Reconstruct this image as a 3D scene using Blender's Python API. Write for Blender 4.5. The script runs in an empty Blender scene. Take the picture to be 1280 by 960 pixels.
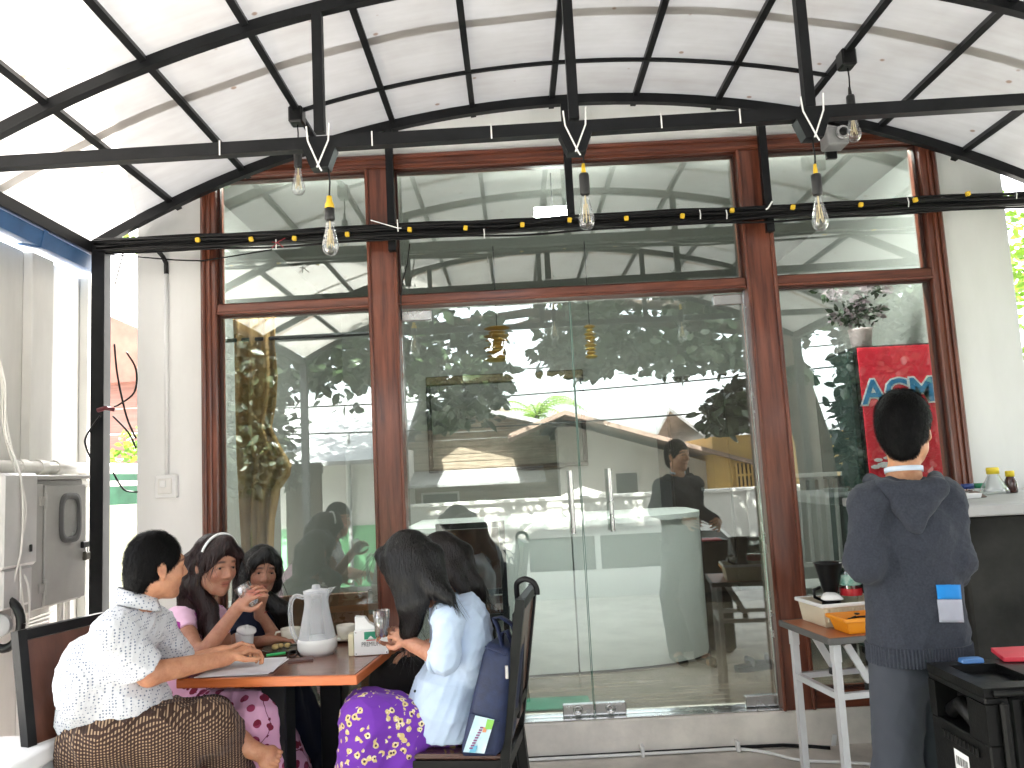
import bpy, math, random
import numpy as np
from mathutils import Vector, Matrix, Euler
import openvdb

random.seed(7); np.random.seed(7)
SC = bpy.context.scene
COL = SC.collection
PI = math.pi

# ------------------------------------------------------------------ camera
F_PX = 1000.0; PITCH = math.radians(6.45); ROLL = math.radians(2.95)
CAM = Vector((0.0, -4.3, 1.45))
FW = Vector((0, math.cos(PITCH), math.sin(PITCH)))
U0 = Vector((0, -math.sin(PITCH), math.cos(PITCH)))
R0 = Vector((1, 0, 0))
UP = U0 * math.cos(ROLL) + R0 * math.sin(ROLL)
RT = R0 * math.cos(ROLL) - U0 * math.sin(ROLL)
cam_data = bpy.data.cameras.new('camera'); cam = bpy.data.objects.new('camera', cam_data)
COL.objects.link(cam); SC.camera = cam
cam_data.sensor_width = 36.0; cam_data.lens = F_PX / 1280 * 36.0
cam_data.clip_start = 0.05; cam_data.clip_end = 2000
mw = Matrix((RT, UP, -FW)).transposed().to_4x4(); mw.translation = CAM
cam.matrix_world = mw

# ------------------------------------------------------------------ light
SUN_EL = math.radians(56); SUN_AZ = Vector((-0.34, 0.94, 0)).normalized()
world = bpy.data.worlds.new('World'); SC.world = world; world.use_nodes = True
wn = world.node_tree.nodes; wl = world.node_tree.links
sky = wn.new('ShaderNodeTexSky'); sky.sky_type = 'NISHITA'; sky.sun_disc = False
sky.sun_elevation = SUN_EL; sky.sun_rotation = math.atan2(SUN_AZ.x, SUN_AZ.y)
sky.air_density = 1.0; sky.dust_density = 4.0; sky.ozone_density = 1.0
wn['Background'].inputs['Strength'].default_value = 0.15
hz_ = wn.new('ShaderNodeHueSaturation'); hz_.inputs['Saturation'].default_value = .28   # thin white haze over the whole sky
wl.new(sky.outputs[0], hz_.inputs['Color']); wl.new(hz_.outputs[0], wn['Background'].inputs['Color'])
sd = bpy.data.lights.new('sun', 'SUN'); sd.energy = 4.6; sd.angle = math.radians(0.6); sd.color = (1, .965, .92)
sun = bpy.data.objects.new('sun', sd); COL.objects.link(sun)
sdir = SUN_AZ * math.cos(SUN_EL) + Vector((0, 0, math.sin(SUN_EL)))
sun.rotation_euler = sdir.to_track_quat('Z', 'Y').to_euler(); sun.location = (-3, 6, 12)

SC.view_settings.view_transform = 'Standard'; SC.view_settings.look = 'None'
SC.view_settings.exposure = 3.6; SC.view_settings.gamma = 1.0
SC.view_settings.use_curve_mapping = False
SC.render.engine = 'CYCLES'
cy = SC.cycles
cy.use_denoising = True
try: cy.denoiser = 'OPENIMAGEDENOISE'
except Exception: pass
cy.max_bounces = 12; cy.diffuse_bounces = 5; cy.glossy_bounces = 4; cy.transmission_bounces = 8; cy.transparent_max_bounces = 16
cy.caustics_reflective = False; cy.caustics_refractive = False
cy.sample_clamp_indirect = 6.0

# ------------------------------------------------------------------ pixels -> places
def ray(x, y): return FW * F_PX + RT * (x - 640) - UP * (y - 480)
def WY(x, y, Y=0.0):
    d = ray(x, y); return CAM + d * ((Y - CAM.y) / d.y)
def WZ(x, y, Z):
    d = ray(x, y); return CAM + d * ((Z - CAM.z) / d.z)
def WX(x, y, X):
    d = ray(x, y); return CAM + d * ((X - CAM.x) / d.x)
def WD(x, y, D): return WY(x, y, CAM.y + D)
GLASS_Y = 0.04
def RY(x, y, y0):            # a place seen mirrored in the shop window, y0 metres in front of it
    p = WY(x, y, GLASS_Y + y0); return Vector((p.x, GLASS_Y - y0, p.z))

# ------------------------------------------------------------------ materials
MATS = {}
def nodes_of(m):
    m.use_nodes = True
    nt = m.node_tree
    return nt, nt.nodes, nt.links, nt.nodes['Principled BSDF']
def mat(name, col, rough=.5, metal=0., var=.12, scale=6., col2=None, bump=0., bscale=None, stretch=(1, 1, 1), coat=0., spec=.5, sss=0., detail=6., trans=0., alpha=1.):
    if name in MATS: return MATS[name]
    m = bpy.data.materials.new(name); nt, N, L, b = nodes_of(m)
    tc = N.new('ShaderNodeTexCoord'); mp = N.new('ShaderNodeMapping'); mp.inputs['Scale'].default_value = stretch
    L.new(tc.outputs['Object'], mp.inputs['Vector'])
    nz = N.new('ShaderNodeTexNoise'); nz.inputs['Scale'].default_value = scale; nz.inputs['Detail'].default_value = detail; nz.inputs['Roughness'].default_value = .6
    L.new(mp.outputs[0], nz.inputs['Vector'])
    rp = N.new('ShaderNodeValToRGB')
    c1 = tuple(c * (1 - var) for c in col); c2 = tuple(min(1, c * (1 + var)) for c in col) if col2 is None else col2
    rp.color_ramp.elements[0].position = .32; rp.color_ramp.elements[1].position = .68
    rp.color_ramp.elements[0].color = (*c1, 1); rp.color_ramp.elements[1].color = (*c2, 1)
    L.new(nz.outputs['Fac'], rp.inputs['Fac']); L.new(rp.outputs[0], b.inputs['Base Color'])
    b.inputs['Roughness'].default_value = rough; b.inputs['Metallic'].default_value = metal
    b.inputs['Specular IOR Level'].default_value = spec
    b.inputs['Coat Weight'].default_value = coat; b.inputs['Coat Roughness'].default_value = .12
    b.inputs['Transmission Weight'].default_value = trans
    if sss:
        b.inputs['Subsurface Weight'].default_value = sss; b.inputs['Subsurface Radius'].default_value = (.012, .004, .002); b.inputs['Subsurface Scale'].default_value = 1.0
    mr = N.new('ShaderNodeMapRange'); mr.inputs['To Min'].default_value = max(0, rough - .08); mr.inputs['To Max'].default_value = min(1, rough + .1)
    L.new(nz.outputs['Fac'], mr.inputs['Value']); L.new(mr.outputs[0], b.inputs['Roughness'])
    if bump:
        n2 = N.new('ShaderNodeTexNoise'); n2.inputs['Scale'].default_value = bscale or scale * 5; n2.inputs['Detail'].default_value = 4
        L.new(mp.outputs[0], n2.inputs['Vector'])
        bp = N.new('ShaderNodeBump'); bp.inputs['Strength'].default_value = bump; bp.inputs['Distance'].default_value = .01
        L.new(n2.outputs['Fac'], bp.inputs['Height']); L.new(bp.outputs[0], b.inputs['Normal'])
    MATS[name] = m
    return m

def window_glass(name, refl=.17, tint=(.88, .93, .905)):
    if name in MATS: return MATS[name]
    m = bpy.data.materials.new(name); nt, N, L, b = nodes_of(m); N.remove(b)
    out = N['Material Output']
    t = N.new('ShaderNodeBsdfTransparent'); t.inputs[0].default_value = (*tint, 1)
    g = N.new('ShaderNodeBsdfGlossy'); g.inputs['Roughness'].default_value = 0.0; g.inputs[0].default_value = (.96, 1, .98, 1)
    lw = N.new('ShaderNodeLayerWeight'); lw.inputs['Blend'].default_value = .25
    mr = N.new('ShaderNodeMapRange'); mr.inputs['To Min'].default_value = refl; mr.inputs['To Max'].default_value = 1.0
    L.new(lw.outputs['Fresnel'], mr.inputs['Value'])
    # dust film
    tc = N.new('ShaderNodeTexCoord'); nz = N.new('ShaderNodeTexNoise'); nz.inputs['Scale'].default_value = 1.7; nz.inputs['Detail'].default_value = 7
    L.new(tc.outputs['Object'], nz.inputs['Vector'])
    d = N.new('ShaderNodeBsdfDiffuse'); d.inputs[0].default_value = (.7, .72, .7, 1)
    dm = N.new('ShaderNodeMapRange'); dm.inputs['From Min'].default_value = .45; dm.inputs['From Max'].default_value = .8; dm.inputs['To Min'].default_value = .003; dm.inputs['To Max'].default_value = .022
    L.new(nz.outputs['Fac'], dm.inputs['Value'])
    mx = N.new('ShaderNodeMixShader'); L.new(mr.outputs[0], mx.inputs[0]); L.new(t.outputs[0], mx.inputs[1]); L.new(g.outputs[0], mx.inputs[2])
    m2 = N.new('ShaderNodeMixShader'); L.new(dm.outputs[0], m2.inputs[0]); L.new(mx.outputs[0], m2.inputs[1]); L.new(d.outputs[0], m2.inputs[2])
    L.new(m2.outputs[0], out.inputs['Surface'])
    MATS[name] = m
    return m

def thin_glass(name, tint=(.97, .98, .98), refl=.08, blend=.35):
    if name in MATS: return MATS[name]
    m = bpy.data.materials.new(name); nt, N, L, b = nodes_of(m); N.remove(b)
    out = N['Material Output']
    t = N.new('ShaderNodeBsdfTransparent'); t.inputs[0].default_value = (*tint, 1)
    g = N.new('ShaderNodeBsdfGlossy'); g.inputs['Roughness'].default_value = .02
    lw = N.new('ShaderNodeLayerWeight'); lw.inputs['Blend'].default_value = blend
    mr = N.new('ShaderNodeMapRange'); mr.inputs['To Min'].default_value = refl; mr.inputs['To Max'].default_value = .75
    L.new(lw.outputs['Facing'], mr.inputs['Value'])
    mx = N.new('ShaderNodeMixShader'); L.new(mr.outputs[0], mx.inputs[0]); L.new(t.outputs[0], mx.inputs[1]); L.new(g.outputs[0], mx.inputs[2])
    L.new(mx.outputs[0], out.inputs['Surface'])
    MATS[name] = m
    return m

def canopy_sheet():
    m = bpy.data.materials.new('polycarbonate_sheet'); nt, N, L, b = nodes_of(m); N.remove(b)
    out = N['Material Output']; tc = N.new('ShaderNodeTexCoord'); sp = N.new('ShaderNodeSeparateXYZ'); L.new(tc.outputs['Object'], sp.inputs[0])
    def math_(op, a, bv=None, c=None):
        n = N.new('ShaderNodeMath'); n.operation = op
        for i, v in enumerate((a, bv, c)):
            if v is None: continue
            if hasattr(v, 'links'): L.new(v, n.inputs[i])
            else: n.inputs[i].default_value = v
        return n.outputs[0]
    # faint streaks across the sheet
    mp = N.new('ShaderNodeMapping'); mp.inputs['Scale'].default_value = (1.4, 11, 1.4); L.new(tc.outputs['Object'], mp.inputs[0])
    n1 = N.new('ShaderNodeTexNoise'); n1.inputs['Scale'].default_value = 2; n1.inputs['Detail'].default_value = 5; L.new(mp.outputs[0], n1.inputs[0])
    n2 = N.new('ShaderNodeTexNoise'); n2.inputs['Scale'].default_value = 1.3; n2.inputs['Detail'].default_value = 5; L.new(tc.outputs['Object'], n2.inputs[0])
    # rusty dirt along the overlap seam
    wob = math_('MULTIPLY_ADD', n2.outputs['Fac'], .10, -.05)
    dy = math_('ABSOLUTE', math_('ADD', math_('ADD', sp.outputs['Y'], .86), wob))
    n3 = N.new('ShaderNodeTexNoise'); n3.inputs['Scale'].default_value = 9; n3.inputs['Detail'].default_value = 8; L.new(tc.outputs['Object'], n3.inputs[0])
    st = N.new('ShaderNodeMapRange'); st.inputs['From Min'].default_value = .006; st.inputs['From Max'].default_value = .045; st.inputs['To Min'].default_value = 1; st.inputs['To Max'].default_value = 0
    L.new(dy, st.inputs['Value'])
    s1 = math_('MULTIPLY', st.outputs[0], math_('MULTIPLY_ADD', n3.outputs['Fac'], 3.2, -.85))
    # small fallen specks
    vo = N.new('ShaderNodeTexVoronoi'); vo.inputs['Scale'].default_value = 6.0; L.new(tc.outputs['Object'], vo.inputs['Vector'])
    ms = N.new('ShaderNodeMapRange'); ms.inputs['From Min'].default_value = .075; ms.inputs['From Max'].default_value = .115; ms.inputs['To Min'].default_value = .75; ms.inputs['To Max'].default_value = 0
    L.new(math_('MULTIPLY_ADD', n3.outputs['Fac'], .05, vo.outputs['Distance']), ms.inputs['Value'])
    cl = N.new('ShaderNodeMath'); cl.operation = 'MAXIMUM'; cl.use_clamp = True; L.new(s1, cl.inputs[0]); L.new(ms.outputs[0], cl.inputs[1])
    base = N.new('ShaderNodeMix'); base.data_type = 'RGBA'
    base.inputs['A'].default_value = (.53, .515, .495, 1); base.inputs['B'].default_value = (.33, .305, .275, 1)
    n5 = N.new('ShaderNodeTexNoise'); n5.inputs['Scale'].default_value = 2.6; n5.inputs['Detail'].default_value = 4; n5.inputs['Roughness'].default_value = .55; L.new(tc.outputs['Object'], n5.inputs[0])
    L.new(math_('MULTIPLY_ADD', n1.outputs['Fac'], .45, math_('MULTIPLY_ADD', n5.outputs['Fac'], 1.1, -.30)), base.inputs['Factor'])
    dirt = N.new('ShaderNodeMix'); dirt.data_type = 'RGBA'; L.new(base.outputs['Result'], dirt.inputs['A']); dirt.inputs['B'].default_value = (.20, .11, .06, 1)
    L.new(cl.outputs[0], dirt.inputs['Factor'])
    df = N.new('ShaderNodeBsdfDiffuse'); tl = N.new('ShaderNodeBsdfTranslucent')
    L.new(dirt.outputs['Result'], df.inputs[0]); L.new(dirt.outputs['Result'], tl.inputs[0])
    m1 = N.new('ShaderNodeMixShader'); m1.inputs[0].default_value = .26; L.new(df.outputs[0], m1.inputs[1]); L.new(tl.outputs[0], m1.inputs[2])
    g = N.new('ShaderNodeBsdfGlossy'); g.inputs['Roughness'].default_value = .25
    m2 = N.new('ShaderNodeMixShader'); m2.inputs[0].default_value = .06; L.new(m1.outputs[0], m2.inputs[1]); L.new(g.outputs[0], m2.inputs[2])
    L.new(m2.outputs[0], out.inputs['Surface'])
    return m

def emit(name, col, s):
    m = bpy.data.materials.new(name); nt, N, L, b = nodes_of(m)
    b.inputs['Base Color'].default_value = (*col, 1); b.inputs['Emission Color'].default_value = (*col, 1); b.inputs['Emission Strength'].default_value = s
    return m
def leafmat(name, c1, c2, tr=.35):
    m = bpy.data.materials.new(name); nt, N, L, b = nodes_of(m); out = N['Material Output']
    tc = N.new('ShaderNodeTexCoord'); nz = N.new('ShaderNodeTexNoise'); nz.inputs['Scale'].default_value = 3.; L.new(tc.outputs['Object'], nz.inputs[0])
    rp = N.new('ShaderNodeValToRGB'); rp.color_ramp.elements[0].position = .35; rp.color_ramp.elements[1].position = .65
    rp.color_ramp.elements[0].color = (*c1, 1); rp.color_ramp.elements[1].color = (*c2, 1); L.new(nz.outputs['Fac'], rp.inputs[0]); L.new(rp.outputs[0], b.inputs['Base Color'])
    b.inputs['Roughness'].default_value = .45
    tl = N.new('ShaderNodeBsdfTranslucent'); L.new(rp.outputs[0], tl.inputs[0])
    mx = N.new('ShaderNodeMixShader'); mx.inputs[0].default_value = tr; L.new(b.outputs[0], mx.inputs[1]); L.new(tl.outputs[0], mx.inputs[2]); L.new(mx.outputs[0], out.inputs['Surface'])
    return m

M_WOODV = mat('varnished_wood_upright', (.105, .026, .014), .32, col2=(.21, .062, .032), var=.3, scale=5, stretch=(7, 7, .55), bump=.06, coat=.25)
M_WOODH = mat('varnished_wood_rail', (.105, .026, .014), .32, col2=(.21, .062, .032), var=.3, scale=5, stretch=(.55, 7, 7), bump=.06, coat=.25)
M_WALL = mat('white_wall_paint', (.79, .79, .77), .7, col2=(.84, .84, .825), var=.035, scale=2.4, stretch=(1.6, 1.6, .5), detail=9, bump=.06, bscale=60)
M_WALL2 = mat('old_white_plaster', (.66, .65, .61), .8, col2=(.78, .77, .74), var=.06, scale=2.2, stretch=(1, 1.6, .45), detail=10, bump=.12, bscale=30)
M_STEEL = mat('black_painted_steel', (.0075, .008, .0092), .45, var=.35, scale=9, bump=.03, spec=.22)
M_CABLE = mat('black_cable_rubber', (.006, .006, .0065), .42, var=.2, scale=20, spec=.25)
M_CONC = mat('beige_step_concrete', (.78, .73, .67), .75, var=.16, scale=4, bump=.12, bscale=50)
M_GROUND = mat('terrace_concrete', (.60, .56, .51), .8, var=.25, scale=3, bump=.15, bscale=40)
M_ASPH = mat('dusty_concrete_street', (.34, .33, .31), .9, var=.2, scale=1.2, bump=.2)
M_CHROME = mat('brushed_metal', (.62, .62, .61), .25, 1., var=.06, scale=10)
M_WHITEPL = mat('white_plastic', (.78, .78, .77), .4, var=.03, scale=6)
M_YELLOWPL = mat('yellow_plastic', (.80, .52, .03), .4, var=.05)
M_BLACKPL = mat('black_plastic', (.006, .006, .0065), .32, var=.2, spec=.3)
M_GLASS = window_glass('shop_window_glass')
M_CLEAR = thin_glass('clear_glass')
M_SHEET = canopy_sheet()

# ------------------------------------------------------------------ mesh building
OFF = {}
def tag(o, label=None, cat=None, group=None, kind=None):
    if label: o['label'] = label
    if cat: o['category'] = cat
    if group: o['group'] = group
    if kind: o['kind'] = kind
    return o
def thing(name, label, cat, loc=(0, 0, 0), group=None):
    o = bpy.data.objects.new(name, None); COL.objects.link(o); o.empty_display_size = .1
    o.location = loc; OFF[o] = Vector(loc)
    return tag(o, label, cat, group)
def link_mesh(name, me, m, parent=None, smooth=False):
    if m is not None:
        for mm in (m if isinstance(m, (list, tuple)) else [m]): me.materials.append(mm)
    if smooth:
        me.polygons.foreach_set('use_smooth', [True] * len(me.polygons)); me.update()
    o = bpy.data.objects.new(name, me); COL.objects.link(o)
    if parent is not None: o.parent = parent
    OFF[o] = OFF.get(parent, Vector((0, 0, 0)))
    return o

class MB:
    """collects shapes of ONE part"""
    def __init__(s): s.v = []; s.f = []; s.mi = []
    def add(s, vs, fs, mi=0):
        n = len(s.v); s.v += [Vector(v) for v in vs]; s.f += [tuple(i + n for i in f) for f in fs]; s.mi += [mi] * len(fs); return s
    def box(s, x0, x1, y0, y1, z0, z1, b=0., mi=0):
        if b <= 0:
            vs = [(x, y, z) for z in (z0, z1) for y in (y0, y1) for x in (x0, x1)]
            return s.add(vs, [(0, 2, 3, 1), (4, 5, 7, 6), (0, 1, 5, 4), (2, 6, 7, 3), (0, 4, 6, 2), (1, 3, 7, 5)], mi)
        # chamfered box
        b = min(b, .49 * min(x1 - x0, y1 - y0, z1 - z0)); vs = []; idx = {}
        for ix, x in enumerate((x0, x1)):
            for iy, y in enumerate((y0, y1)):
                for iz, z in enumerate((z0, z1)):
                    sx, sy, sz = (1 if ix == 0 else -1), (1 if iy == 0 else -1), (1 if iz == 0 else -1)
                    for a in range(3):
                        p = [x, y, z]
                        for k, sg in enumerate((sx, sy, sz)):
                            if k != a: p[k] += sg * b
                        idx[(ix, iy, iz, a)] = len(vs); vs.append(p)
        fs = []
        for a in range(3):
            o1, o2 = [k for k in range(3) if k != a]
            for e in (0, 1):
                q = []
                for (i, j) in ((0, 0), (1, 0), (1, 1), (0, 1)):
                    c = [0, 0, 0]; c[a] = e; c[o1] = i; c[o2] = j; q.append(idx[(*c, a)])
                fs.append(tuple(q))
        for a in range(3):      # edges along a
            o1, o2 = [k for k in range(3) if k != a]
            for i in (0, 1):
                for j in (0, 1):
                    c0 = [0, 0, 0]; c1 = [0, 0, 0]; c1[a] = 1
                    for c in (c0, c1): c[o1] = i; c[o2] = j
                    fs.append((idx[(*c0, o1)], idx[(*c1, o1)], idx[(*c1, o2)], idx[(*c0, o2)]))
        for ix in (0, 1):
            for iy in (0, 1):
                for iz in (0, 1): fs.append(tuple(idx[(ix, iy, iz, a)] for a in range(3)))
        return s.add(vs, fs, mi)
    def beam(s, p, q, w, h=None, up=(0, 0, 1), mi=0):
        p, q = Vector(p), Vector(q); h = h or w; d = (q - p).normalized(); u = Vector(up)
        if abs(d.dot(u)) > .98: u = Vector((0, 1, 0))
        a = d.cross(u).normalized(); c = a.cross(d).normalized()
        vs = [e + a * (w / 2 * i) + c * (h / 2 * j) for e in (p, q) for (i, j) in ((-1, -1), (1, -1), (1, 1), (-1, 1))]
        return s.add(vs, [(3, 2, 1, 0), (4, 5, 6, 7), (0, 1, 5, 4), (1, 2, 6, 5), (2, 3, 7, 6), (3, 0, 4, 7)], mi)
    def sweep(s, pts, w, h, up=(0, 1, 0), mi=0):       # rectangular bar along a polyline; up stays fixed
        pts = [Vector(p) for p in pts]; u = Vector(up); rings = []
        for i, p in enumerate(pts):
            d = (pts[min(i + 1, len(pts) - 1)] - pts[max(i - 1, 0)]).normalized(); a = d.cross(u).normalized()
            rings.append([p + a * (w / 2 * x) + u * (h / 2 * y) for (x, y) in ((-1, -1), (1, -1), (1, 1), (-1, 1))])
        vs = [v for r in rings for v in r]; fs = [(3, 2, 1, 0), tuple(len(vs) - 4 + k for k in range(4))]
        for i in range(len(pts) - 1):
            for k in range(4): fs.append((i * 4 + k, i * 4 + (k + 1) % 4, i * 4 + 4 + (k + 1) % 4, i * 4 + 4 + k))
        return s.add(vs, fs, mi)
    def tube(s, pts, r, n=8, cap=True, mi=0):
        pts = [Vector(p) for p in pts]; R = r if isinstance(r, (list, tuple)) else [r] * len(pts)
        vs = []; prev = None
        for i, p in enumerate(pts):
            d = (pts[min(i + 1, len(pts) - 1)] - pts[max(i - 1, 0)])
            d = d.normalized() if d.length > 1e-9 else Vector((0, 0, 1))
            if prev is None:
                a = d.cross(Vector((0, 0, 1)) if abs(d.z) < .9 else Vector((1, 0, 0))).normalized()
            else:
                a = (prev - d * prev.dot(d)); a = a.normalized() if a.length > 1e-6 else d.orthogonal().normalized()
            prev = a; c = d.cross(a)
            for k in range(n):
                t = 2 * PI * k / n; vs.append(p + (a * math.cos(t) + c * math.sin(t)) * R[i])
        fs = []
        for i in range(len(pts) - 1):
            for k in range(n): fs.append((i * n + k, i * n + (k + 1) % n, (i + 1) * n + (k + 1) % n, (i + 1) * n + k))
        if cap: fs += [tuple(range(n - 1, -1, -1)), tuple((len(pts) - 1) * n + k for k in range(n))]
        return s.add(vs, fs, mi)
    def lathe(s, prof, c=(0, 0, 0), n=24, cap=True, mi=0):   # prof: (r, z)
        c = Vector(c); vs = []; fs = []
        for (r, z) in prof:
            for k in range(n):
                t = 2 * PI * k / n; vs.append(c + Vector((r * math.cos(t), r * math.sin(t), z)))
        for i in range(len(prof) - 1):
            for k in range(n): fs.append((i * n + k, i * n + (k + 1) % n, (i + 1) * n + (k + 1) % n, (i + 1) * n + k))
        if cap: fs += [tuple(range(n - 1, -1, -1)), tuple((len(prof) - 1) * n + k for k in range(n))]
        return s.add(vs, fs, mi)
    def prism(s, poly, axis, a0, a1, mi=0):            # poly in the two other axes
        n = len(poly); vs = []
        for a in (a0, a1):
            for (u, v) in poly:
                vs.append({'x': (a, u, v), 'y': (u, a, v), 'z': (u, v, a)}[axis])
        fs = [tuple(range(n - 1, -1, -1)), tuple(range(n, 2 * n))] + [(k, (k + 1) % n, n + (k + 1) % n, n + k) for k in range(n)]
        return s.add(vs, fs, mi)
    def quad(s, a, b, c, d, mi=0): return s.add([a, b, c, d], [(0, 1, 2, 3)], mi)
    def xf(s, m):
        s.v = [m @ v for v in s.v]; return s
    def build(s, name, m, parent=None, smooth=False, recalc=True):
        off = OFF.get(parent, Vector((0, 0, 0)))
        me = bpy.data.meshes.new(name); me.from_pydata([tuple(v - off) for v in s.v], [], s.f)
        if recalc:
            import bmesh
            bm = bmesh.new(); bm.from_mesh(me); bmesh.ops.recalc_face_normals(bm, faces=bm.faces); bm.to_mesh(me); bm.free()
        if any(s.mi): me.polygons.foreach_set('material_index', s.mi)
        me.update()
        o = link_mesh(name, me, m, parent, smooth)
        if smooth == 'auto':
            try: me.set_sharp_from_angle(angle=math.radians(40))
            except Exception: pass
        return o
def smooth_pts(pts, k=5):
    pts = [Vector(p) for p in pts]; out = []
    for i in range(len(pts) - 1):
        a, b, c, d = pts[max(i - 1, 0)], pts[i], pts[i + 1], pts[min(i + 2, len(pts) - 1)]
        for j in range(k):
            t = j / k; out.append(.5 * ((2 * b) + (c - a) * t + (2 * a - 5 * b + 4 * c - d) * t * t + (3 * b - 3 * c + d - a) * t ** 3))
    return out + [pts[-1]]
def box(name, x0, x1, y0, y1, z0, z1, m, parent=None, b=0.):
    return MB().box(x0, x1, y0, y1, z0, z1, b).build(name, m, parent)
def copy_tree(o, parent=None):
    c = o.copy(); COL.objects.link(c); c.parent = parent
    for ch in [x for x in bpy.data.objects if x.parent == o]: copy_tree(ch, c)
    return c
def text_mesh(name, txt, size, m, parent, mw_, depth=.001, bold=0., align='CENTER', shear=0.):
    cu = bpy.data.curves.new(name, 'FONT'); cu.body = txt; cu.size = size; cu.extrude = depth; cu.offset = bold; cu.align_x = align; cu.shear = shear; cu.resolution_u = 3
    tmp = bpy.data.objects.new(name, cu); COL.objects.link(tmp)
    dg = bpy.context.evaluated_depsgraph_get()
    me = bpy.data.meshes.new_from_object(tmp.evaluated_get(dg)); me.transform(mw_); 
    off = OFF.get(parent, Vector((0, 0, 0))); me.transform(Matrix.Translation(-off))
    bpy.data.objects.remove(tmp); bpy.data.curves.remove(cu)
    me.materials.clear()
    return link_mesh(name, me, m, parent)
# ================================================================== THE SETTING
FLOOR_Z = .176
tag(MB().quad((-300, -300, -.62), (300, -300, -.62), (300, 300, -.62), (-300, 300, -.62)).build('ground', M_ASPH), kind='structure')
tag(box('terrace', -2.9, 6.0, -5.0, -.02, -.6, 0, M_GROUND), kind='structure')
M_IFLOOR = mat('dark_board_floor', (.11, .085, .06), .16, col2=(.19, .15, .11), var=.3, scale=3, stretch=(.6, 9, 1), spec=.6)
tag(MB().box(-1.87, 2.61, .161, 4.5, FLOOR_Z - .1, FLOOR_Z - .002).build('floor', M_IFLOOR), kind='structure')
M_IWALL = mat('interior_wall_paint', (.36, .365, .34), .75, var=.05, scale=2)
tag(box('ceiling', -1.87, 2.61, .141, 4.5, 3.345, 3.42, M_IWALL), kind='structure')

# ---------------- restaurant building
bld = thing('restaurant_building', 'white restaurant building with brown wooden window frames and glass front doors', 'building', (.37, 0, 0))
FX0, FX1 = -1.673, 2.411          # outer frame
box('wall', -2.03, FX0, -.0, .14, -.1, 3.30, M_WALL, bld)
box('wall', FX1, 2.77, -.0, .14, -.1, 3.30, M_WALL, bld)
BH = 12.0
box('wall', -2.03, 2.77, .0, .14, 3.301, BH, M_WALL, bld)
box('wall', FX0, FX1, .001, .139, 3.2505, 3.300, M_WALL, bld)
box('side_wall', -2.03, -1.90, .141, 4.9, -.1, BH, M_WALL, bld)
box('side_wall', 2.64, 2.77, .141, 4.9, -.1, BH, M_WALL, bld)
box('rear_wall', -1.899, 2.639, 4.72, 4.9, -.1, BH, M_WALL, bld)
box('interior_wall', -1.87, 2.61, 4.5, 4.6, .1, 3.36, M_IWALL, bld)
box('interior_wall', -1.899, -1.87, .141, 4.6, .1, 3.36, M_IWALL, bld)
box('interior_wall', 2.61, 2.639, .141, 4.6, .1, 3.36, M_IWALL, bld)
box('roof', -2.1, 2.84, -.06, 5.0, BH + .001, BH + .15, M_WALL, bld)
box('plinth', FX0, FX1, -.035, .16, -.1, FLOOR_Z, M_CONC, bld, .008)
fr = []
# upright posts: jambs and mullions with mouldings
def upright(name, x0, x1, z0, z1, y0=-.03):
    o = MB().box(x0, x1, y0, .10, z0, z1, .006).build(name, M_WOODV, bld)
    return o
upright('jamb', FX0, -1.585, FLOOR_Z, 3.25); upright('jamb', 2.318, FX1, FLOOR_Z, 3.25)
for x in (FX0 + .012, FX0 + .042):
    box('moulding', x, x + .018, -.046, -.028, FLOOR_Z + .002, 3.247, M_WOODV, bld, .006)
for x in (FX1 - .03, FX1 - .06):
    box('moulding', x, x + .018, -.046, -.028, FLOOR_Z + .002, 3.247, M_WOODV, bld, .006)
upright('mullion', -.752, -.595, FLOOR_Z, 3.17, -.036); upright('mullion', 1.303, 1.465, FLOOR_Z, 3.17, -.036)
for x in (-.755, -.611, 1.300, 1.449):
    box('moulding', x, x + .019, -.052, -.030, FLOOR_Z + .002, 3.166, M_WOODV, bld, .005)
box('head_rail', -1.584, 2.317, -.028, .098, 3.168, 3.249, M_WOODH, bld, .005)
box('moulding', -1.584, 2.317, -.048, -.026, 3.222, 3.246, M_WOODH, bld, .006)
box('moulding', -1.584, 2.317, -.040, -.024, 3.176, 3.196, M_WOODH, bld, .005)
for (x0, x1) in ((-1.584, -.753), (-.594, 1.302), (1.466, 2.317)):
    box('transom', x0, x1, -.026, .096, 2.393, 2.452, M_WOODH, bld, .005)
    box('moulding', x0, x1, -.038, -.024, 2.393, 2.408, M_WOODH, bld, .004)
for (x0, x1) in ((-1.584, -.753), (1.466, 2.317)):
    box('sill_rail', x0, x1, -.026, .096, FLOOR_Z, .262, M_WOODH, bld, .005)
M_REV = mat('dark_wood_rebate', (.045, .014, .010), .5, var=.2, stretch=(3, 3, 3))
def pane(x0, x1, z0, z1):
    o = MB().box(x0, x1, GLASS_Y, GLASS_Y + .006, z0, z1).build('window_pane', M_GLASS, bld)
    # thin dark bead around
    m = MB(); t = .010
    m.box(x0, x0 + t, .012, GLASS_Y - .001, z0, z1); m.box(x1 - t, x1, .012, GLASS_Y - .001, z0, z1)
    m.box(x0 + t, x1 - t, .012, GLASS_Y - .001, z0, z0 + t); m.box(x0 + t, x1 - t, .012, GLASS_Y - .001, z1 - t, z1)
    m.build('glazing_bead', M_REV, o)
    return o
pane(-1.584, -.753, .2625, 2.3925); pane(1.466, 2.317, .2625, 2.3925)
pane(-1.584, -.753, 2.4525, 3.1675); pane(-.594, 1.302, 2.4525, 3.1675); pane(1.466, 2.317, 2.4525, 3.1675)
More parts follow.
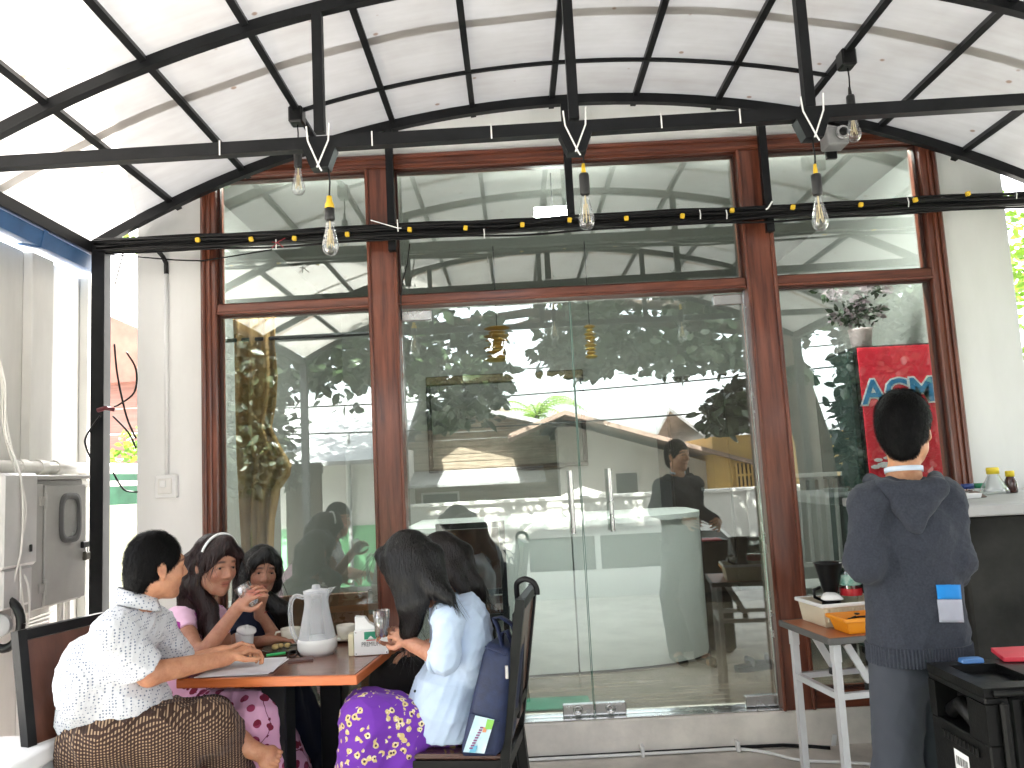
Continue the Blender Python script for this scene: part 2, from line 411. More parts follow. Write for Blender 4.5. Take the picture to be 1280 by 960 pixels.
# glass doors
M_EDGE = mat('green_glass_edge', (.10, .22, .17), .2, var=.05)
def door(x0, x1, hinge_left):
    d = MB().box(x0, x1, GLASS_Y, GLASS_Y + .010, FLOOR_Z + .008, 2.385).build('glass_door', M_GLASS, bld)
    inner = x1 if hinge_left else x0; outer = x0 if hinge_left else x1
    e = MB(); s = -1 if hinge_left else 1
    e.box(min(inner, inner + s * .003), max(inner, inner + s * .003), GLASS_Y - .0015, GLASS_Y + .0115, FLOOR_Z + .01, 2.383).build('glass_edge', M_EDGE, d)
    # patch fittings
    a0, a1 = sorted((inner, inner + s * .165)); MB().box(a0 + .004, a1 + .0, GLASS_Y - .016, GLASS_Y + .026, FLOOR_Z + .010, FLOOR_Z + .068, .004).build('lock_patch', M_CHROME, d)
    c = (a0 + a1) / 2; MB().lathe([(.026, 0), (.026, .006), (.018, .008), (.017, .004)], n=18).xf(Matrix.Translation((c, GLASS_Y - .016, FLOOR_Z + .040)) @ Matrix.Rotation(PI / 2, 4, 'X')).build('lock_cylinder', M_CHROME, d, True)
    a0, a1 = sorted((outer, outer - s * .17))
    MB().box(a0, a1, GLASS_Y - .016, GLASS_Y + .026, FLOOR_Z + .010, FLOOR_Z + .066, .004).build('hinge_patch', M_CHROME, d)
    MB().box(a0, a1, GLASS_Y - .016, GLASS_Y + .026, 2.315, 2.372, .004).build('hinge_patch', M_CHROME, d)
    hx = .285 if hinge_left else .492; ztop = WY(hx * 220 + 645, 592, 0).z
    h = MB()
    hz0, hz1 = 1.125, 1.455
    h.tube([(hx, -.02, hz0), (hx, -.02, hz1)], .0125, 14).tube([(hx, -.02, hz0 + .045), (hx, GLASS_Y, hz0 + .045)], .008, 8).tube([(hx, -.02, hz1 - .045), (hx, GLASS_Y, hz1 - .045)], .008, 8)
    h.build('handle', M_CHROME, d, 'auto')
door(-.592, .3385, True); door(.3425, 1.300, False)
box('threshold_strip', -.594, 1.302, -.02, .11, FLOOR_Z, FLOOR_Z + .006, M_CHROME, bld, .002)
box('door_frame_strip', 1.2935, 1.3025, .014, GLASS_Y - .002, FLOOR_Z + .01, 2.39, M_CHROME, bld)

# ---------------- canopy of steel trusses and translucent sheets
AX, AH, ARISE, TIE_Z = .42, 2.66, .70, 2.775
AR = (AH ** 2 + ARISE ** 2) / (2 * ARISE)
def arch_z(x, dz=0.): return TIE_Z + ARISE - AR + math.sqrt(AR * AR - (x - AX) ** 2) + dz
can = thing('terrace_canopy', 'arched black steel canopy with translucent white sheets over the terrace', 'canopy', (AX, -2.2, 0))
NP = 12; PX = [AX - AH, -1.80, -1.41, -1.0, -.58, -.14, .30, .76, 1.21, 1.66, 2.08, 2.52, AX + AH]
def arch_pts(Y, x0=None, x1=None, dz=0., n=48):
    x0 = AX - AH if x0 is None else x0; x1 = AX + AH if x1 is None else x1
    return [(x0 + (x1 - x0) * i / n, Y, arch_z(x0 + (x1 - x0) * i / n, dz)) for i in range(n + 1)]
YB, YF, YE = -.105, -1.26, -4.15
for Y, w in ((YB, .05), (YF, .045), (-2.75, .045), (YE, .05)):
    MB().sweep(arch_pts(Y), w, .04).build('arch', M_STEEL, can)
def tz(x): return TIE_Z + .0098 * (x + 1.98)      # the front tie is hung a little out of level
MB().beam((AX - AH, YF, tz(AX - AH)), (AX + AH, YF, tz(AX + AH)), .044, .050).build('tie_beam', M_STEEL, can)
for Y in (YB, -2.75):
    box('tie_beam', AX - AH, AX + AH, Y - .022, Y + .022, TIE_Z - .025, TIE_Z + .025, M_STEEL, can)
for (Y, xs) in ((YF, (-.71, .30, 1.235)), (YB, (-.605, .365, 1.43)), (-2.75, (-.7, .3, 1.24))):
    for x in xs:
        box('strut', x - .02, x + .02, Y - .0195, Y + .0195, TIE_Z + (.0255 if Y != YF else .06), arch_z(x, -.02), M_STEEL, can)
for x in (-.605, 1.43):     # stub struts carry on below the tie to the cable tray
    box('strut', x - .02, x + .02, YB - .0195, YB + .0195, TIE_Z - .10, TIE_Z - .0255, M_STEEL, can)
for k, x in enumerate(PX):
    if k in (0, NP): continue
    s = -(x - AX) / AR
    MB().beam((x, 0.0, arch_z(x) + .022), (x, YE - .05, arch_z(x) + .022), .03, .03, up=(s * -1, 0, 1)).build('purlin', M_STEEL, can)
MB().sweep(arch_pts(-.50, PX[3], PX[9], .012, 30), .016, .016).build('arch_rod', M_STEEL, can)
for x in (AX - AH, AX + AH):
    box('eave_beam', x - .03, x + .03, YE - .05, -.02, TIE_Z - .03, TIE_Z + .03, M_STEEL, can)
box('post', -2.205, -2.135, -.15, -.08, 0, TIE_Z - .031, M_STEEL, can)
box('post', 3.02, 3.09, -.15, -.08, 0, TIE_Z - .031, M_STEEL, can)
box('post', -2.26, -2.19, YE, YE + .07, -.6, TIE_Z - .031, M_STEEL, can)
box('post', 3.04, 3.11, YE, YE + .07, -.6, TIE_Z - .031, M_STEEL, can)
# roof sheets, one row overlapping the next
for (ya, yb, lift) in ((-.005, -.90, .046), (-.84, -2.5, .050), (-2.44, YE - .08, .054)):
    for k in range(NP):
        m = MB(); n = 6; xs = [PX[k] + (PX[k + 1] - PX[k]) * i / n for i in range(n + 1)]
        rows = 5
        vs = []
        for j in range(rows + 1):
            yy = ya + (yb - ya) * j / rows
            for x in xs:
                vs.append((x, yy, arch_z(x, lift) + .006 * math.sin(j * 1.3 + k * 2.1) * math.sin((x - xs[0]) / (xs[-1] - xs[0]) * PI)))
        fs = [(j * (n + 1) + i, j * (n + 1) + i + 1, (j + 1) * (n + 1) + i + 1, (j + 1) * (n + 1) + i) for j in range(rows) for i in range(n)]
        m.add(vs, fs).build('roof_sheet', M_SHEET, can, True, recalc=False)
# tapered brackets below the front tie and lamp boxes on purlins
for x in (-.71, .30, 1.235):
    MB().prism([(x - .065, tz(x) - .027), (x + .065, tz(x) - .026), (x + .035, tz(x) - .105), (x - .035, tz(x) - .105)], 'y', YF - .03, YF + .03).build('bracket', M_STEEL, can)
M_TIE = mat('white_cable_tie', (.82, .82, .80), .4, var=.03)
for x in (-.71, .30, 1.235):
    a = Vector((x, YF - .036, tz(x) + .03)); m = MB()
    m.tube([a + Vector((-.045, 0, .03)), a + Vector((-.04, 0, -.03)), a + Vector((.004, -.004, -.14)), a + Vector((.012, -.004, -.155))], .0035, 5)
    m.tube([a + Vector((.045, 0, .04)), a + Vector((.04, 0, -.03)), a + Vector((-.006, -.004, -.14))], .0035, 5)
    m.build('cable_tie', M_TIE, can)
for x in (-.50, -.03, .64, .95, -1.1):
    MB().tube([(x, YF - .026, tz(x) + .03), (x, YF - .026, tz(x) - .03)], .003, 5).build('cable_tie', M_TIE, can)

# ---------------- hanging filament bulbs
M_FIL = mat('pale_filament', (.75, .62, .36), .4, var=.1)
M_SOCK = mat('black_bakelite', (.02, .02, .02), .35, var=.2)
def bulb(label, top, L, kind):
    t = thing('hanging_bulb', label, 'light bulb', top, 'filament bulbs hanging from the canopy')
    T = Vector(top); z = T.z - L
    MB().tube([T, (T.x + .004, T.y, (T.z + z) / 2), (T.x, T.y, z)], .0035, 6).build('cord', M_CABLE, t)
    if kind == 'yellow':
        MB().lathe([(.010, 0), (.012, -.02), (.018, -.035), (.019, -.05)], (T.x, T.y, z), 14).build('socket_cap', M_YELLOWPL, t, True)
        MB().lathe([(.020, -.050), (.0205, -.095), (.017, -.098)], (T.x, T.y, z), 14).build('socket', M_SOCK, t, True)
    else:
        MB().lathe([(.006, .03), (.009, .0), (.008, -.012)], (T.x, T.y, z), 10).build('socket_cap', M_YELLOWPL if kind == 'ring' else M_SOCK, t, True)
        MB().lathe([(.018, -.012), (.020, -.02), (.020, -.09), (.017, -.098)], (T.x, T.y, z), 14).build('socket', M_SOCK, t, True)
    prof = [(.013, -.098), (.0155, -.112), (.019, -.135), (.026, -.165), (.0315, -.190), (.0325, -.205), (.029, -.222), (.019, -.234), (.006, -.2385), (.0005, -.239)]
    g = MB().lathe(prof, (T.x, T.y, z), 20).build('bulb_glass', M_CLEAR, t, True)
    f = MB()
    for k in range(6):
        a = k * PI / 3; b = a + PI / 6
        f.tube([(T.x + .007 * math.cos(a), T.y + .007 * math.sin(a), z - .135), (T.x + .015 * math.cos(b), T.y + .015 * math.sin(b), z - .205)], .0012, 4)
    f.tube([(T.x, T.y, z - .10), (T.x, T.y, z - .19)], .0035, 6)
    f.build('filament', M_FIL, t)
    return t
bulb('clear filament bulb on a yellow-capped socket under the strut above the left mullion', (-.68, YF, tz(-.68) - .10), .115, 'yellow')
bulb('clear filament bulb with black socket in front of the middle of the doors', (.325, YF, tz(.3) - .10), .075, 'ring')
bulb('clear filament bulb with black and yellow socket under the strut beside the security camera', (1.235, YF, tz(1.235) - .10), .135, 'ring')
M_BOX = M_BLACKPL
for (px, py, lab) in ((360, 125, 'small filament bulb hanging from a black box on the roof bar, over the left window'), (1077, 75, 'small filament bulb hanging from a black box on the roof bar, over the security camera')):
    x = PX[3] if px < 600 else PX[9]
    yb_ = -.50 if px < 600 else -.70
    top = Vector((x, yb_, arch_z(x) - .02))
    t = bulb(lab, top, .16, 'plain')
    MB().box(x - .035, x + .035, yb_ - .04, yb_ + .04, top.z - .035, top.z + .05, .008).build('ceiling_box', M_BOX, t)

# ---------------- festoon cable bundle along the back tie
bun = thing('cable_bundle', 'thick bundle of black cables with yellow clips strung across the shop front', 'cables', (.4, -.16, TIE_Z))
rs = random.Random(3)
XL, XR = -2.18, 3.2
for i in range(9):
    ph = rs.uniform(0, 6); oy = rs.uniform(-.03, .02); oz = .036 - i * .0092; pts = []
    for k in range(61):
        u = k / 60; x = XL + (XR - XL) * u
        w = .005 * math.sin(u * 23 + ph) + .003 * math.sin(u * 51 + ph * 2)
        pts.append((x, YB - .055 + oy + .006 * math.sin(u * 31 + ph), TIE_Z - .008 + oz + w - .004 * math.sin(u * PI)))
    MB().tube(pts, rs.choice((.006, .007, .0085)), 6).build('cable', M_CABLE, bun, True)
for px, py in ((247, 300), (314, 299), (368, 298), (434, 293), (512, 287), (582, 285), (653, 281), (712, 275), (783, 273), (853, 270), (915, 263), (991, 259), (1076, 256), (1144, 250), (1210, 242)):
    p = WY(px, py, YB - .10); s = rs.uniform(-.2, .2)
    MB().box(-.011, .011, -.010, .010, -.012, .012, .003).xf(Matrix.Translation(p) @ Matrix.Rotation(s, 4, 'Y')).build('clip', M_YELLOWPL, bun)
for px, py in ((345, 305), (605, 292), (875, 268), (908, 268), (1135, 253), (1270, 243)):
    p = WY(px, py, YB - .11); MB().tube([p + Vector((0, 0, .025)), p + Vector((.002, -.004, 0)), p + Vector((0, 0, -.025))], .003, 5).build('cable_tie', M_TIE, bun)
p = WY(497, 285, YB - .11)
MB().tube([p + Vector((0, 0, .045)), p + Vector((.002, 0, -.02))], .003, 5).tube([p + Vector((-.14, 0, .05)), p + Vector((0, 0, .0)), p + Vector((.02, 0, -.002))], .003, 5).build('cable_tie', M_TIE, bun)
p = WY(960, 259, YB - .11); MB().tube([p + Vector((.025, 0, .03)), p + Vector((0, 0, -.005)), p + Vector((-.012, 0, -.012))], .0045, 5).build('cable_tie', M_TIE, bun)
p = WY(347, 305, YB - .115)
MB().tube([p + Vector((-.03, 0, -.02)), p + Vector((.0, 0, .01)), p + Vector((.04, 0, .03))], .0025, 5).tube([p + Vector((.03, 0, -.02)), p + Vector((0, 0, .008)), p + Vector((-.03, 0, .012))], .0025, 5).build('string', mat('red_string', (.25, .02, .03), .7), bun)
pts = [WY(x, y, -.05) for (x, y) in ((135, 318), (220, 325), (252, 326), (280, 322), (340, 312))]
MB().tube(pts, .004, 6).build('loose_cable', M_CABLE, bun, True)
pts = [WY(x, y, -.07) for (x, y) in ((512, 305), (509, 330), (503, 352), (501, 375), (502, 400))]
MB().tube(pts, .0035, 6).build('loose_cable', M_CABLE, bun, True)

# ---------------- security camera
p = WY(1043, 174, -.10)
cc = thing('security_camera', 'grey box security camera mounted on the wooden head rail', 'security camera', (p.x, -.03, p.z))
M_GREYPL = mat('grey_plastic', (.30, .30, .30), .45, var=.05)
MB().box(p.x - .062, p.x + .055, -.16, -.05, p.z - .052, p.z + .05, .008).build('housing', M_GREYPL, cc)
MB().lathe([(.038, 0), (.038, .018), (.030, .022)], n=20).xf(Matrix.Translation((p.x + .018, -.158, p.z + .008)) @ Matrix.Rotation(PI / 2, 4, 'X')).build('lens_ring', M_CHROME, cc, 'auto')
MB().lathe([(.024, 0), (.023, .006), (.004, .010)], n=16).xf(Matrix.Translation((p.x + .018, -.180, p.z + .008)) @ Matrix.Rotation(PI / 2, 4, 'X')).build('lens', M_BLACKPL, cc, True)
MB().box(p.x - .03, p.x + .03, -.052, -.027, p.z - .09, p.z - .03, .004).build('bracket', M_BLACKPL, cc)

# ---------------- wall switch and conduit
p = WY(210, 608, 0)
sw = thing('wall_switch', 'white switch box with conduit on the white wall beside the window', 'switch', (p.x, 0, p.z))
MB().box(p.x - .058, p.x + .058, -.035, .001, p.z - .062, p.z + .062, .006).build('back_box', M_WHITEPL, sw)
MB().box(p.x - .038, p.x + .038, -.042, -.034, p.z - .040, p.z + .042, .004).build('switch_plate', M_WALL2, sw)
MB().box(p.x - .026, p.x + .008, -.048, -.041, p.z - .005, p.z + .032, .003).build('rocker', M_WHITEPL, sw)
MB().tube([(p.x, -.014, p.z + .06), (p.x, -.014, 2.66)], .011, 10).build('conduit', M_WHITEPL, sw, True)
q = WY(208, 330, -.05)
MB().tube([(p.x, -.014, 2.64), (p.x, -.016, 2.70), (p.x - .012, -.03, 2.735), (p.x - .02, -.09, 2.76)], .013, 8).build('cable_elbow', M_BLACKPL, sw, True)

# ---------------- white cord along the step
cord = thing('floor_cord', 'white cable pinned along the foot of the concrete step', 'cable', (.7, -.09, 0))
pts = [WZ(x, y, .012) for (x, y) in ((640, 951), (672, 949), (740, 945), (803, 941), (870, 937), (922, 936), (960, 941), (1000, 950), (1060, 953), (1110, 957))]
pts = [Vector((v.x, min(v.y, -.06), .012)) for v in pts]
MB().tube(smooth_pts(pts), .008, 8).build('cord', M_WHITEPL, cord, True)
for (px, py) in ((803, 941), (922, 936)):
    v = WY(px, py, -.06)
    MB().box(v.x - .009, v.x + .009, -.085, -.036, .002, .056, .003).build('clip', M_WHITEPL, cord)
v = WY(1043, 926, -.05)
MB().box(-.012, .012, -.004, .004, -.03, .03, .002).xf(Matrix.Translation((v.x, -.045, v.z)) @ Matrix.Rotation(.25, 4, 'Y')).build('clip', M_WHITEPL, cord)
tag(MB().tube([(-.2, -.05, .014), (.6, -.048, .014), (1.05, -.048, .016), (1.28, -.05, .016), (1.42, -.06, .006), (1.50, -.10, .008)], .009, 6).build('black_cable', M_CABLE, None, True), 'black cable lying in the corner below the concrete step', 'cable')

# ---------------- left neighbour wall, gutter, pipes, meter cabinet
nb = thing('neighbour_wall', 'tall white plastered wall along the left side of the terrace', 'wall', (-2.45, -.65, 0))
box('wall_face', -2.55, -2.36, -1.45, .16, -.6, 2.66, M_WALL2, nb)
box('pilaster', -2.359, -2.31, -.49, -.31, 0, 2.655, M_WALL2, nb, .004)
box('pilaster', -2.359, -2.31, .02, .157, 0, 2.655, M_WALL2, nb, .004)
M_BLUE = mat('blue_painted_metal', (.035, .10, .23), .4, var=.2, scale=8)
gt = thing('rain_gutter', 'blue metal rain gutter under the canopy eave', 'gutter', (-2.30, -.75, 2.66))
MB().prism([(-2.36, 2.78), (-2.345, 2.68), (-2.24, 2.66), (-2.225, 2.735), (-2.24, 2.735), (-2.25, 2.675), (-2.33, 2.692), (-2.345, 2.78)], 'y', -1.5, .03).build('channel', M_BLUE, gt)
for y in (-.55, -1.35):
    MB().prism([(-2.366, 2.785), (-2.351, 2.674), (-2.236, 2.654), (-2.219, 2.742), (-2.225, 2.742), (-2.24, 2.66), (-2.345, 2.68), (-2.36, 2.785)], 'y', y, y + .03).build('bracket', M_BLUE, gt)
M_PIPE = mat('old_white_pipe', (.62, .60, .56), .5, var=.12, scale=7)
pp = thing('wall_pipes', 'white plastic water pipes clamped along the left wall above the cabinet', 'pipe', (-2.30, -.4, 1.56))
MB().tube([(-2.29, -1.44, 1.60), (-2.29, .9, 1.60)], .030, 12).build('pipe', M_PIPE, pp, True)
for y in (-.62, -.47, -.33):
    MB().tube([(-2.29, y, 1.60), (-2.29, y + .06, 1.60)], .037, 12).build('pipe_joint', M_PIPE, pp, 'auto')
MB().tube([(-2.285, -.30, 1.515), (-2.285, .95, 1.515)], .016, 10).build('pipe', M_PIPE, pp, True)
MB().tube([(-2.28, -.21, 1.515), (-2.28, -.21, .0)], .014, 8).build('pipe', M_PIPE, pp, True)
MB().tube([(-2.28, -.27, 1.50), (-2.28, -.27, .0)], .016, 8).build('pipe', M_PIPE, pp, True)
M_CAB = mat('grey_cabinet_paint', (.33, .325, .30), .45, var=.1, scale=5, bump=.03)
cb = thing('meter_cabinet', 'grey steel meter cabinet with oval window on the left wall', 'cabinet', (-2.24, -.65, .98))
box('housing', -2.359, -2.135, -1.0, -.345, .965, 1.535, M_CAB, cb, .006)
box('rain_hood', -2.359, -2.105, -1.02, -.33, 1.5355, 1.555, M_CAB, cb, .004)
dr = box('cabinet_door', -2.134, -2.115, -.69, -.352, .975, 1.51, M_CAB, cb, .004)
box('housing_panel', -2.134, -2.118, -.995, -.70, .972, 1.52, M_CAB, cb, .004)
ov = []
for k in range(28):
    t = 2 * PI * k / 28; c, s = math.cos(t), math.sin(t); e = .55
    ov.append((-.50 + .085 * math.copysign(abs(c) ** e, c), 1.355 + .115 * math.copysign(abs(s) ** e, s)))
m = MB(); n = len(ov); vs = []
for (x, sc) in ((-2.114, 1.0), (-2.100, 1.0), (-2.100, .78), (-2.112, .76)):
    for (y, z) in ov: vs.append((x, -.50 + (y + .50) * sc, 1.355 + (z - 1.355) * sc))
fs = [(r * n + k, r * n + (k + 1) % n, (r + 1) * n + (k + 1) % n, (r + 1) * n + k) for r in range(3) for k in range(n)]
m.add(vs, fs).build('window_seal', mat('black_rubber_seal', (.06, .06, .058), .6), dr, True)
MB().add([(-2.1135, -.50 + (y + .50) * .77, 1.355 + (z - 1.355) * .77) for (y, z) in ov], [tuple(range(n))]).build('window_pane', mat('dusty_pane', (.30, .30, .28), .25, var=.15), dr)
for z in (1.44, 1.06):
    MB().tube([(-2.112, -.695, z - .035), (-2.112, -.695, z + .035)], .010, 8).box(-2.117, -2.108, -.735, -.66, z - .02, z + .02).build('hinge', M_CAB, dr)
MB().box(-2.115, -2.098, -.40, -.345, 1.205, 1.235, .003).build('latch', M_BLACKPL, dr)
pl = thing('padlock', 'small dark padlock hanging on the grey cabinet latch', 'padlock', (-2.10, -.36, 1.15))
MB().box(-2.113, -2.093, -.385, -.345, 1.145, 1.185, .004).build('lock_body', mat('dark_brass', (.10, .09, .07), .4, .8), pl)
MB().tube([(-2.103, -.378, 1.18), (-2.103, -.378, 1.205), (-2.103, -.365, 1.217), (-2.103, -.352, 1.205), (-2.103, -.352, 1.18)], .004, 6).build('shackle', M_CHROME, pl, True)
mb_ = thing('meter_box', 'clear plastic meter box in front of the grey cabinet', 'meter box', (-2.1, -1.02, 1.2))
M_FROST = mat('cloudy_plastic', (.50, .49, .47), .3, var=.1, scale=5)
MB().box(-2.22, -2.03, -1.12, -.885, 1.18, 1.56, .012).build('cover', M_FROST, mb_)
MB().box(-2.20, -2.04, -1.10, -.90, 1.02, 1.179, .01).build('terminal_cover', M_FROST, mb_)
MB().box(-2.028, -2.022, -.95, -.935, 1.235, 1.265, .002).build('keyhole', M_BLACKPL, mb_)
wr = thing('loose_wires', 'tangled whitish wires hanging past the meter box', 'wires', (-2.0, -1.0, 1.3))
for i in range(4):
    d = 3.28 + .02 * i; q = []
    for (px, py) in ((-4, 430), (4, 480), (8, 540), (24, 590 + 6 * i), (30, 640), (26 - 3 * i, 690), (18 + 5 * i, 730), (16 + 7 * i, 790)):
        q.append(WD(px + rs.uniform(-3, 3), py, d))
    MB().tube(smooth_pts(q), .0045, 6).build('wire', M_PIPE, wr, True)
fan = thing('wall_fan', 'round black and grey fan low on the left wall', 'fan', (-2.05, -1.05, .9))
c = WD(2, 781, 3.25)
MB().tube([c + Vector((.07 * math.cos(t), .012, .095 * math.sin(t))) for t in [2 * PI * k / 24 for k in range(25)]], .018, 8, False).build('fan_ring', M_BLACKPL, fan, True)
MB().lathe([(.045, 0), (.045, .02), (.03, .03)], n=16).xf(Matrix.Translation(c) @ Matrix.Rotation(PI / 2, 4, 'X')).build('hub', M_GREYPL, fan, 'auto')
m = MB()
for k in range(4):
    m.beam(c + Vector((.06, .02, .01 * k - .03)), c + Vector((.16 + .01 * k, .03, -.02 + .02 * k)), .006)
m.build('bracket', M_PIPE, fan)
# things in the gap beside the post
wires2 = thing('post_wires', 'thin black wires looped round the black corner post', 'wires', (-2.12, -.1, 2))
for seq in (((158, 440), (170, 462), (168, 490), (150, 505), (143, 508)), ((143, 430), (147, 470), (158, 520), (170, 548)), ((125, 520), (108, 545), (108, 560), (122, 590)), ((141, 520), (160, 540), (170, 560)), ((141, 590), (155, 612), (172, 615))):
    MB().tube(smooth_pts([WY(x, y, -.17 + .01 * k) for k, (x, y) in enumerate(seq)]), .005, 6).build('wire', M_CABLE, wires2, True)
MB().tube([WY(x, y, -.17) for (x, y) in ((122, 513), (132, 510), (143, 512))], .012, 6).build('tape', mat('red_tape', (.14, .02, .03), .5), wires2, True)
tag(box('side_fence', -3.9, -2.2, 1.2, 1.3, -.6, 1.38, mat('mossy_concrete', (.30, .30, .22), .85, col2=(.36, .37, .27), var=.2, scale=3, bump=.2)), 'mossy grey concrete fence seen between post and shop wall', 'fence')
sh = thing('neighbour_shed', 'neighbour shed with weathered reddish boards behind the corner post', 'building', (-4.3, 4.2, -.6))
M_REDB = mat('weathered_red_boards', (.23, .12, .10), .8, var=.25, scale=5, stretch=(.5, 1, 8), bump=.15)
for k in range(12):
    box('board', -5.6, -2.9, 4.2 - .01 * (k % 2), 4.24, -.6 + .27 * k, -.345 + .27 * k, M_REDB, sh, .006)
MB().prism([(-5.8, 2.62), (-2.75, 2.62), (-4.25, 3.35)], 'y', 4.0, 6.8).build('roof', mat('rusty_roof', (.26, .12, .09), .7, var=.2), sh)
# ================================================================== FOLIAGE
def leaf_mesh(name, centers, size, m, parent, droop=.3, aspect=.5, seed=1, jitter=.35, up_bias=.4):
    r = np.random.RandomState(seed); C = np.asarray(centers, float); n = len(C)
    s = size * (1 + jitter * (r.rand(n) - .5) * 2)
    ax = r.randn(n, 3); ax[:, 2] = ax[:, 2] * .5 - droop; ax /= np.linalg.norm(ax, axis=1)[:, None]
    nr = r.randn(n, 3) * .7; nr[:, 2] += up_bias
    sd = np.cross(nr, ax); sd /= np.linalg.norm(sd, axis=1)[:, None] + 1e-9
    nn = np.cross(ax, sd)
    off = np.array(OFF.get(parent, Vector((0, 0, 0))))
    pts = []
    prof = [(0, 0, 0), (.35, .5, .06), (.7, .42, .04), (1, 0, -.06), (.7, -.42, .04), (.35, -.5, .06)]
    for (u, w, h) in prof:
        pts.append(C + ax * (s * u)[:, None] + sd * (s * w * aspect)[:, None] + nn * (s * h)[:, None])
    V = np.stack(pts, 1).reshape(-1, 3) - off
    base = (np.arange(n) * 6)[:, None]
    Fq = np.concatenate([base + np.array([[0, 1, 2, 3]]), base + np.array([[0, 3, 4, 5]])], 0)
    me = bpy.data.meshes.new(name); me.vertices.add(len(V)); me.vertices.foreach_set('co', V.ravel().astype(np.float32))
    me.loops.add(Fq.size); me.loops.foreach_set('vertex_index', Fq.ravel().astype(np.int32))
    me.polygons.add(len(Fq)); me.polygons.foreach_set('loop_start', np.arange(0, Fq.size, 4, dtype=np.int32)); me.polygons.foreach_set('loop_total', np.full(len(Fq), 4, np.int32))
    me.update(); me.validate()
    return link_mesh(name, me, m, parent)
M_BARK = mat('rough_bark', (.05, .036, .026), .9, var=.35, scale=8, stretch=(3, 3, .6), bump=.4)
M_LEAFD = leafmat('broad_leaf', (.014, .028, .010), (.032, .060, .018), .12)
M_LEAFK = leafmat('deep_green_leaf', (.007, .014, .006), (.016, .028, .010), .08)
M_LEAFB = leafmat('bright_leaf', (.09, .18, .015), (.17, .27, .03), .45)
def clumps(n, clump_c, rad, seed, squash=.7):
    r = np.random.RandomState(seed); cc = np.asarray(clump_c, float); k = r.randint(0, len(cc), n)
    d = r.randn(n, 3); d /= np.linalg.norm(d, axis=1)[:, None]; q = (r.rand(n) ** .45)[:, None]
    rr = np.asarray(rad)[k][:, None] if np.ndim(rad) else rad
    return cc[k] + d * q * rr * np.array([1, 1, squash])
# big tree in front of the terrace (seen in the glass)
tb = RY(1030, 700, 5.4); tb.z = -.62
tr = thing('almond_tree', 'broad-leaved tree with dark leaning trunk reflected in the shop glass', 'tree', tb)
P = [tb, tb + Vector((.06, 0, 1.2)), tb + Vector((-.02, .05, 2.3)), tb + Vector((-.25, 0, 3.4)), tb + Vector((-.3, 0, 5.0)), tb + Vector((-.2, 0, 6.6))]
m = MB().tube(P, [.30, .24, .21, .19, .14, .05], 12)
rs2 = random.Random(11)
cl = []; rad = []
for i in range(15):
    s = P[3].lerp(P[4], rs2.random()); e = Vector((tb.x + rs2.uniform(-6.6, 2.6), tb.y + rs2.uniform(-1.6, .9), rs2.uniform(3.0, 6.2)))
    mid = s.lerp(e, .5) + Vector((0, 0, .35)); m.tube([s, mid, e], [.09, .06, .02], 7)
m.build('trunk', M_BARK, tr, True)
for i in range(64):
    x = tb.x + rs2.uniform(-7.2, 2.8); z = rs2.uniform(2.95, 6.0); y = tb.y + rs2.uniform(-1.5, 1.0)
    cl.append((x, y, z)); rad.append(rs2.uniform(.45, .95))
# hanging sprays at the lower edge, placed from what the glass shows
for (px, py, rr) in ((560, 520, .30), (590, 500, .42), (520, 455, .38), (545, 470, .45), (610, 470, .35), (700, 440, .30), (790, 440, .45), (850, 440, .45), (905, 440, .4), (735, 455, .3), (930, 500, .4), (905, 520, .35), (300, 470, .5), (340, 450, .45), (430, 440, .4), (460, 455, .35), (390, 470, .22), (985, 470, .3), (520, 410, .5), (600, 420, .4), (760, 400, .5), (880, 390, .5), (1000, 400, .5)):
    v = RY(px, py, 5.4 + rs2.uniform(-.5, .5)); cl.append(tuple(v)); rad.append(rr)
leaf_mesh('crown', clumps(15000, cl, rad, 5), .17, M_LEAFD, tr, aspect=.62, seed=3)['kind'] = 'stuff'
c = RY(1115, 700, 5.6); c.z = -.62
tr6 = thing('shade_tree', 'dense dark tree behind the terrace corner, reflected beside the red fridge', 'tree', c)
MB().tube([c, c + Vector((0, 0, 1.2)), c + Vector((.1, 0, 3.0))], [.14, .12, .05], 8).build('trunk', M_BARK, tr6, True)
cl6 = []
for px in range(1072, 1200, 16):
    for py in range(395, 720, 30): cl6.append(tuple(RY(px + rs2.uniform(-6, 6), py, 5.6 + rs2.uniform(-.6, .6))))
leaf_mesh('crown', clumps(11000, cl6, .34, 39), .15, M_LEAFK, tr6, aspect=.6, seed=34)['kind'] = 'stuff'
# sunlit tree behind the right wall
c = Vector((5.2, 3.0, -.6))
tr2 = thing('garden_tree', 'bright yellow-green leafy tree beyond the right end of the shop wall', 'tree', c)
MB().tube([c, c + Vector((.1, 0, 1.6)), c + Vector((-.05, 0, 3.2)), c + Vector((-.1, 0, 4.4))], [.12, .1, .07, .02], 8).tube([c + Vector((.05, 0, 2)), c + Vector((-.6, -.3, 3.0))], [.05, .015], 6).build('trunk', M_BARK, tr2, True)
cl2 = [(c.x + rs2.uniform(-1.7, 1.4), c.y + rs2.uniform(-1.6, .8), rs2.uniform(1.7, 4.4)) for i in range(34)]
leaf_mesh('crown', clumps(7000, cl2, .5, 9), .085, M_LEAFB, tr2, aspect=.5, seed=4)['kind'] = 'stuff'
c = Vector((-6.4, -3.6, -.6))
tr4 = thing('yard_tree', 'dark bushy tree in the yard left of the terrace, reflected in the left window', 'tree', c)
MB().tube([c, c + Vector((.1, 0, 1.4)), c + Vector((0, .1, 3.0))], [.16, .13, .05], 8).build('trunk', M_BARK, tr4, True)
cl4 = [(c.x + rs2.uniform(-1.4, 1.5), c.y + rs2.uniform(-2.2, 1.6), rs2.uniform(.6, 3.6)) for i in range(30)]
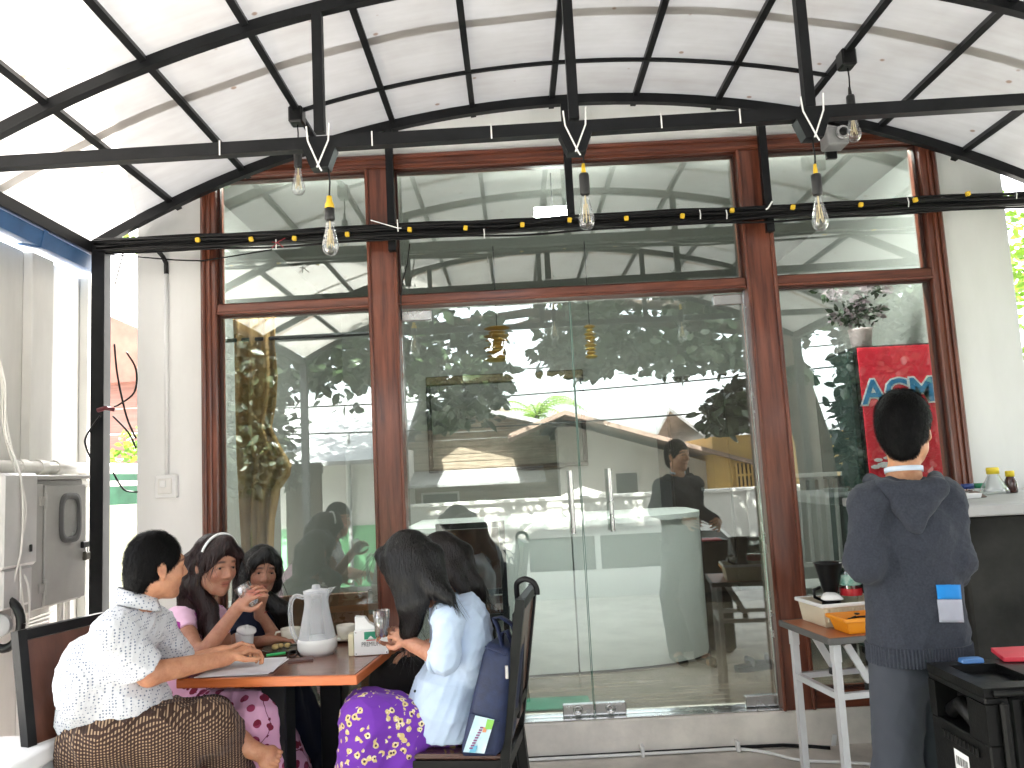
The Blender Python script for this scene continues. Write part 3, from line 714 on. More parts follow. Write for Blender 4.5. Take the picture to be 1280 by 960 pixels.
for px in range(268, 330, 12):
    for py in range(420, 600, 28): cl4.append(tuple(RY(px + rs2.uniform(-5, 5), py, 4.5 + rs2.uniform(-.4, .4))))
leaf_mesh('crown', clumps(10000, cl4, .42, 19), .13, M_LEAFK, tr4, aspect=.5, seed=14)['kind'] = 'stuff'
c = Vector((4.9, -1.3, -.6))  # out-of-view tree added to keep open sky light off the right wall
tr5 = thing('sky_screen_tree', 'unseen leafy tree added beside the right end of the terrace to block sky light', 'tree', c)
MB().tube([c, c + Vector((.05, 0, 1.5)), c + Vector((-.05, .1, 3.4))], [.10, .08, .03], 8).build('trunk', M_BARK, tr5, True)
cl5 = [(c.x + rs2.uniform(-1.0, 1.2), c.y + rs2.uniform(-1.5, 1.6), rs2.uniform(.2, 4.2)) for i in range(40)]
leaf_mesh('crown', clumps(12000, cl5, .6, 29), .10, M_LEAFB, tr5, aspect=.5, seed=24)['kind'] = 'stuff'
# shrubs in the gap on the left
c = Vector((-2.95, 2.2, -.6))
tr3 = thing('side_shrub', 'green shrub growing behind the concrete fence by the post', 'shrub', c)
MB().tube([c, c + Vector((.03, 0, 1.2)), c + Vector((.05, 0, 2.2))], [.04, .03, .01], 6).build('stem', M_BARK, tr3)
leaf_mesh('foliage', clumps(1200, [(c.x + rs2.uniform(-.35, .4), c.y + rs2.uniform(-.3, .3), rs2.uniform(1.2, 2.05)) for i in range(10)], .22, 2), .07, M_LEAFB, tr3, seed=6)['kind'] = 'stuff'
tag(box('green_sheet', -3.4, -2.3, 1.62, 1.64, .2, 1.62, mat('green_tarpaulin', (.03, .10, .06), .6, var=.3)), 'dark green sheet standing behind the concrete fence', 'sheet')
c = Vector((-1.95, -.35, 2.86))
# vine tips poking in above the left corner
c = WY(160, 300, .12)
vn = thing('creeper', 'pale green creeper tips hanging in at the left corner post', 'plant', (c.x, c.y, c.z - .25))
MB().tube([c + Vector((-.1, .05, -.25)), c + Vector((-.04, .02, -.08)), c + Vector((.0, 0, .02))], .005, 5).build('stem', M_BARK, vn)
leaf_mesh('leaves', clumps(60, [tuple(c + Vector((-.08 + .06 * i, .03, -.01 * i))) for i in range(3)], .06, 3), .05, M_LEAFB, vn, seed=8)

# ================================================================== ACROSS THE STREET (seen in the glass)
M_HW = mat('limewashed_wall', (.60, .58, .54), .85, var=.10, scale=1.2)
M_GREENP = mat('green_wall_paint', (.16, .42, .20), .7, var=.1)
M_TIN = mat('grey_tin_roof', (.30, .30, .30), .5, .3, var=.25, scale=4, stretch=(1, 1, 1))
M_PLANK = mat('grey_brown_planks', (.20, .155, .11), .85, col2=(.33, .27, .20), var=.25, scale=4, stretch=(.6, 1, 7), bump=.2)
M_WIN = mat('dark_window', (.03, .035, .035), .15, var=.2)
M_YEL = mat('ochre_wall_paint', (.55, .36, .12), .8, var=.08)
y0 = 8.6
a = RY(490, 632, y0); b = RY(960, 622, y0)
cw = thing('compound_wall', 'low white compound wall across the street, reflected in the doors', 'wall', ((a.x + b.x) / 2, -y0, -.62))
box('wall_face', a.x - 1, b.x + 2.5, -y0 - .15, -y0, -.62, a.z - .06, M_HW, cw)
box('coping', a.x - 1.03, b.x + 2.53, -y0 - .19, -y0 + .04, a.z - .0595, a.z, M_HW, cw, .01)
for k in range(7):
    x = a.x - .6 + k * 1.6; box('pier', x - .12, x + .12, -y0 - .17, -y0 + .025, -.62, a.z - .0605, M_HW, cw)
# left house: white with green dado
y0 = 8.2
a = RY(330, 575, y0); b = RY(497, 590, y0); g = RY(430, 658, y0)
hA = thing('white_house', 'white house with green painted base, reflected in the left window', 'house', ((a.x + b.x) / 2, -y0 - 1.5, -.62))
box('wall', a.x - 2.5, b.x - .1, -y0 - 4, -y0, g.z, 2.0, M_HW, hA)
box('dado', a.x - 2.5, b.x - .1, -y0 - 4, -y0 + .012, -.62, g.z - .001, M_GREENP, hA)
MB().prism([(-y0 + .7, 1.72), (-y0 + .7, 1.78), (-y0 - 2.2, 3.1), (-y0 - 5.0, 1.9), (-y0 - 5.0, 1.84), (-y0 - 2.2, 3.02)], 'x', a.x - 3, b.x + .15).build('roof', M_TIN, hA)
w = box('window', a.x - 1.2, a.x - .2, -y0 - .05, -y0 + .014, .95, 1.75, M_WIN, hA)
for k in range(4): box('window_bar', a.x - 1.2 + .31 * k, a.x - 1.17 + .31 * k, -y0 + .0145, -y0 + .03, .95, 1.75, M_HW, w)
MB().tube([(b.x - .75, -y0 + .06, -.6), (b.x - .75, -y0 + .06, 2.2)], .03, 8).build('downpipe', M_GREYPL, hA)
# middle house: grey-brown boards under a low gable
y0 = 11.0
a = RY(505, 600, y0); b = RY(700, 600, y0); pk = RY(560, 508, y0)
hB = thing('timber_house', 'weathered brown timber house with low tin roof, reflected in the left door', 'house', ((a.x + b.x) / 2, -y0 - 2, -.62))
box('wall', a.x, b.x, -y0 - 5, -y0 - .03, -.62, pk.z - .75, M_PLANK, hB)
z = -.1; k = 0
while z < pk.z - .16:
    t = max(0, (z - (pk.z - .9)) / .9); xa = a.x + t * (pk.x - a.x) * .9; xb = b.x + t * (pk.x + .6 - b.x) * .8
    MB().box(xa, xb, -y0 - .03 - .012 * (k % 2), -y0, z, z + .135, .006).build('plank', M_PLANK, hB); z += .142; k += 1
MB().prism([(a.x - .6, pk.z - .95), (pk.x, pk.z), (b.x + .7, pk.z - .72), (b.x + .7, pk.z - .64), (pk.x, pk.z + .09), (a.x - .6, pk.z - .86)], 'y', -y0 - 5.5, -y0 + .5).build('roof', M_TIN, hB)
MB().prism([(-y0 + 1.0, a.z - .16), (-y0 + 1.0, a.z - .11), (-y0 + .01, a.z + .14), (-y0 + .01, a.z + .09)], 'x', a.x - .2, b.x - .3).build('porch_roof', M_TIN, hB)
w = box('window', a.x + .35, a.x + 1.0, -y0 - .02, -y0 + .016, .75, 1.15, M_WIN, hB); box('window_frame', a.x + .31, a.x + 1.04, -y0 - .01, -y0 + .01, .71, 1.19, M_HW, w)
# right house: white with brown eaves
y0 = 10.2
a = RY(700, 590, y0); b = RY(905, 590, y0); e1 = RY(760, 548, y0); e2 = RY(925, 588, y0)
hC = thing('white_gable_house', 'white house with long sloping brown tin eave, reflected in the right door', 'house', ((a.x + b.x) / 2, -y0 - 2, -.62))
box('wall', a.x, b.x, -y0 - 4, -y0, -.62, e2.z + .1, M_HW, hC)
MB().prism([(a.x, e2.z + .101), (b.x, e2.z + .101), (a.x + .3, e1.z + .25), (a.x, e1.z + .25)], 'y', -y0 - 4, -y0 - .001).build('gable', M_HW, hC)
MB().prism([(a.x - .9, e1.z + .05), (a.x + .1, e1.z + .42), (e2.x + .25, e2.z + .03), (e2.x + .25, e2.z + .10), (a.x + .1, e1.z + .50), (a.x - .9, e1.z + .13)], 'y', -y0 - 4.5, -y0 + .8).build('roof', mat('brown_tin_roof', (.27, .19, .15), .6, .2, var=.25, scale=4), hC)
for (px0, px1, py0, py1) in ((770, 800, 592, 645), (845, 866, 585, 640)):
    p0 = RY(px0, py0, y0); p1 = RY(px1, py1, y0); w = box('window', p0.x, p1.x, -y0 - .02, -y0 + .016, p1.z, p0.z, M_WIN, hC)
    box('window_sill', p0.x - .08, p1.x + .08, -y0 - .01, -y0 + .06, p1.z - .07, p1.z - .001, M_HW, w)
# far right ochre house
y0 = 9.6
a = RY(898, 640, y0); b = RY(1000, 540, y0)
hD = thing('ochre_house', 'ochre yellow house with latticed window, reflected beside the right mullion', 'house', ((a.x + b.x) / 2, -y0 - 2, -.62))
box('wall', a.x, b.x + 1.5, -y0 - 4, -y0, -.62, b.z, M_YEL, hD)
p0 = RY(920, 578, y0); p1 = RY(944, 625, y0)
w = box('window', p0.x, p1.x, -y0 - .02, -y0 + .012, p1.z, p0.z, M_WIN, hD)
for k in range(5):
    x = p0.x + (p1.x - p0.x) * k / 4; box('window_bar', x - .018, x + .018, -y0 + .0125, -y0 + .04, p1.z, p0.z, M_YEL, w)
for k in range(4):
    z = p1.z + (p0.z - p1.z) * k / 3; box('window_bar', p0.x, p1.x, -y0 + .0405, -y0 + .06, z - .018, z + .018, M_YEL, w)
MB().prism([(-y0 + .7, b.z - .02), (-y0 + .7, b.z + .04), (-y0 - 2, b.z + .7), (-y0 - 4.4, b.z + .1), (-y0 - 4.4, b.z + .02), (-y0 - 2, b.z + .62)], 'x', a.x - .3, b.x + 1.9).build('roof', M_TIN, hD)
# dark timber kiosk left of the terrace, seen through the curtain window
y0 = 5.0; M_DARKT = mat('dark_tarred_timber', (.035, .028, .022), .8, var=.3, scale=5, stretch=(6, 6, .6), bump=.2)
kx = [RY(px, 640, y0).x for px in (255, 349, 356, 402)]; kz = RY(330, 582, y0).z
kk = thing('timber_kiosk', 'dark tarred timber kiosk with a narrow slit, reflected in the left window', 'kiosk', ((kx[0] + kx[3]) / 2, -y0 - .5, -.62))
for (xa, xb) in ((kx[0], kx[1]), (kx[2], kx[3])):
    n = max(2, int((xb - xa) / .16)); w = (xb - xa) / n
    for i in range(n): box('board', xa + w * i + .003, xa + w * (i + 1) - .003, -y0 - .03, -y0 - .008 * (i % 2), -.62, kz, M_DARKT, kk, .004)
    box('frame_rail', xa, xb, -y0 - .08, -y0 - .031, kz - .12, kz - .02, M_DARKT, kk)
    box('side_board', xa, xa + .03, -y0 - 1.0, -y0 - .081, -.62, kz, M_DARKT, kk)
MB().prism([(-y0 + .15, kz + .01), (-y0 - 1.1, kz + .22), (-y0 - 1.1, kz + .26), (-y0 + .15, kz + .05)], 'x', kx[0] - .1, kx[1]).build('roof', M_TIN, kk)
# palms behind the houses
def palm(label, base, h, seed, L=1.5, n=16):
    t = thing('palm_tree', label, 'tree', base, 'palms behind the houses across the street')
    r = random.Random(seed); B = Vector(base); T = B + Vector((.2, 0, h))
    MB().tube([B, B.lerp(T, .5) + Vector((.05, 0, 0)), T], [.14, .10, .08], 8).build('trunk', M_BARK, t, True)
    for i in range(n):
        az = 2 * PI * i / n + r.uniform(-.2, .2); el = r.uniform(-.1, 1.2); m = MB(); pts = []
        for k in range(9):
            u = k / 8; pts.append(T + Vector((math.cos(az), math.sin(az), 0)) * (L * u * math.cos(el * .7)) + Vector((0, 0, L * (u * math.sin(el) - .75 * u * u))))
        m.tube(pts, [.015 * (1 - k / 9) + .003 for k in range(9)], 4)
        sd = Vector((-math.sin(az), math.cos(az), 0))
        for k in range(1, 9):
            for s in (-1, 1):
                for q in (0, .5):
                    p = pts[k - 1].lerp(pts[k], q); l = .42 * (1 - .5 * k / 9)
                    d = (pts[k] - pts[k - 1]).normalized(); e = p + sd * s * l * .8 + d * l * .5 - Vector((0, 0, l * .35))
                    m.add([p - d * .02, p + d * .03, e], [(0, 1, 2)])
        m.build('frond', M_LEAFB, t, recalc=False)
    return t
v = RY(395, 540, 15.); palm('feathery palm behind the white house, reflected in the left window', (v.x, v.y, -.62), v.z + .4, 3, 1.8)
v = RY(660, 505, 17.); palm('feathery palm behind the timber house, reflected in the left door', (v.x, v.y, -.62), v.z + .3, 5, 1.7)
# utility wires crossing the reflected sky
M_WIRE = M_CABLE
pole = thing('utility_pole', 'grey concrete utility pole with street wires, reflected in the glass', 'utility pole', (7.0, -7.2, -.62))
MB().tube([(7.0, -7.2, -.62), (7.0, -7.2, 7.4)], [.14, .1], 10).build('pole', M_HW, pole, True)
box('crossarm', 6.2, 7.8, -7.25, -7.15, 6.8, 6.9, M_BARK, pole)
for (za, zb, yy) in ((2.75, 2.9, -7.2), (3.25, 3.2, -7.25), (2.45, 2.35, -7.15)):
    MB().tube([(x, yy, za + (zb - za) * (x + 9) / 16 - .25 * math.sin((x + 9) / 16 * PI)) for x in range(-9, 8)], .012, 5).build('wire', M_WIRE, pole, True)

# ---------------- parked white van, seen in the doors
v = RY(800, 690, 5.6)
van = thing('parked_van', 'white van parked in the street, reflected low in the glass doors', 'van', (v.x + .4, -6.2, -.62))
M_VAN = mat('white_car_paint', (.72, .72, .72), .2, var=.02, coat=.8)
X0, X1, VY0, VY1, VZ = v.x - 1.6, v.x + 2.2, -7.0, -5.5, -.62
prof = [(X0, VZ + .30), (X1 - .05, VZ + .30), (X1, VZ + .55), (X1 - .05, VZ + .78), (X1 - .75, VZ + .86), (X1 - 1.2, VZ + 1.30), (X1 - 1.45, VZ + 1.36), (X0 + .35, VZ + 1.38), (X0 + .05, VZ + 1.2), (X0 - .03, VZ + .6)]
MB().prism(prof, 'y', VY0, VY1).build('body', M_VAN, van)
MB().prism([(X1 - .83, VZ + .88), (X1 - 1.22, VZ + 1.27), (X1 - 1.6, VZ + 1.28), (X1 - 1.6, VZ + .88)], 'y', VY1, VY1 + .006).build('window', M_WIN, van)
for (xa, xb) in ((X0 + .25, X0 + 1.05), (X0 + 1.12, X1 - 1.67)):
    box('window', xa, xb, VY1, VY1 + .006, VZ + .88, VZ + 1.28, M_WIN, van)
MB().add([(X1 - .76, VY0 + .08, VZ + .868), (X1 - .76, VY1 - .08, VZ + .868), (X1 - 1.19, VY1 - .1, VZ + 1.292), (X1 - 1.19, VY0 + .1, VZ + 1.292)], [(0, 1, 2, 3)]).xf(Matrix.Translation((.012, 0, .008))).build('windscreen', M_WIN, van)
for x in (X0 + .6, X1 - .75):
    for y in (VY1 - .1, VY0 + .1):
        w = MB().lathe([(.18, -.09), (.29, -.085), (.30, 0), (.29, .085), (.18, .09)], n=24).xf(Matrix.Translation((x, y, VZ + .30)) @ Matrix.Rotation(PI / 2, 4, 'X')).build('wheel', M_BLACKPL, van, 'auto')
        MB().lathe([(.17, -.094), (.17, .094)], n=18).xf(Matrix.Translation((x, y, VZ + .30)) @ Matrix.Rotation(PI / 2, 4, 'X')).build('rim', M_CHROME, w, 'auto')
for y in (VY1 - .25, VY0 + .05):
    box('headlight', X1 - .03, X1 + .004, y, y + .2, VZ + .58, VZ + .70, M_CHROME, van, .01)

# ================================================================== INSIDE THE SHOP
M_RECEP = mat('white_laminate', (.70, .74, .71), .35, var=.02)
rc = thing('reception_counter', 'white reception counter with rounded end inside the glass doors', 'counter', (.4, 1.2, FLOOR_Z))
def recep(z0, z1, dx=0., sw=0., name='', m=None, x_from=None, x_to=None):
    path = [(-.75, .88), (-.3, .90), (.067, .925), (.33, .942)] if x_to else [(.34, .944), (.567, .965), (.78, 1.0), (.95, 1.05), (1.10, 1.13), (1.22, 1.26), (1.27, 1.42), (1.28, 1.9)]
    mm = MB(); poly = [(x, y - dx) for (x, y) in path]; back = [(path[-1][0] - (.05 if not x_to else 0), 2.0), (path[0][0], 2.0)]
    mm.prism(poly + back, 'z', z0, z1); return mm.build(name, m, rc, 'auto')
recep(FLOOR_Z + .012, 1.10, 0, 0, 'front_panel', M_RECEP, None, True); recep(FLOOR_Z + .012, 1.10, 0, 0, 'front_panel', M_RECEP)
recep(FLOOR_Z, FLOOR_Z + .0115, .004, 0, 'kick_strip', M_BLACKPL, None, True); recep(FLOOR_Z, FLOOR_Z + .0115, .004, 0, 'kick_strip', M_BLACKPL)
recep(1.101, 1.135, .02, 0, 'top_slab', M_RECEP, None, True); recep(1.101, 1.135, .02, 0, 'top_slab', M_RECEP)
# fridge
M_RED = mat('red_vinyl', (.78, .02, .05), .35, var=.05)
fg = thing('drinks_fridge', 'red drinks fridge with blue lettering behind the right window', 'fridge', (2.4, .8, FLOOR_Z))
f0 = WY(1068, 433, .55); fz = f0.z
box('cabinet', f0.x, f0.x + .62, .552, 1.15, FLOOR_Z + .05, fz, M_BLACKPL, fg, .008)
box('side_panel', f0.x + .012, f0.x + .60, .540, .5515, FLOOR_Z + .12, fz - .012, M_RED, fg, .003)
box('door', f0.x - .045, f0.x - .003, .56, 1.14, FLOOR_Z + .12, fz - .03, mat('fridge_door_glass', (.03, .05, .045), .08, var=.1), fg, .006)
for (x, y) in ((f0.x + .06, .62), (f0.x + .55, .62), (f0.x + .06, 1.08), (f0.x + .55, 1.08)):
    box('foot', x - .02, x + .02, y - .02, y + .02, FLOOR_Z - .001, FLOOR_Z + .05, M_BLACKPL, fg)
lp = WY(1126, 505, .54)
T = Matrix.Translation((lp.x - .005, .5385, lp.z + .012)) @ Matrix.Rotation(PI / 2, 4, 'X')
text_mesh('lettering_outline', 'ACM', .205, mat('white_print', (.75, .78, .8), .5), fg, T, .0006, .014)
text_mesh('lettering', 'ACM', .205, mat('blue_print', (.03, .22, .45), .5), fg, Matrix.Translation((0, -.0015, 0)) @ T, .0006, .004)
sp = WY(1098, 575, .54)
for (dx, dz, s) in ((0, 0, .02), (.03, -.03, .03), (-.02, -.04, .022), (.05, .01, .015)):
    MB().lathe([(s, 0), (s * .9, .002)], n=7).xf(Matrix.Translation((sp.x + dx, .5395, sp.z + dz)) @ Matrix.Rotation(PI / 2, 4, 'X') @ Matrix.Diagonal((1.4, .6, 1, 1))).build('splash_print', mat('white_print', (.75, .78, .8), .5), fg)
# flowers on the fridge
fp = thing('flower_pot', 'white pot of pale pink artificial flowers on the fridge', 'flower pot', (f0.x + .12, .75, fz))
MB().lathe([(.045, 0), (.06, .02), (.072, .12), (.075, .13), (.066, .125)], (f0.x + .12, .72, fz + .001), 18).build('pot', mat('pale_pot', (.62, .50, .50), .5), fp, True)
fc = [(f0.x + .12 + rs2.uniform(-.2, .16), .72 + rs2.uniform(-.1, .1), fz + .2 + rs2.uniform(0, .2)) for i in range(16)]
leaf_mesh('flowers', clumps(340, fc, .055, 4), .035, leafmat('pink_petal', (.35, .26, .30), (.50, .42, .44)), fp, aspect=.8, seed=12)
leaf_mesh('leaves', clumps(200, fc, .08, 5), .05, M_LEAFD, fp, aspect=.5, seed=13)
MB().tube([(f0.x + .12, .72, fz + .12), (f0.x + .1, .72, fz + .3)], .006, 5).build('stem', M_BARK, fp)
# curtain
M_CURT = mat('gold_brown_curtain', (.34, .21, .085), .8, col2=(.46, .30, .135), var=.2, scale=6, stretch=(3, 1, .5), bump=.05, spec=.1)
rows = [(385, 290, 346), (430, 292, 344), (470, 292, 348), (505, 293, 346), (535, 294, 340), (560, 295, 352), (580, 296, 364), (594, 297, 362), (612, 298, 350), (650, 300, 343), (700, 303, 341), (760, 306, 342), (800, 308, 342)]
vs = []; nU = 60
for j, (py, xa, xb) in enumerate(rows):
    A = WY(xa, py, .34); B = WY(xb, py, .34)
    for i in range(nU + 1):
        u = i / nU; x = A.x + (B.x - A.x) * u
        vs.append((x, .34 + .016 * math.sin(u * 2 * PI * 3.6 + .3 * j + .8 * math.sin(u * 5 + j * .4)) + .006 * math.sin(u * 37 + j * .5), A.z + (B.z - A.z) * u))
fs = [(j * (nU + 1) + i, j * (nU + 1) + i + 1, (j + 1) * (nU + 1) + i + 1, (j + 1) * (nU + 1) + i) for j in range(len(rows) - 1) for i in range(nU)]
cu_ = MB().add(vs, fs).build('curtain', M_CURT, None, True, recalc=False)
sm = cu_.modifiers.new('thick', 'SOLIDIFY'); sm.thickness = .004
tag(cu_, 'gold brown curtain gathered behind the left window', 'curtain')
tag(MB().tube([(-1.86, .34, WY(300, 425, .34).z), (-.80, .34, WY(300, 425, .34).z)], .012, 8).build('curtain_rail', M_BLACKPL), 'dark curtain rail inside the left window', 'curtain rail')
# framed picture on the back wall
yb = 4.48
a = WY(537, 592, yb); b = WY(728, 462, yb)
pf = thing('framed_picture', 'large dark picture in an ornate black and gold frame on the back wall', 'picture', ((a.x + b.x) / 2, yb, a.z))
M_GILT = mat('dark_gilt', (.09, .065, .025), .4, .4, var=.5, scale=40)
t = .10
box('frame_rail', a.x, b.x, yb - .05, yb, b.z - t, b.z, M_GILT, pf, .01); box('frame_rail', a.x, b.x, yb - .05, yb, a.z, a.z + t * .5, M_BLACKPL, pf, .01)
box('frame_rail', a.x, a.x + t * .5, yb - .048, yb, a.z + t * .5, b.z - t, M_BLACKPL, pf, .01); box('frame_rail', b.x - t * .5, b.x, yb - .048, yb, a.z + t * .5, b.z - t, M_BLACKPL, pf, .01)
box('picture_panel', a.x + t * .5, b.x - t * .5, yb - .02, yb - .001, a.z + t * .5, b.z - t, mat('dark_painting', (.03, .035, .03), .3, col2=(.14, .15, .12), var=.3, scale=3), pf)
M_GOLD = mat('gold_paper', (.42, .26, .05), .5, var=.2)
for (px, py, w, h, lab) in ((622, 430, .24, .26, 'wide gold paper ornament hanging inside the left door'), (738, 427, .11, .25, 'narrow gold paper ornament hanging inside the right door')):
    p = WY(px, py, 2.2)
    og = thing('hanging_ornament', lab, 'ornament', (p.x, 2.2, p.z - .1))
    m = MB()
    for k in range(9):
        z = p.z - h / 2 + h * k / 8; r = w / 2 * (.55 + .45 * abs(math.cos(k * 1.1)))
        m.lathe([(r * .6, -.012), (r, 0), (r * .6, .012)], (p.x, 2.2, z), 12)
    m.build('paper_fans', M_GOLD, og, 'auto'); MB().tube([(p.x, 2.2, p.z + h / 2), (p.x, 2.2, 3.36)], .004, 5).build('string', M_CABLE, og)
# fluorescent fitting that is switched on
M_LAMP = emit('lit_panel', (1, 1, .98), 14.0)
p = WY(691, 270, .62); lt = thing('shop_lamp', 'lit hanging lamp seen above the cable bundle in the middle pane', 'ceiling light', (p.x, .62, p.z))
box('fitting', p.x - .12, p.x + .12, .56, .68, p.z + .0205, p.z + .045, M_WHITEPL, lt, .004)
box('diffuser', p.x - .11, p.x + .11, .57, .67, p.z - .015, p.z + .020, M_LAMP, lt, .006)
MB().tube([(p.x, .62, p.z + .045), (p.x, .62, 3.345)], .004, 6).build('cord', M_CABLE, lt)
for (x, lab) in ((-1.05, 'added fill lamp on the shop ceiling, hidden above the left window'), (.37, 'added fill lamp on the shop ceiling, hidden above the glass doors'), (1.75, 'added fill lamp on the shop ceiling, hidden above the red fridge')):  # battens hidden behind the head rail, added to brighten counter and interior
    lt = thing('fill_batten', lab, 'ceiling light', (x, .30, 3.3), 'added fill lamps hidden along the shop ceiling')
    box('fitting', x - .47, x + .47, .23, .37, 3.325, 3.3445, M_WHITEPL, lt, .003)
    box('diffuser', x - .45, x + .45, .24, .36, 3.290, 3.3245, M_LAMP, lt, .008)
# low bench, dark cabinet, slatted chair and sandals inside
M_DKW0 = mat('dark_carcass', (.05, .03, .02), .5)
bn = thing('wooden_bench', 'low brown wooden bench back behind the left window', 'bench', (-1.2, .75, FLOOR_Z))
M_BROWN = mat('brown_board', (.16, .075, .035), .45, var=.2, stretch=(1, 4, 6), scale=5)
a = WY(350, 742, .62); b = WY(460, 742, .62)
box('back_board', a.x, b.x, .60, .63, .42, (a.z + b.z) / 2, M_BROWN, bn, .004); box('seat', a.x, b.x, .60, 1.0, .55, .60, M_BROWN, bn, .004)
for x in (a.x + .03, b.x - .03):
    for y in (.64, .97): box('leg', x - .025, x + .025, y - .025, y + .025, FLOOR_Z, .549, M_BROWN, bn)
a = WY(560, 742, .70); b = WY(614, 676, .70)
sc2 = thing('low_cabinet', 'low orange-brown cabinet with black edges inside the left glass door', 'cabinet', ((a.x + b.x) / 2, .8, FLOOR_Z))
box('front_panel', a.x + .02, b.x - .02, .695, .705, FLOOR_Z + .1, b.z - .02, mat('orange_brown_veneer', (.34, .13, .045), .3, var=.25, scale=4, stretch=(1, 1, 3)), sc2)
box('carcass', a.x, b.x, .706, 1.0 - .15, FLOOR_Z, b.z, M_DKW0, sc2, .004)
for (x0, x1, z0, z1) in ((a.x, a.x + .02, FLOOR_Z + .02, b.z), (b.x - .02, b.x, FLOOR_Z + .02, b.z), (a.x + .0205, b.x - .0205, b.z - .0195, b.z)): box('edge_strip', x0, x1, .688, .7055, z0, z1, M_BLACKPL, sc2)
kb = thing('dark_cupboard', 'dark wooden cupboard in the gloom behind the right door', 'cupboard', (1.95, 3.6, FLOOR_Z))
M_DKW = mat('dark_stained_wood', (.03, .02, .014), .4, var=.3)
box('carcass', 1.45, 2.55, 3.3, 3.9, FLOOR_Z + .08, 2.3, M_DKW, kb)
for x in (1.47, 2.01):
    d = box('door', x, x + .52, 3.275, 3.2995, FLOOR_Z + .1, 2.27, M_DKW, kb, .004); box('knob', x + .25, x + .28, 3.25, 3.2745, 1.2, 1.24, M_CHROME, d, .003)
box('plinth', 1.5, 2.5, 3.32, 3.9, FLOOR_Z, FLOOR_Z + .08, M_DKW, kb)
wc = thing('slatted_chair', 'pale slatted chair standing behind the right window', 'chair', (1.85, .95, FLOOR_Z))
M_PALEW = mat('pale_painted_wood', (.42, .42, .40), .5, var=.08)
cx = WY(1016, 600, .9).x; w_ = .20
for s in (-1, 1):
    MB().beam((cx + s * w_, .90, FLOOR_Z), (cx + s * w_, .84, 1.38), .035).build('back_post', M_PALEW, wc); MB().beam((cx + s * w_, 1.3, FLOOR_Z), (cx + s * w_, 1.3, FLOOR_Z + .43), .035).build('leg', M_PALEW, wc)
for k in range(5): MB().beam((cx - .12 + .06 * k, .862, .80), (cx - .12 + .06 * k, .842, 1.32), .02).build('slat', M_PALEW, wc)
MB().beam((cx - w_, .842, 1.35), (cx + w_, .842, 1.35), .06, .025).build('top_rail', M_PALEW, wc); MB().beam((cx - w_, .862, .79), (cx + w_, .862, .79), .04, .025).build('lower_rail', M_PALEW, wc)
box('seat', cx - .21, cx + .21, .88, 1.32, FLOOR_Z + .43, FLOOR_Z + .46, M_PALEW, wc, .005)
s0 = WZ(955, 836, FLOOR_Z)
for k, (dx, dy, rot) in enumerate(((-.06, 0, .3), (.07, .05, -.2))):
    sd_ = thing('sandal', 'black sandal lying just inside the glass door by the mullion', 'sandal', (s0.x + dx, s0.y + dy, FLOOR_Z), 'pair of black sandals inside the door')
    R_ = Matrix.Translation((s0.x + dx, s0.y + dy, FLOOR_Z)) @ Matrix.Rotation(PI / 2 + rot, 4, 'Z')
    MB().prism([(-.045, -.12), (.045, -.12), (.05, .06), (.035, .12), (-.03, .13), (-.048, .06)], 'z', 0.0, .03).xf(R_).build('sole', M_BLACKPL, sd_)
    MB().tube([(-.05, .02, .02), (-.03, .03, .065), (.03, .03, .065), (.05, .02, .02)], .016, 6).xf(R_).build('strap', M_BLACKPL, sd_, True)
tag(MB().box(WZ(676, 885, .18).x - .35, WZ(715, 880, .18).x + .1, .18, .40, FLOOR_Z, FLOOR_Z + .012, .004).build('door_mat', mat('green_mat', (.03, .16, .10), .8, var=.2)), 'green door mat inside the left glass door', 'door mat')
# ================================================================== ON THE TERRACE
def hexa(corners, n=8, rnd=.25, bulge=0.):
    """rounded box mapped onto 8 corners (x fastest, then y, then z)"""
    c = [Vector(v) for v in corners]; idx = {}; vs = []; fs = []
    def pt(u, v, w):
        # round the unit cube
        p = Vector((u, v, w)) * 2 - Vector((1, 1, 1)); q = Vector((max(-1 + rnd, min(1 - rnd, p.x)), max(-1 + rnd, min(1 - rnd, p.y)), max(-1 + rnd, min(1 - rnd, p.z))))
        d = p - q
        if d.length > 1e-9: d = d.normalized() * rnd
        p = (q + d)
        if bulge: p = Vector((p.x * (1 + bulge * (1 - p.y ** 2) * (1 - p.z ** 2)), p.y * (1 + bulge * (1 - p.x ** 2) * (1 - p.z ** 2)), p.z))
        u, v, w = ((p + Vector((1, 1, 1))) / 2)
        r = Vector((0, 0, 0))
        for k in range(8):
            a = u if k & 1 else 1 - u; b = v if k & 2 else 1 - v; e = w if k & 4 else 1 - w
            r += c[k] * (a * b * e)
        return r
    def vid(i, j, k):
        if (i, j, k) not in idx: idx[(i, j, k)] = len(vs); vs.append(pt(i / n, j / n, k / n))
        return idx[(i, j, k)]
    for i in range(n):
        for j in range(n):
            for e in (0, n):
                fs.append((vid(e, i, j), vid(e, i + 1, j), vid(e, i + 1, j + 1), vid(e, i, j + 1)))
                fs.append((vid(i, e, j), vid(i + 1, e, j), vid(i + 1, e, j + 1), vid(i, e, j + 1)))
                fs.append((vid(i, j, e), vid(i + 1, j, e), vid(i + 1, j + 1, e), vid(i, j + 1, e)))
    return MB().add(vs, fs)
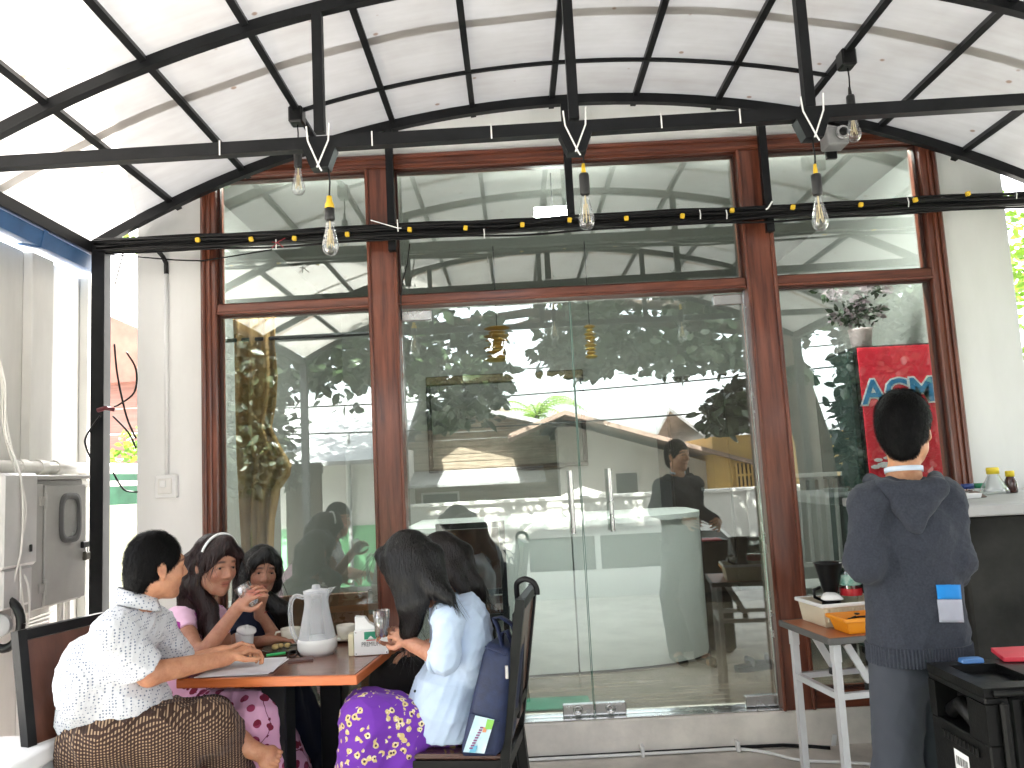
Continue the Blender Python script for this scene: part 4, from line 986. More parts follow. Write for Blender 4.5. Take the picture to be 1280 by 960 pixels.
# ---------------- dining table
TZ = .742
M_TTOP = mat('dark_red_laminate', (.15, .055, .032), .22, col2=(.22, .085, .05), var=.2, scale=5, stretch=(.6, 6, 1), coat=.3)
M_TEDGE = mat('orange_wood_edging', (.56, .13, .03), .4, col2=(.66, .18, .05), var=.15, scale=6, stretch=(.8, .8, 8))
TT = Matrix.Translation((-.935, -.80, 0)) @ Matrix.Rotation(math.radians(-7), 4, 'Z')
tb_ = thing('dining_table', 'dark red dining table with orange edging on black columns', 'table', (-.935, -.80, 0))
MB().box(-.345, .345, -.385, .385, TZ - .030, TZ, .002).xf(TT).build('tabletop', M_TTOP, tb_)
m = MB(); t = .012; W_, D_ = .345, .385
m.box(-W_ - t, W_ + t, -D_ - t, -D_, TZ - .036, TZ - .001, .003).box(-W_ - t, W_ + t, D_, D_ + t, TZ - .036, TZ - .001, .003).box(-W_ - t, -W_, -D_, D_, TZ - .036, TZ - .001, .003).box(W_, W_ + t, -D_, D_, TZ - .036, TZ - .001, .003)
m.xf(TT).build('edge_band', M_TEDGE, tb_)
for y in (-.20, .20):
    x = -.035 if y < 0 else .05
    MB().box(x - .05, x + .05, y - .05, y + .05, .03, TZ - .055, .006).xf(TT).build('column', M_STEEL, tb_)
    MB().box(x - .27, x + .27, y - .03, y + .03, 0, .0295, .006).xf(TT).build('foot_bar', M_STEEL, tb_)
    MB().box(x - .25, x + .25, y - .03, y + .03, TZ - .0545, TZ - .031, .003).xf(TT).build('top_bar', M_STEEL, tb_)

# ---------------- chairs
M_CPANEL = mat('brown_chair_panel', (.085, .032, .020), .35, col2=(.13, .05, .03), var=.2, scale=4, stretch=(5, 5, .8), coat=.2)
M_CSEAT = mat('brown_chair_seat', (.07, .032, .024), .25, col2=(.10, .045, .033), var=.2, scale=4, stretch=(5, .8, 5), coat=.4)
M_CHF = mat('chipped_black_steel', (.007, .007, .007), .4, var=.3, scale=14, spec=.25)
def make_chair(label):
    t = thing('dining_chair', label, 'chair', (0, 0, 0), 'black steel dining chairs with brown panels')
    for s in (-1, 1):
        m = MB(); m.beam((s * .19, -.235, 0), (s * .19, -.20, .45), .034, .034, up=(0, 1, 0)); m.beam((s * .19, -.20, .44), (s * .19, -.285, 1.0), .034, .034, up=(0, 1, 0)); m.build('back_post', M_CHF, t)
        MB().beam((s * .19, .205, 0), (s * .19, .19, .435), .034, .034, up=(0, 1, 0)).build('leg', M_CHF, t)
        MB().beam((s * .19, -.205, .25), (s * .19, .19, .25), .022, .022).build('side_rail', M_CHF, t)
    m = MB().box(-.209, .209, .185, .21, .405, .445).box(-.209, .209, -.215, -.19, .405, .445).box(-.209, -.185, -.189, .184, .405, .445).box(.185, .209, -.189, .184, .405, .445)
    m.build('seat_frame', M_CHF, t)
    MB().box(-.205, .205, -.20, .215, .446, .466, .006).build('seat', M_CSEAT, t)
    MB().beam((-.172, -.284, .982), (.172, -.284, .982), .034, .03, up=(0, 1, 0)).build('top_rail', M_CHF, t)
    def bk(z): return -.20 - .085 * (z - .44) / .56
    z0, z1 = .60, .962
    MB().add([(x, bk(z) + o, z) for z in (z0, z1) for o in (-.008, .008) for x in (-.171, .171)], [(0, 2, 3, 1), (4, 5, 7, 6), (0, 1, 5, 4), (2, 6, 7, 3), (0, 4, 6, 2), (1, 3, 7, 5)]).build('back_panel', M_CPANEL, t)
    MB().beam((-.172, bk(.58), .58), (.172, bk(.58), .58), .03, .03, up=(0, 1, 0)).build('lower_rail', M_CHF, t)
    MB().beam((-.172, bk(.53), .53), (.172, bk(.53), .53), .045, .014, up=(0, 1, 0)).build('slat', M_CPANEL, t)
    return t
ch0 = make_chair('brown-panelled black chair with a navy bag standing on its seat')
ch0.location = (-.265, -1.10, 0); ch0.rotation_euler.z = math.radians(82)
def chair_copy(label, x, y, z, deg):
    c = copy_tree(ch0); c['label'] = label; c.location = (x, y, z); c.rotation_euler.z = math.radians(deg); return c
chair_copy('brown-panelled black chair under the man in the white dotted shirt', -1.425, -1.365, 0, -109)
def stool(label, x, y):
    t = thing('low_stool', label, 'stool', (x, y, 0), 'low wooden stools around the dining table')
    MB().box(x - .16, x + .16, y - .16, y + .16, .425, .455, .008).build('seat', M_CSEAT, t)
    for sx in (-1, 1):
        for sy in (-1, 1): MB().beam((x + sx * .15, y + sy * .15, 0), (x + sx * .125, y + sy * .125, .4245), .034).build('leg', M_CHF, t)
        MB().beam((x + sx * .14, y - .12, .18), (x + sx * .14, y + .12, .18), .02).build('rail', M_CHF, t)
stool('low stool under the woman in the pink dress', -1.49, -.78)
stool('low stool under the girl with long black hair', -1.33, -.38)
stool('low stool under the second woman with brown hair', -.21, -.70)
v = WY(590, 700, .62)
chair_copy('brown-panelled black chair inside the shop behind the glass door', v.x + .0, .86, FLOOR_Z, 0)

# ---------------- things on the table
def on_table(px, py): return WZ(px, py, TZ)
M_JUG = bpy.data.materials.new('cloudy_jug_plastic'); nt, N, L, b_ = nodes_of(M_JUG)
b_.inputs['Base Color'].default_value = (.86, .87, .88, 1); b_.inputs['Roughness'].default_value = .12
tr_ = N.new('ShaderNodeBsdfTransparent'); tr_.inputs[0].default_value = (.93, .94, .95, 1); mx_ = N.new('ShaderNodeMixShader')
lw_ = N.new('ShaderNodeLayerWeight'); lw_.inputs['Blend'].default_value = .35; mr_ = N.new('ShaderNodeMapRange'); mr_.inputs['To Min'].default_value = .22; mr_.inputs['To Max'].default_value = .95
L.new(lw_.outputs['Facing'], mr_.inputs['Value']); L.new(mr_.outputs[0], mx_.inputs[0]); L.new(tr_.outputs[0], mx_.inputs[1]); L.new(b_.outputs[0], mx_.inputs[2]); L.new(mx_.outputs[0], N['Material Output'].inputs['Surface'])
j = on_table(397, 817)
jg = thing('water_jug', 'clear plastic water jug with white base and loop handle', 'jug', j)
MB().lathe([(.070, .008), (.081, .03), (.082, .05), (.078, .065), (.066, .12), (.054, .18), (.050, .21), (.053, .245), (.055, .262), (.052, .262), (.047, .21), (.062, .12), (.074, .066)], j, 32, cap=False).build('body', M_JUG, jg, True)
MB().lathe([(.070, .0), (.082, .025), (.083, .05), (.079, .066), (.0, .068)], j, 32).build('base', mat('milky_plastic', (.80, .80, .79), .3, var=.02), jg, True)
MB().lathe([(.052, .250), (.053, .258), (.040, .266), (.018, .270), (.016, .285), (.0, .287)], j, 24).build('lid', M_JUG, jg, True)
MB().prism([(.045, .225), (.083, .272), (.045, .266)], 'y', -.02, .02).xf(Matrix.Translation(j)).build('spout', M_JUG, jg)
MB().tube(smooth_pts([j + Vector(v) for v in ((-.05, -.01, .235), (-.085, -.012, .243), (-.105, -.014, .215), (-.107, -.014, .15), (-.098, -.012, .09), (-.078, -.01, .055))]), .010, 10).build('handle', M_JUG, jg, True)
# tissue box
M_ACR = mat('white_acrylic', (.80, .80, .79), .25, var=.01)
a = on_table(443, 821); b = on_table(486, 818); dv = (b - a); dv.z = 0; ang = math.atan2(dv.y, dv.x); w = dv.length
TB = Matrix.Translation((a.x, a.y, TZ)) @ Matrix.Rotation(ang, 4, 'Z')
ts = thing('tissue_box', 'white tissue holder with green badge and PREMIUM print on the table', 'tissue box', tuple((a + b) / 2))
MB().box(0, w, 0, .010, .002, .103, .002).xf(TB).build('front_panel', M_ACR, ts); MB().box(0, w, .062, .072, .002, .103, .002).xf(TB).build('back_panel', M_ACR, ts)
MB().box(.004, w - .004, .011, .061, .0, .006).xf(TB).build('base', M_ACR, ts)
M_TIS = mat('paper_tissue', (.82, .82, .81), .9, var=.02, bump=.1)
MB().prism([(.004, .004), (w - .02, .006), (w - .03, .100), (.06, .130), (.045, .152), (.004, .156)], 'y', .014, .058).xf(TB).build('tissues', M_TIS, ts)
for (x, z) in ((.008, .010), (w - .008, .010), (.008, .095), (w - .008, .095)):
    MB().lathe([(.003, 0), (.003, .002)], n=8).xf(TB @ Matrix.Translation((x, -.0005, z)) @ Matrix.Rotation(PI / 2, 4, 'X')).build('screw', M_CHROME, ts)
G_ = mat('green_print', (.02, .25, .14), .5)
MB().quad((w * .30, -.0012, .066), (w * .68, -.0012, .066), (w * .68, -.0012, .096), (w * .30, -.0012, .096)).xf(TB).build('badge', G_, ts)
MB().add([(w * .40, -.0020, .068), (w * .49, -.0020, .080), (w * .58, -.0020, .068)], [(0, 1, 2)]).xf(TB).build('badge_crown', M_ACR, ts)
MB().quad((w * .36, -.0012, .060), (w * .63, -.0012, .060), (w * .63, -.0012, .064), (w * .36, -.0012, .064)).xf(TB).build('red_line', mat('red_print', (.5, .03, .03), .5), ts)
text_mesh('lettering', 'PREMIUM', .026, mat('grey_print', (.10, .10, .11), .5), ts, TB @ Matrix.Translation((w * .49, -.0014, .038)) @ Matrix.Rotation(PI / 2, 4, 'X') @ Matrix.Diagonal((.72, 1, 1, 1)), .0003)
tag(MB().box(-.022, 0, .012, .07, .0, .088, .003).xf(TB @ Matrix.Translation((-.003, 0, 0))).build('cream_carton', mat('cream_card', (.66, .60, .42), .5, var=.03)), 'cream carton pressed against the tissue holder', 'carton')
# cups and plates
M_CUP = mat('cream_ceramic', (.76, .73, .63), .2, var=.02, coat=.4)
def cup(px, py, label, hdir, s=1., saucer=True):
    c = on_table(px, py); t = thing('tea_cup', label, 'cup', c, 'cream tea cups on the table')
    if saucer: MB().lathe([(.03, 0), (.045, .004), (.072, .014), (.074, .017), (.044, .010), (.0, .008)], c, 28).build('saucer', M_CUP, t, True)
    z = .010 if saucer else .001
    MB().lathe([(.022 * s, z), (.026 * s, z + .004), (.038 * s, z + .022 * s), (.042 * s, z + .058 * s), (.040 * s, z + .058 * s), (.035 * s, z + .024 * s), (.0, z + .012)], c, 26, cap=False).build('bowl', M_CUP, t, True)
    d = Vector((math.cos(hdir), math.sin(hdir), 0)); q = c + Vector((0, 0, z))
    MB().tube([q + d * .036 * s + Vector((0, 0, .048 * s)), q + d * .058 * s + Vector((0, 0, .047 * s)), q + d * .063 * s + Vector((0, 0, .032 * s)), q + d * .052 * s + Vector((0, 0, .018 * s)), q + d * .034 * s + Vector((0, 0, .016 * s))], .0045 * s, 8).build('handle', M_CUP, t, True)
    return t
cup(364, 806, 'cream tea cup on saucer between the white lid and the water jug', math.radians(200), 1.1)
cup(433, 801, 'cream tea cup half hidden behind the tissue holder and carton', math.radians(60), 1.05)
p = on_table(352, 815)
pt = thing('snack_plate', 'dark-rimmed plate with pale snacks beside the cream cup', 'plate', p)
MB().lathe([(.05, 0), (.06, .003), (.088, .012), (.09, .015), (.06, .008), (0, .006)], p + Vector((0, .02, 0)), 28).build('dish', mat('dark_glaze', (.10, .11, .09), .2), pt, True)
sn = mat('fried_snack', (.55, .40, .16), .7, var=.3, scale=30)
for k in range(5): MB().lathe([(.004, 0), (.014, .006), (.012, .016), (.003, .020)], p + Vector((rs.uniform(-.04, .03), .02 + rs.uniform(-.03, .03), .009)), 8).build('snack', sn, pt, True)
# papers
M_PAPER = mat('printed_paper', (.76, .75, .80), .8, col2=(.84, .84, .85), var=.08, scale=12)
for k, (ox, rot) in enumerate(((0, 0), (.02, .12))):
    A = [on_table(x, y) for (x, y) in ((242, 848), (335, 843), (362, 824), (286, 826))]
    c = sum(A, Vector()) / 4; Rm = Matrix.Translation(c) @ Matrix.Rotation(rot, 4, 'Z') @ Matrix.Translation(-c)
    tag(hexa([Rm @ (A[i] + Vector((0, 0, dz + .001 + .0035 * k))) for dz in (0, .0025) for i in (0, 1, 3, 2)], 4, .02).build('paper_sheet', M_PAPER), 'white printed sheet under the forearm, %s of the pile' % ('lowest' if k == 0 else 'topmost'), 'paper')
tag(MB().tube([on_table(333, 823) + Vector((0, 0, .012)), on_table(357, 820) + Vector((0, 0, .012))], .006, 8).build('green_pen', mat('green_pen_plastic', (.03, .45, .12), .3)), 'green pen lying past the papers', 'pen')
gl = thing('spectacles', 'dark folded spectacles lying in front of the plate', 'spectacles', on_table(370, 821))
q = on_table(366, 821) + Vector((0, 0, .012))
for dx in (0, .045): MB().tube([q + Vector((dx + .018 * math.cos(t), .018 * math.sin(t) * .6, .012 * math.sin(t))) for t in [2 * PI * k / 14 for k in range(15)]], .003, 6, False).build('rim', M_BLACKPL, gl, True)
MB().tube([q + Vector((-.018, .0, 0)), q + Vector((.07, .03, -.005))], .003, 5).build('temple', M_BLACKPL, gl)
tag(MB().box(-.05, .05, -.025, .025, 0, .008, .002).xf(Matrix.Translation(on_table(376, 826)) @ Matrix.Rotation(.2, 4, 'Z')).build('phone', mat('dark_phone_case', (.10, .05, .045), .3)), 'small dark phone lying flat before the water jug', 'phone')
# white cup with tilted lid by the man's hand
p = on_table(306, 812)
wc_ = thing('white_mug', 'white mug with a domed white lid beside the hand of the man', 'mug', p)
MB().lathe([(.030, .0), (.036, .01), (.040, .07), (.038, .075), (.0, .07)], p, 24).build('bowl', M_ACR, wc_, True)
MB().lathe([(.041, .0), (.043, .003), (.041, .010), (.020, .016), (.008, .017), (.009, .028), (.0, .030)], (0, 0, 0), 26).xf(Matrix.Translation(p + Vector((.008, 0, .078))) @ Matrix.Rotation(.22, 4, 'Y') @ Matrix.Rotation(.25, 4, 'X')).build('lid', M_ACR, wc_, True)

# ---------------- navy bag on the chair
M_NAVY = mat('navy_nylon', (.012, .020, .062), .55, col2=(.018, .030, .085), var=.2, scale=30, bump=.12, bscale=180)
c0 = Vector((-.155, -1.20, .468))
bd = 3.02
bl = WD(571, 921, 2.945); br = WD(622, 930, 2.925); tl = WD(606, 803, 2.965); trr = WD(637, 815, 2.945)
zb = .470
back = Vector((.060, .185, .0))
bag = thing('navy_bag', 'navy blue upright bag with bright sticker standing on the chair', 'bag', (c0.x, c0.y, zb))
BL = Vector((bl.x, bl.y, zb)); BR = Vector((br.x, br.y, zb))
BODY = hexa([BL, BR, BL + back, BR + back, tl, trr, tl + back, trr + back], 10, .22, .10)
BODY.build('body', M_NAVY, bag, True)
def bagpt(u, w, off=.004):      # on the camera-side face
    a_ = BL.lerp(BR, u); b_ = tl.lerp(trr, u); p_ = a_.lerp(b_, w); n_ = (BR - BL).cross(tl - BL).normalized(); return p_ + n_ * off
for (w0, w1, nm) in ((.40, .415, 'pocket_hem'), (.985, 1.0, 'top_hem')):
    MB().tube([bagpt(.07 + .86 * u / 8, (w0 + w1) / 2 - .02 + (-.05 * (u / 8) if nm == 'pocket_hem' else 0), .010) for u in range(9)], .0035, 6).build(nm, M_NAVY, bag, True)
MB().quad(bagpt(.12, .06, .016), bagpt(.66, .05, .017), bagpt(.80, .36, .019), bagpt(.24, .38, .019)).build('sticker', mat('pale_blue_sticker', (.42, .62, .70), .4, col2=(.60, .75, .78), var=.1, scale=18), bag)
MB().quad(bagpt(.58, .27, .0215), bagpt(.76, .27, .0215), bagpt(.80, .355, .0215), bagpt(.60, .36, .0215)).build('sticker_leaf', mat('leaf_green_print', (.22, .50, .08), .5), bag)
MB().quad(bagpt(.52, .24, .0212), bagpt(.62, .24, .0212), bagpt(.63, .285, .0212), bagpt(.53, .285, .0212)).build('sticker_spot', mat('orange_print', (.62, .25, .12), .5), bag)
m = MB()
for k in range(9):
    w = .09 + .023 * k; u = .26 + .022 * k
    m.quad(bagpt(u, w, .0213), bagpt(u + .09, w, .0213), bagpt(u + .095, w + .014, .0213), bagpt(u + .005, w + .014, .0213))
m.build('sticker_print', mat('purple_print', (.22, .05, .16), .5), bag)
MB().quad(bagpt(.28, .06, .0211), bagpt(.44, .06, .0211), bagpt(.46, .12, .0211), bagpt(.30, .12, .0211)).build('sticker_panel', mat('sky_print', (.12, .42, .58), .5), bag)
tc_ = trr + back * .4
MB().sweep([tl.lerp(trr, .75) + Vector((.0, .03, -.01)), WD(622, 782, 3.03), WD(617, 772, 3.03), WD(626, 771, 3.04), WD(640, 780, 3.05), WD(647, 800, 3.07), WD(650, 815, 3.09)], .006, .035, up=(.3, .95, 0)).build('strap', M_NAVY, bag, True)
MB().sweep([WD(641, 805, 3.02), WD(634, 788, 3.03), WD(628, 790, 3.03), WD(627, 806, 3.03)], .006, .035, up=(.3, .95, 0)).build('strap', M_NAVY, bag, True)
zp = bagpt(.97, .88, .025)
MB().box(-.006, .006, -.003, .003, -.035, .012, .002).xf(Matrix.Translation(zp + Vector((.0, -.01, -.01)))).build('zip_pull', M_CHROME, bag)
# ---------------- umbrella hooked on the chair back
um = thing('black_umbrella', 'black umbrella hooked by its curved handle over the chair back', 'umbrella', (.12, -1.05, .45))
hc = WD(657, 737, 3.10)
pts = [hc + Vector((.042, .0, -.02)), hc + Vector((.042, 0, .0)), hc + Vector((.030, .0, .026)), hc + Vector((0, .01, .038)), hc + Vector((-.028, .02, .026)), hc + Vector((-.034, .03, -.0)), hc + Vector((-.030, .05, -.08))]
MB().tube(smooth_pts(pts), .011, 10).build('handle', M_BLACKPL, um, True)
MB().tube([pts[-1], pts[-1] + Vector((-.002, .0, -.02)), pts[-1] + Vector((-.016, 0, -.28)), pts[-1] + Vector((-.022, 0, -.40))], [.012, .026, .020, .006], 10).build('folded_canopy', mat('black_cloth', (.012, .012, .014), .7), um, True)

# ---------------- small folding table on the right with its load
FT = Matrix.Translation((WZ(1036, 799, .735).x, WZ(1036, 799, .735).y, 0)) @ Matrix.Rotation(math.radians(8), 4, 'Z')
FTI = Matrix.Translation((.06, -1.0, 0))
ft = thing('folding_table', 'small folding table with brown top and pale grey steel legs', 'table', tuple(FT @ Vector((.25, .22, 0))))
fw, fd, fz_ = .47, .44, .735
MB().box(.012, fw - .012, .012, fd - .012, fz_ - .022, fz_, .002).xf(FT).build('tabletop', mat('tan_laminate', (.36, .13, .055), .35, var=.12, scale=5, stretch=(1, 5, 1)), ft)
m = MB().box(0, fw, 0, .0115, fz_ - .026, fz_ + .001, .004).box(0, fw, fd - .0115, fd, fz_ - .026, fz_ + .001, .004).box(0, .0115, .012, fd - .012, fz_ - .026, fz_ + .001, .004).box(fw - .0115, fw, .012, fd - .012, fz_ - .026, fz_ + .001, .004)
m.xf(FT).build('edge_trim', mat('grey_rubber_edge', (.10, .095, .09), .5), ft)
M_LEG = mat('pale_grey_steel', (.55, .55, .56), .4, var=.06)
for x in (.045, fw - .06):
    for y in (.04, fd - .05):
        MB().beam((x, y, 0), (x, y, fz_ - .027), .028).xf(FT).build('leg', M_LEG, ft)
        MB().box(x - .017, x + .017, y - .017, y + .017, fz_ - .10, fz_ - .0275, .002).xf(FT).build('leg_collar', M_LEG, ft)
    MB().beam((x, .055, .50), (x, fd - .065, .50), .024).xf(FT).build('crossbar', M_LEG, ft)
MB().beam((.06, .04, .50), (fw - .075, .04, .50), .024).xf(FT).build('crossbar', M_LEG, ft); MB().beam((.06, fd - .05, .50), (fw - .075, fd - .05, .50), .024).xf(FT).build('crossbar', M_LEG, ft)
for (y) in (.07, fd - .09):
    MB().beam((.11, y, fz_ - .04), (.20, y, .53), .03, .012, up=(0, 1, 0)).xf(FT).build('brace', M_LEG, ft)
    MB().box(.18, .21, y - .012, y + .012, .505, .535).xf(FT).build('brace_joint', M_BLACKPL, ft)
# white basket
def trough(name, label, cat, m, x0, x1, y0, y1, z0, h, flare, lip, holes=False, xf=None, rimm=None):
    t = thing(name, label, cat, tuple((xf or Matrix()) @ Vector(((x0 + x1) / 2, (y0 + y1) / 2, z0))))
    th = .004; mm = MB()
    def ring(z, f, ins): return [(x0 - f + ins, y0 - f + ins, z), (x1 + f - ins, y0 - f + ins, z), (x1 + f - ins, y1 + f - ins, z), (x0 - f + ins, y1 + f - ins, z)]
    rings = [ring(z0, 0, 0), ring(z0 + h, flare, 0), ring(z0 + h, flare, th), ring(z0 + th, 0, th)]
    vs = [v for r in rings for v in r]; fs = [(3, 2, 1, 0), (12, 13, 14, 15)] + [(r * 4 + k, r * 4 + (k + 1) % 4, r * 4 + 4 + (k + 1) % 4, r * 4 + 4 + k) for r in range(3) for k in range(4)]
    mm.add(vs, fs).xf(xf or Matrix()).build('tub', m, t)
    r = MB(); L_ = lip; f = flare
    r.box(x0 - f - L_, x1 + f + L_, y0 - f - L_, y0 - f, z0 + h - .012, z0 + h + .004, .003).box(x0 - f - L_, x1 + f + L_, y1 + f, y1 + f + L_, z0 + h - .012, z0 + h + .004, .003).box(x0 - f - L_, x0 - f, y0 - f, y1 + f, z0 + h - .012, z0 + h + .004, .003).box(x1 + f, x1 + f + L_, y0 - f, y1 + f, z0 + h - .012, z0 + h + .004, .003)
    r.xf(xf or Matrix()).build('rim', rimm or m, t)
    if holes:
        n = int((x1 - x0) / .014)
        for k in range(n):
            x = x0 + .012 + (x1 - x0 - .024) * k / (n - 1); MB().box(x - .003, x + .003, y0 - flare * .6 - .006, y0 - flare * .6 + .004, z0 + .02, z0 + h - .02, .001).xf(xf or Matrix()).build('rib', m, t)
    return t
M_CREAM = mat('cream_plastic', (.66, .58, .44), .45, var=.05)
M_ORANGE = mat('orange_plastic', (.80, .29, .012), .4, var=.05)
trough('storage_basket', 'cream slotted basket with white rim on the folding table', 'basket', M_CREAM, .10, .37, .20, .40, fz_ + .002, .095, .012, .010, True, FT, M_WHITEPL)
trough('orange_basket', 'orange plastic tray of dark spoons on the folding table', 'basket', M_ORANGE, .115, .275, .045, .155, fz_ + .002, .060, .018, .008, False, FT)
sp_ = FT @ Vector((.19, .10, fz_ + .05))
for k in range(5):
    o = Vector((rs.uniform(-.05, .05), rs.uniform(-.02, .02), rs.uniform(0, .008))); d = Vector((rs.uniform(.4, 1), rs.uniform(-.4, .4), .08)).normalized()
    s_ = thing('spoon', 'dark spoon lying in the orange plastic tray', 'spoon', tuple(sp_ + o), 'dark spoons in the orange tray')
    MB().tube([sp_ + o - d * .05, sp_ + o + d * .03], .003, 5).build('handle', M_BLACKPL, s_); MB().lathe([(.001, -.004), (.012, 0), (.010, .004)], n=10).xf(Matrix.Translation(sp_ + o + d * .04 + Vector((0, 0, .006)))).build('bowl', M_BLACKPL, s_, True)
# jar, kettle, cloth on the basket
jz = fz_ + .10
jp = FT @ Vector((.285, .30, fz_ + .012)); jp.z = fz_ + .008
jr = thing('snack_jar', 'clear jar with green label and red band standing in the cream basket', 'jar', jp)
MB().lathe([(.044, 0), (.046, .01), (.046, .20), (.040, .222), (.036, .225)], jp, 22).build('body', thin_glass('jar_plastic', (.85, .9, .88), .12), jr, True)
MB().lathe([(.0475, .105), (.0475, .135)], jp, 22, cap=False).build('red_band', mat('red_lid_plastic', (.55, .02, .03), .35), jr, True)
MB().lathe([(.0470, .15), (.0470, .195)], jp, 22, cap=False).build('label_band', mat('green_label', (.05, .30, .22), .5, col2=(.5, .6, .55), var=.2, scale=30), jr, True)
MB().lathe([(.037, .226), (.038, .245), (.0, .246)], jp, 22).build('cap', M_WHITEPL, jr, True)
kp = FT @ Vector((.20, .32, 0)); kp.z = fz_ + .010
kt = thing('black_pot', 'shiny black tapered pot in the cream basket', 'pot', kp)
MB().lathe([(.040, .0), (.040, .10), (.030, .115), (.033, .125), (.060, .240), (.064, .246), (.058, .242), (.030, .13)], kp, 26).build('body', M_BLACKPL, kt, True)
MB().tube([kp + Vector(v) for v in ((-.035, 0, .08), (-.075, -.01, .10), (-.078, -.01, .13), (-.045, 0, .14))], .007, 8).build('handle', M_BLACKPL, kt, True)
q = FT @ Vector((.165, .25, fz_ + .105))
tag(hexa([q + Vector(v) for v in ((-.05, -.03, 0), (.05, -.035, 0), (-.045, .03, 0), (.045, .03, 0), (-.03, -.02, .03), (.02, -.02, .026), (-.025, .02, .034), (.03, .02, .03))], 6, .5, .1).build('napkin', M_TIS, None, True), 'crumpled white napkin on the cream basket', 'napkin')

# ---------------- concrete service counter with bottles
sc_ = thing('concrete_counter', 'tall dark concrete service counter with pale slab top', 'counter', (2.45, -.6, 0))
M_DCON = mat('dark_cement', (.008, .008, .007), .65, col2=(.034, .034, .030), var=.35, scale=2.6, bump=.12, bscale=30, spec=.12)
box('body', 1.74, 3.35, -1.10, -.045, 0, 1.195, M_DCON, sc_, .01)
box('top_slab', 1.70, 3.4, -1.16, -.042, 1.1955, 1.24, mat('grey_slab', (.36, .36, .35), .5, var=.15, scale=4), sc_, .006)
CZ = 1.241
def bottle(px, py, label, prof, capr, capz, gm, group=None):
    p = WZ(px, py, CZ); t = thing('sauce_bottle', label, 'bottle', p, group)
    MB().lathe(prof, p, 24).build('glass', gm, t, True); MB().lathe([(capr, capz[0]), (capr * 1.02, capz[1] - .004), (capr * .9, capz[1]), (0, capz[1])], p, 18).build('cap', M_YCAP, t, True)
    return p
M_YCAP = mat('bright_yellow_cap', (.78, .60, .03), .4, var=.03)
bottle(1244, 617, 'clear conical bottle with yellow cap on the concrete counter', [(.060, 0), (.066, .008), (.058, .03), (.036, .065), (.024, .09), (.022, .098)], .028, (.094, .125), thin_glass('clear_bottle', (.93, .95, .95), .14))
bottle(1265, 616, 'small brown sauce bottle with yellow cap on the concrete counter', [(.024, 0), (.027, .006), (.027, .055), (.018, .075), (.016, .085)], .020, (.078, .105), mat('soy_brown', (.05, .012, .008), .12, var=.1, coat=.5))
p = WZ(1222, 616, CZ)
for (dx, mm, lab) in ((-.035, mat('blue_jar_lid', (.03, .06, .22), .4), 'small jar with blue lid on the counter'), (.02, mat('green_jar_lid', (.02, .22, .10), .4), 'small jar with green lid on the counter')):
    t = thing('spice_jar', lab, 'jar', (p.x + dx, p.y + .02, CZ))
    MB().lathe([(.026, 0), (.028, .02), (.026, .024)], (p.x + dx, p.y + .02, CZ), 16).build('body', M_CLEAR, t, True); MB().lathe([(.029, .022), (.030, .046), (0, .047)], (p.x + dx, p.y + .02, CZ), 16).build('lid', mm, t, True)
p = WZ(1205, 623, CZ)
tag(hexa([p + Vector(v) for v in ((-.06, -.05, .0), (.05, -.05, .0), (-.06, .06, 0), (.05, .06, 0), (-.065, -.055, .022), (.055, -.055, .022), (-.065, .065, .022), (.055, .065, .022))], 5, .1).build('white_tray', M_WHITEPL), 'white plastic tray at the near end of the concrete counter', 'tray')
p = WZ(1220, 622, CZ)
tag(hexa([p + Vector(v) for v in ((-.045, -.03, .0), (.045, -.03, .0), (-.045, .03, 0), (.045, .03, 0), (-.02, -.01, .03), (.01, -.01, .026), (-.02, .01, .03), (.012, .01, .03))], 6, .4).build('brown_cloth', mat('brown_rag', (.16, .12, .10), .9, var=.2), None, True), 'crumpled brown rag between tray and bottles on the counter', 'cloth')

# ---------------- loudspeaker
SX0, SX1, SY0, SY1, SZ = 1.13, 1.62, -2.235, -1.955, .862
M_SPK = mat('black_speaker_plastic', (.0045, .0045, .0042), .38, var=.3, scale=25, bump=.08, bscale=160, spec=.2)
sk = thing('loudspeaker', 'black trolley loudspeaker with recessed handle and barcode sticker', 'speaker', ((SX0 + SX1) / 2, (SY0 + SY1) / 2, 0))
hy0, hy1, hz0, hz1 = SY0 + .085, SY1 - .035, .725, .822
box('cabinet', SX0 + .06, SX1, SY0, SY1, .03, SZ - .022, M_SPK, sk, .008)
m = MB().box(SX0, SX0 + .0595, SY0, SY1, .03, hz0, .004).box(SX0, SX0 + .0595, SY0, SY1, hz1, SZ - .022, .004).box(SX0, SX0 + .0595, SY0, hy0, hz0 + .0005, hz1 - .0005).box(SX0, SX0 + .0595, hy1, SY1, hz0 + .0005, hz1 - .0005)
m.build('side_panel', M_SPK, sk)
MB().tube([(SX0 + .035, hy0 + .02, hz0 + .02), (SX0 + .028, (hy0 + hy1) / 2, hz0 + .055), (SX0 + .035, hy1 - .02, hz0 + .02)], .022, 10).build('handle', M_SPK, sk, True)
MB().box(SX0 + .0, SX1, SY0 + .002, SY0 + .055, SZ - .0215, SZ).box(SX0 + .0, SX1, SY1 - .045, SY1 - .002, SZ - .0215, SZ).box(SX0, SX0 + .04, SY0 + .0555, SY1 - .0455, SZ - .0215, SZ).box(SX0 + .17, SX1, SY0 + .0555, SY1 - .0455, SZ - .0215, SZ).build('top_panel', M_SPK, sk)
for k in range(6):
    x = SX0 + .03 + .060 * k; box('front_rib', x, x + .022, SY0 - .018, SY0 - .0005, .06, SZ - .03, M_SPK, sk, .006)
MB().tube([(SX0 + .02, SY0 - .006, SZ - .012), (SX1, SY0 - .006, SZ - .012)], .008, 8).build('front_edge', M_SPK, sk, True)
LS = mat('white_label', (.72, .72, .70), .5)
sy = SY0 + .105
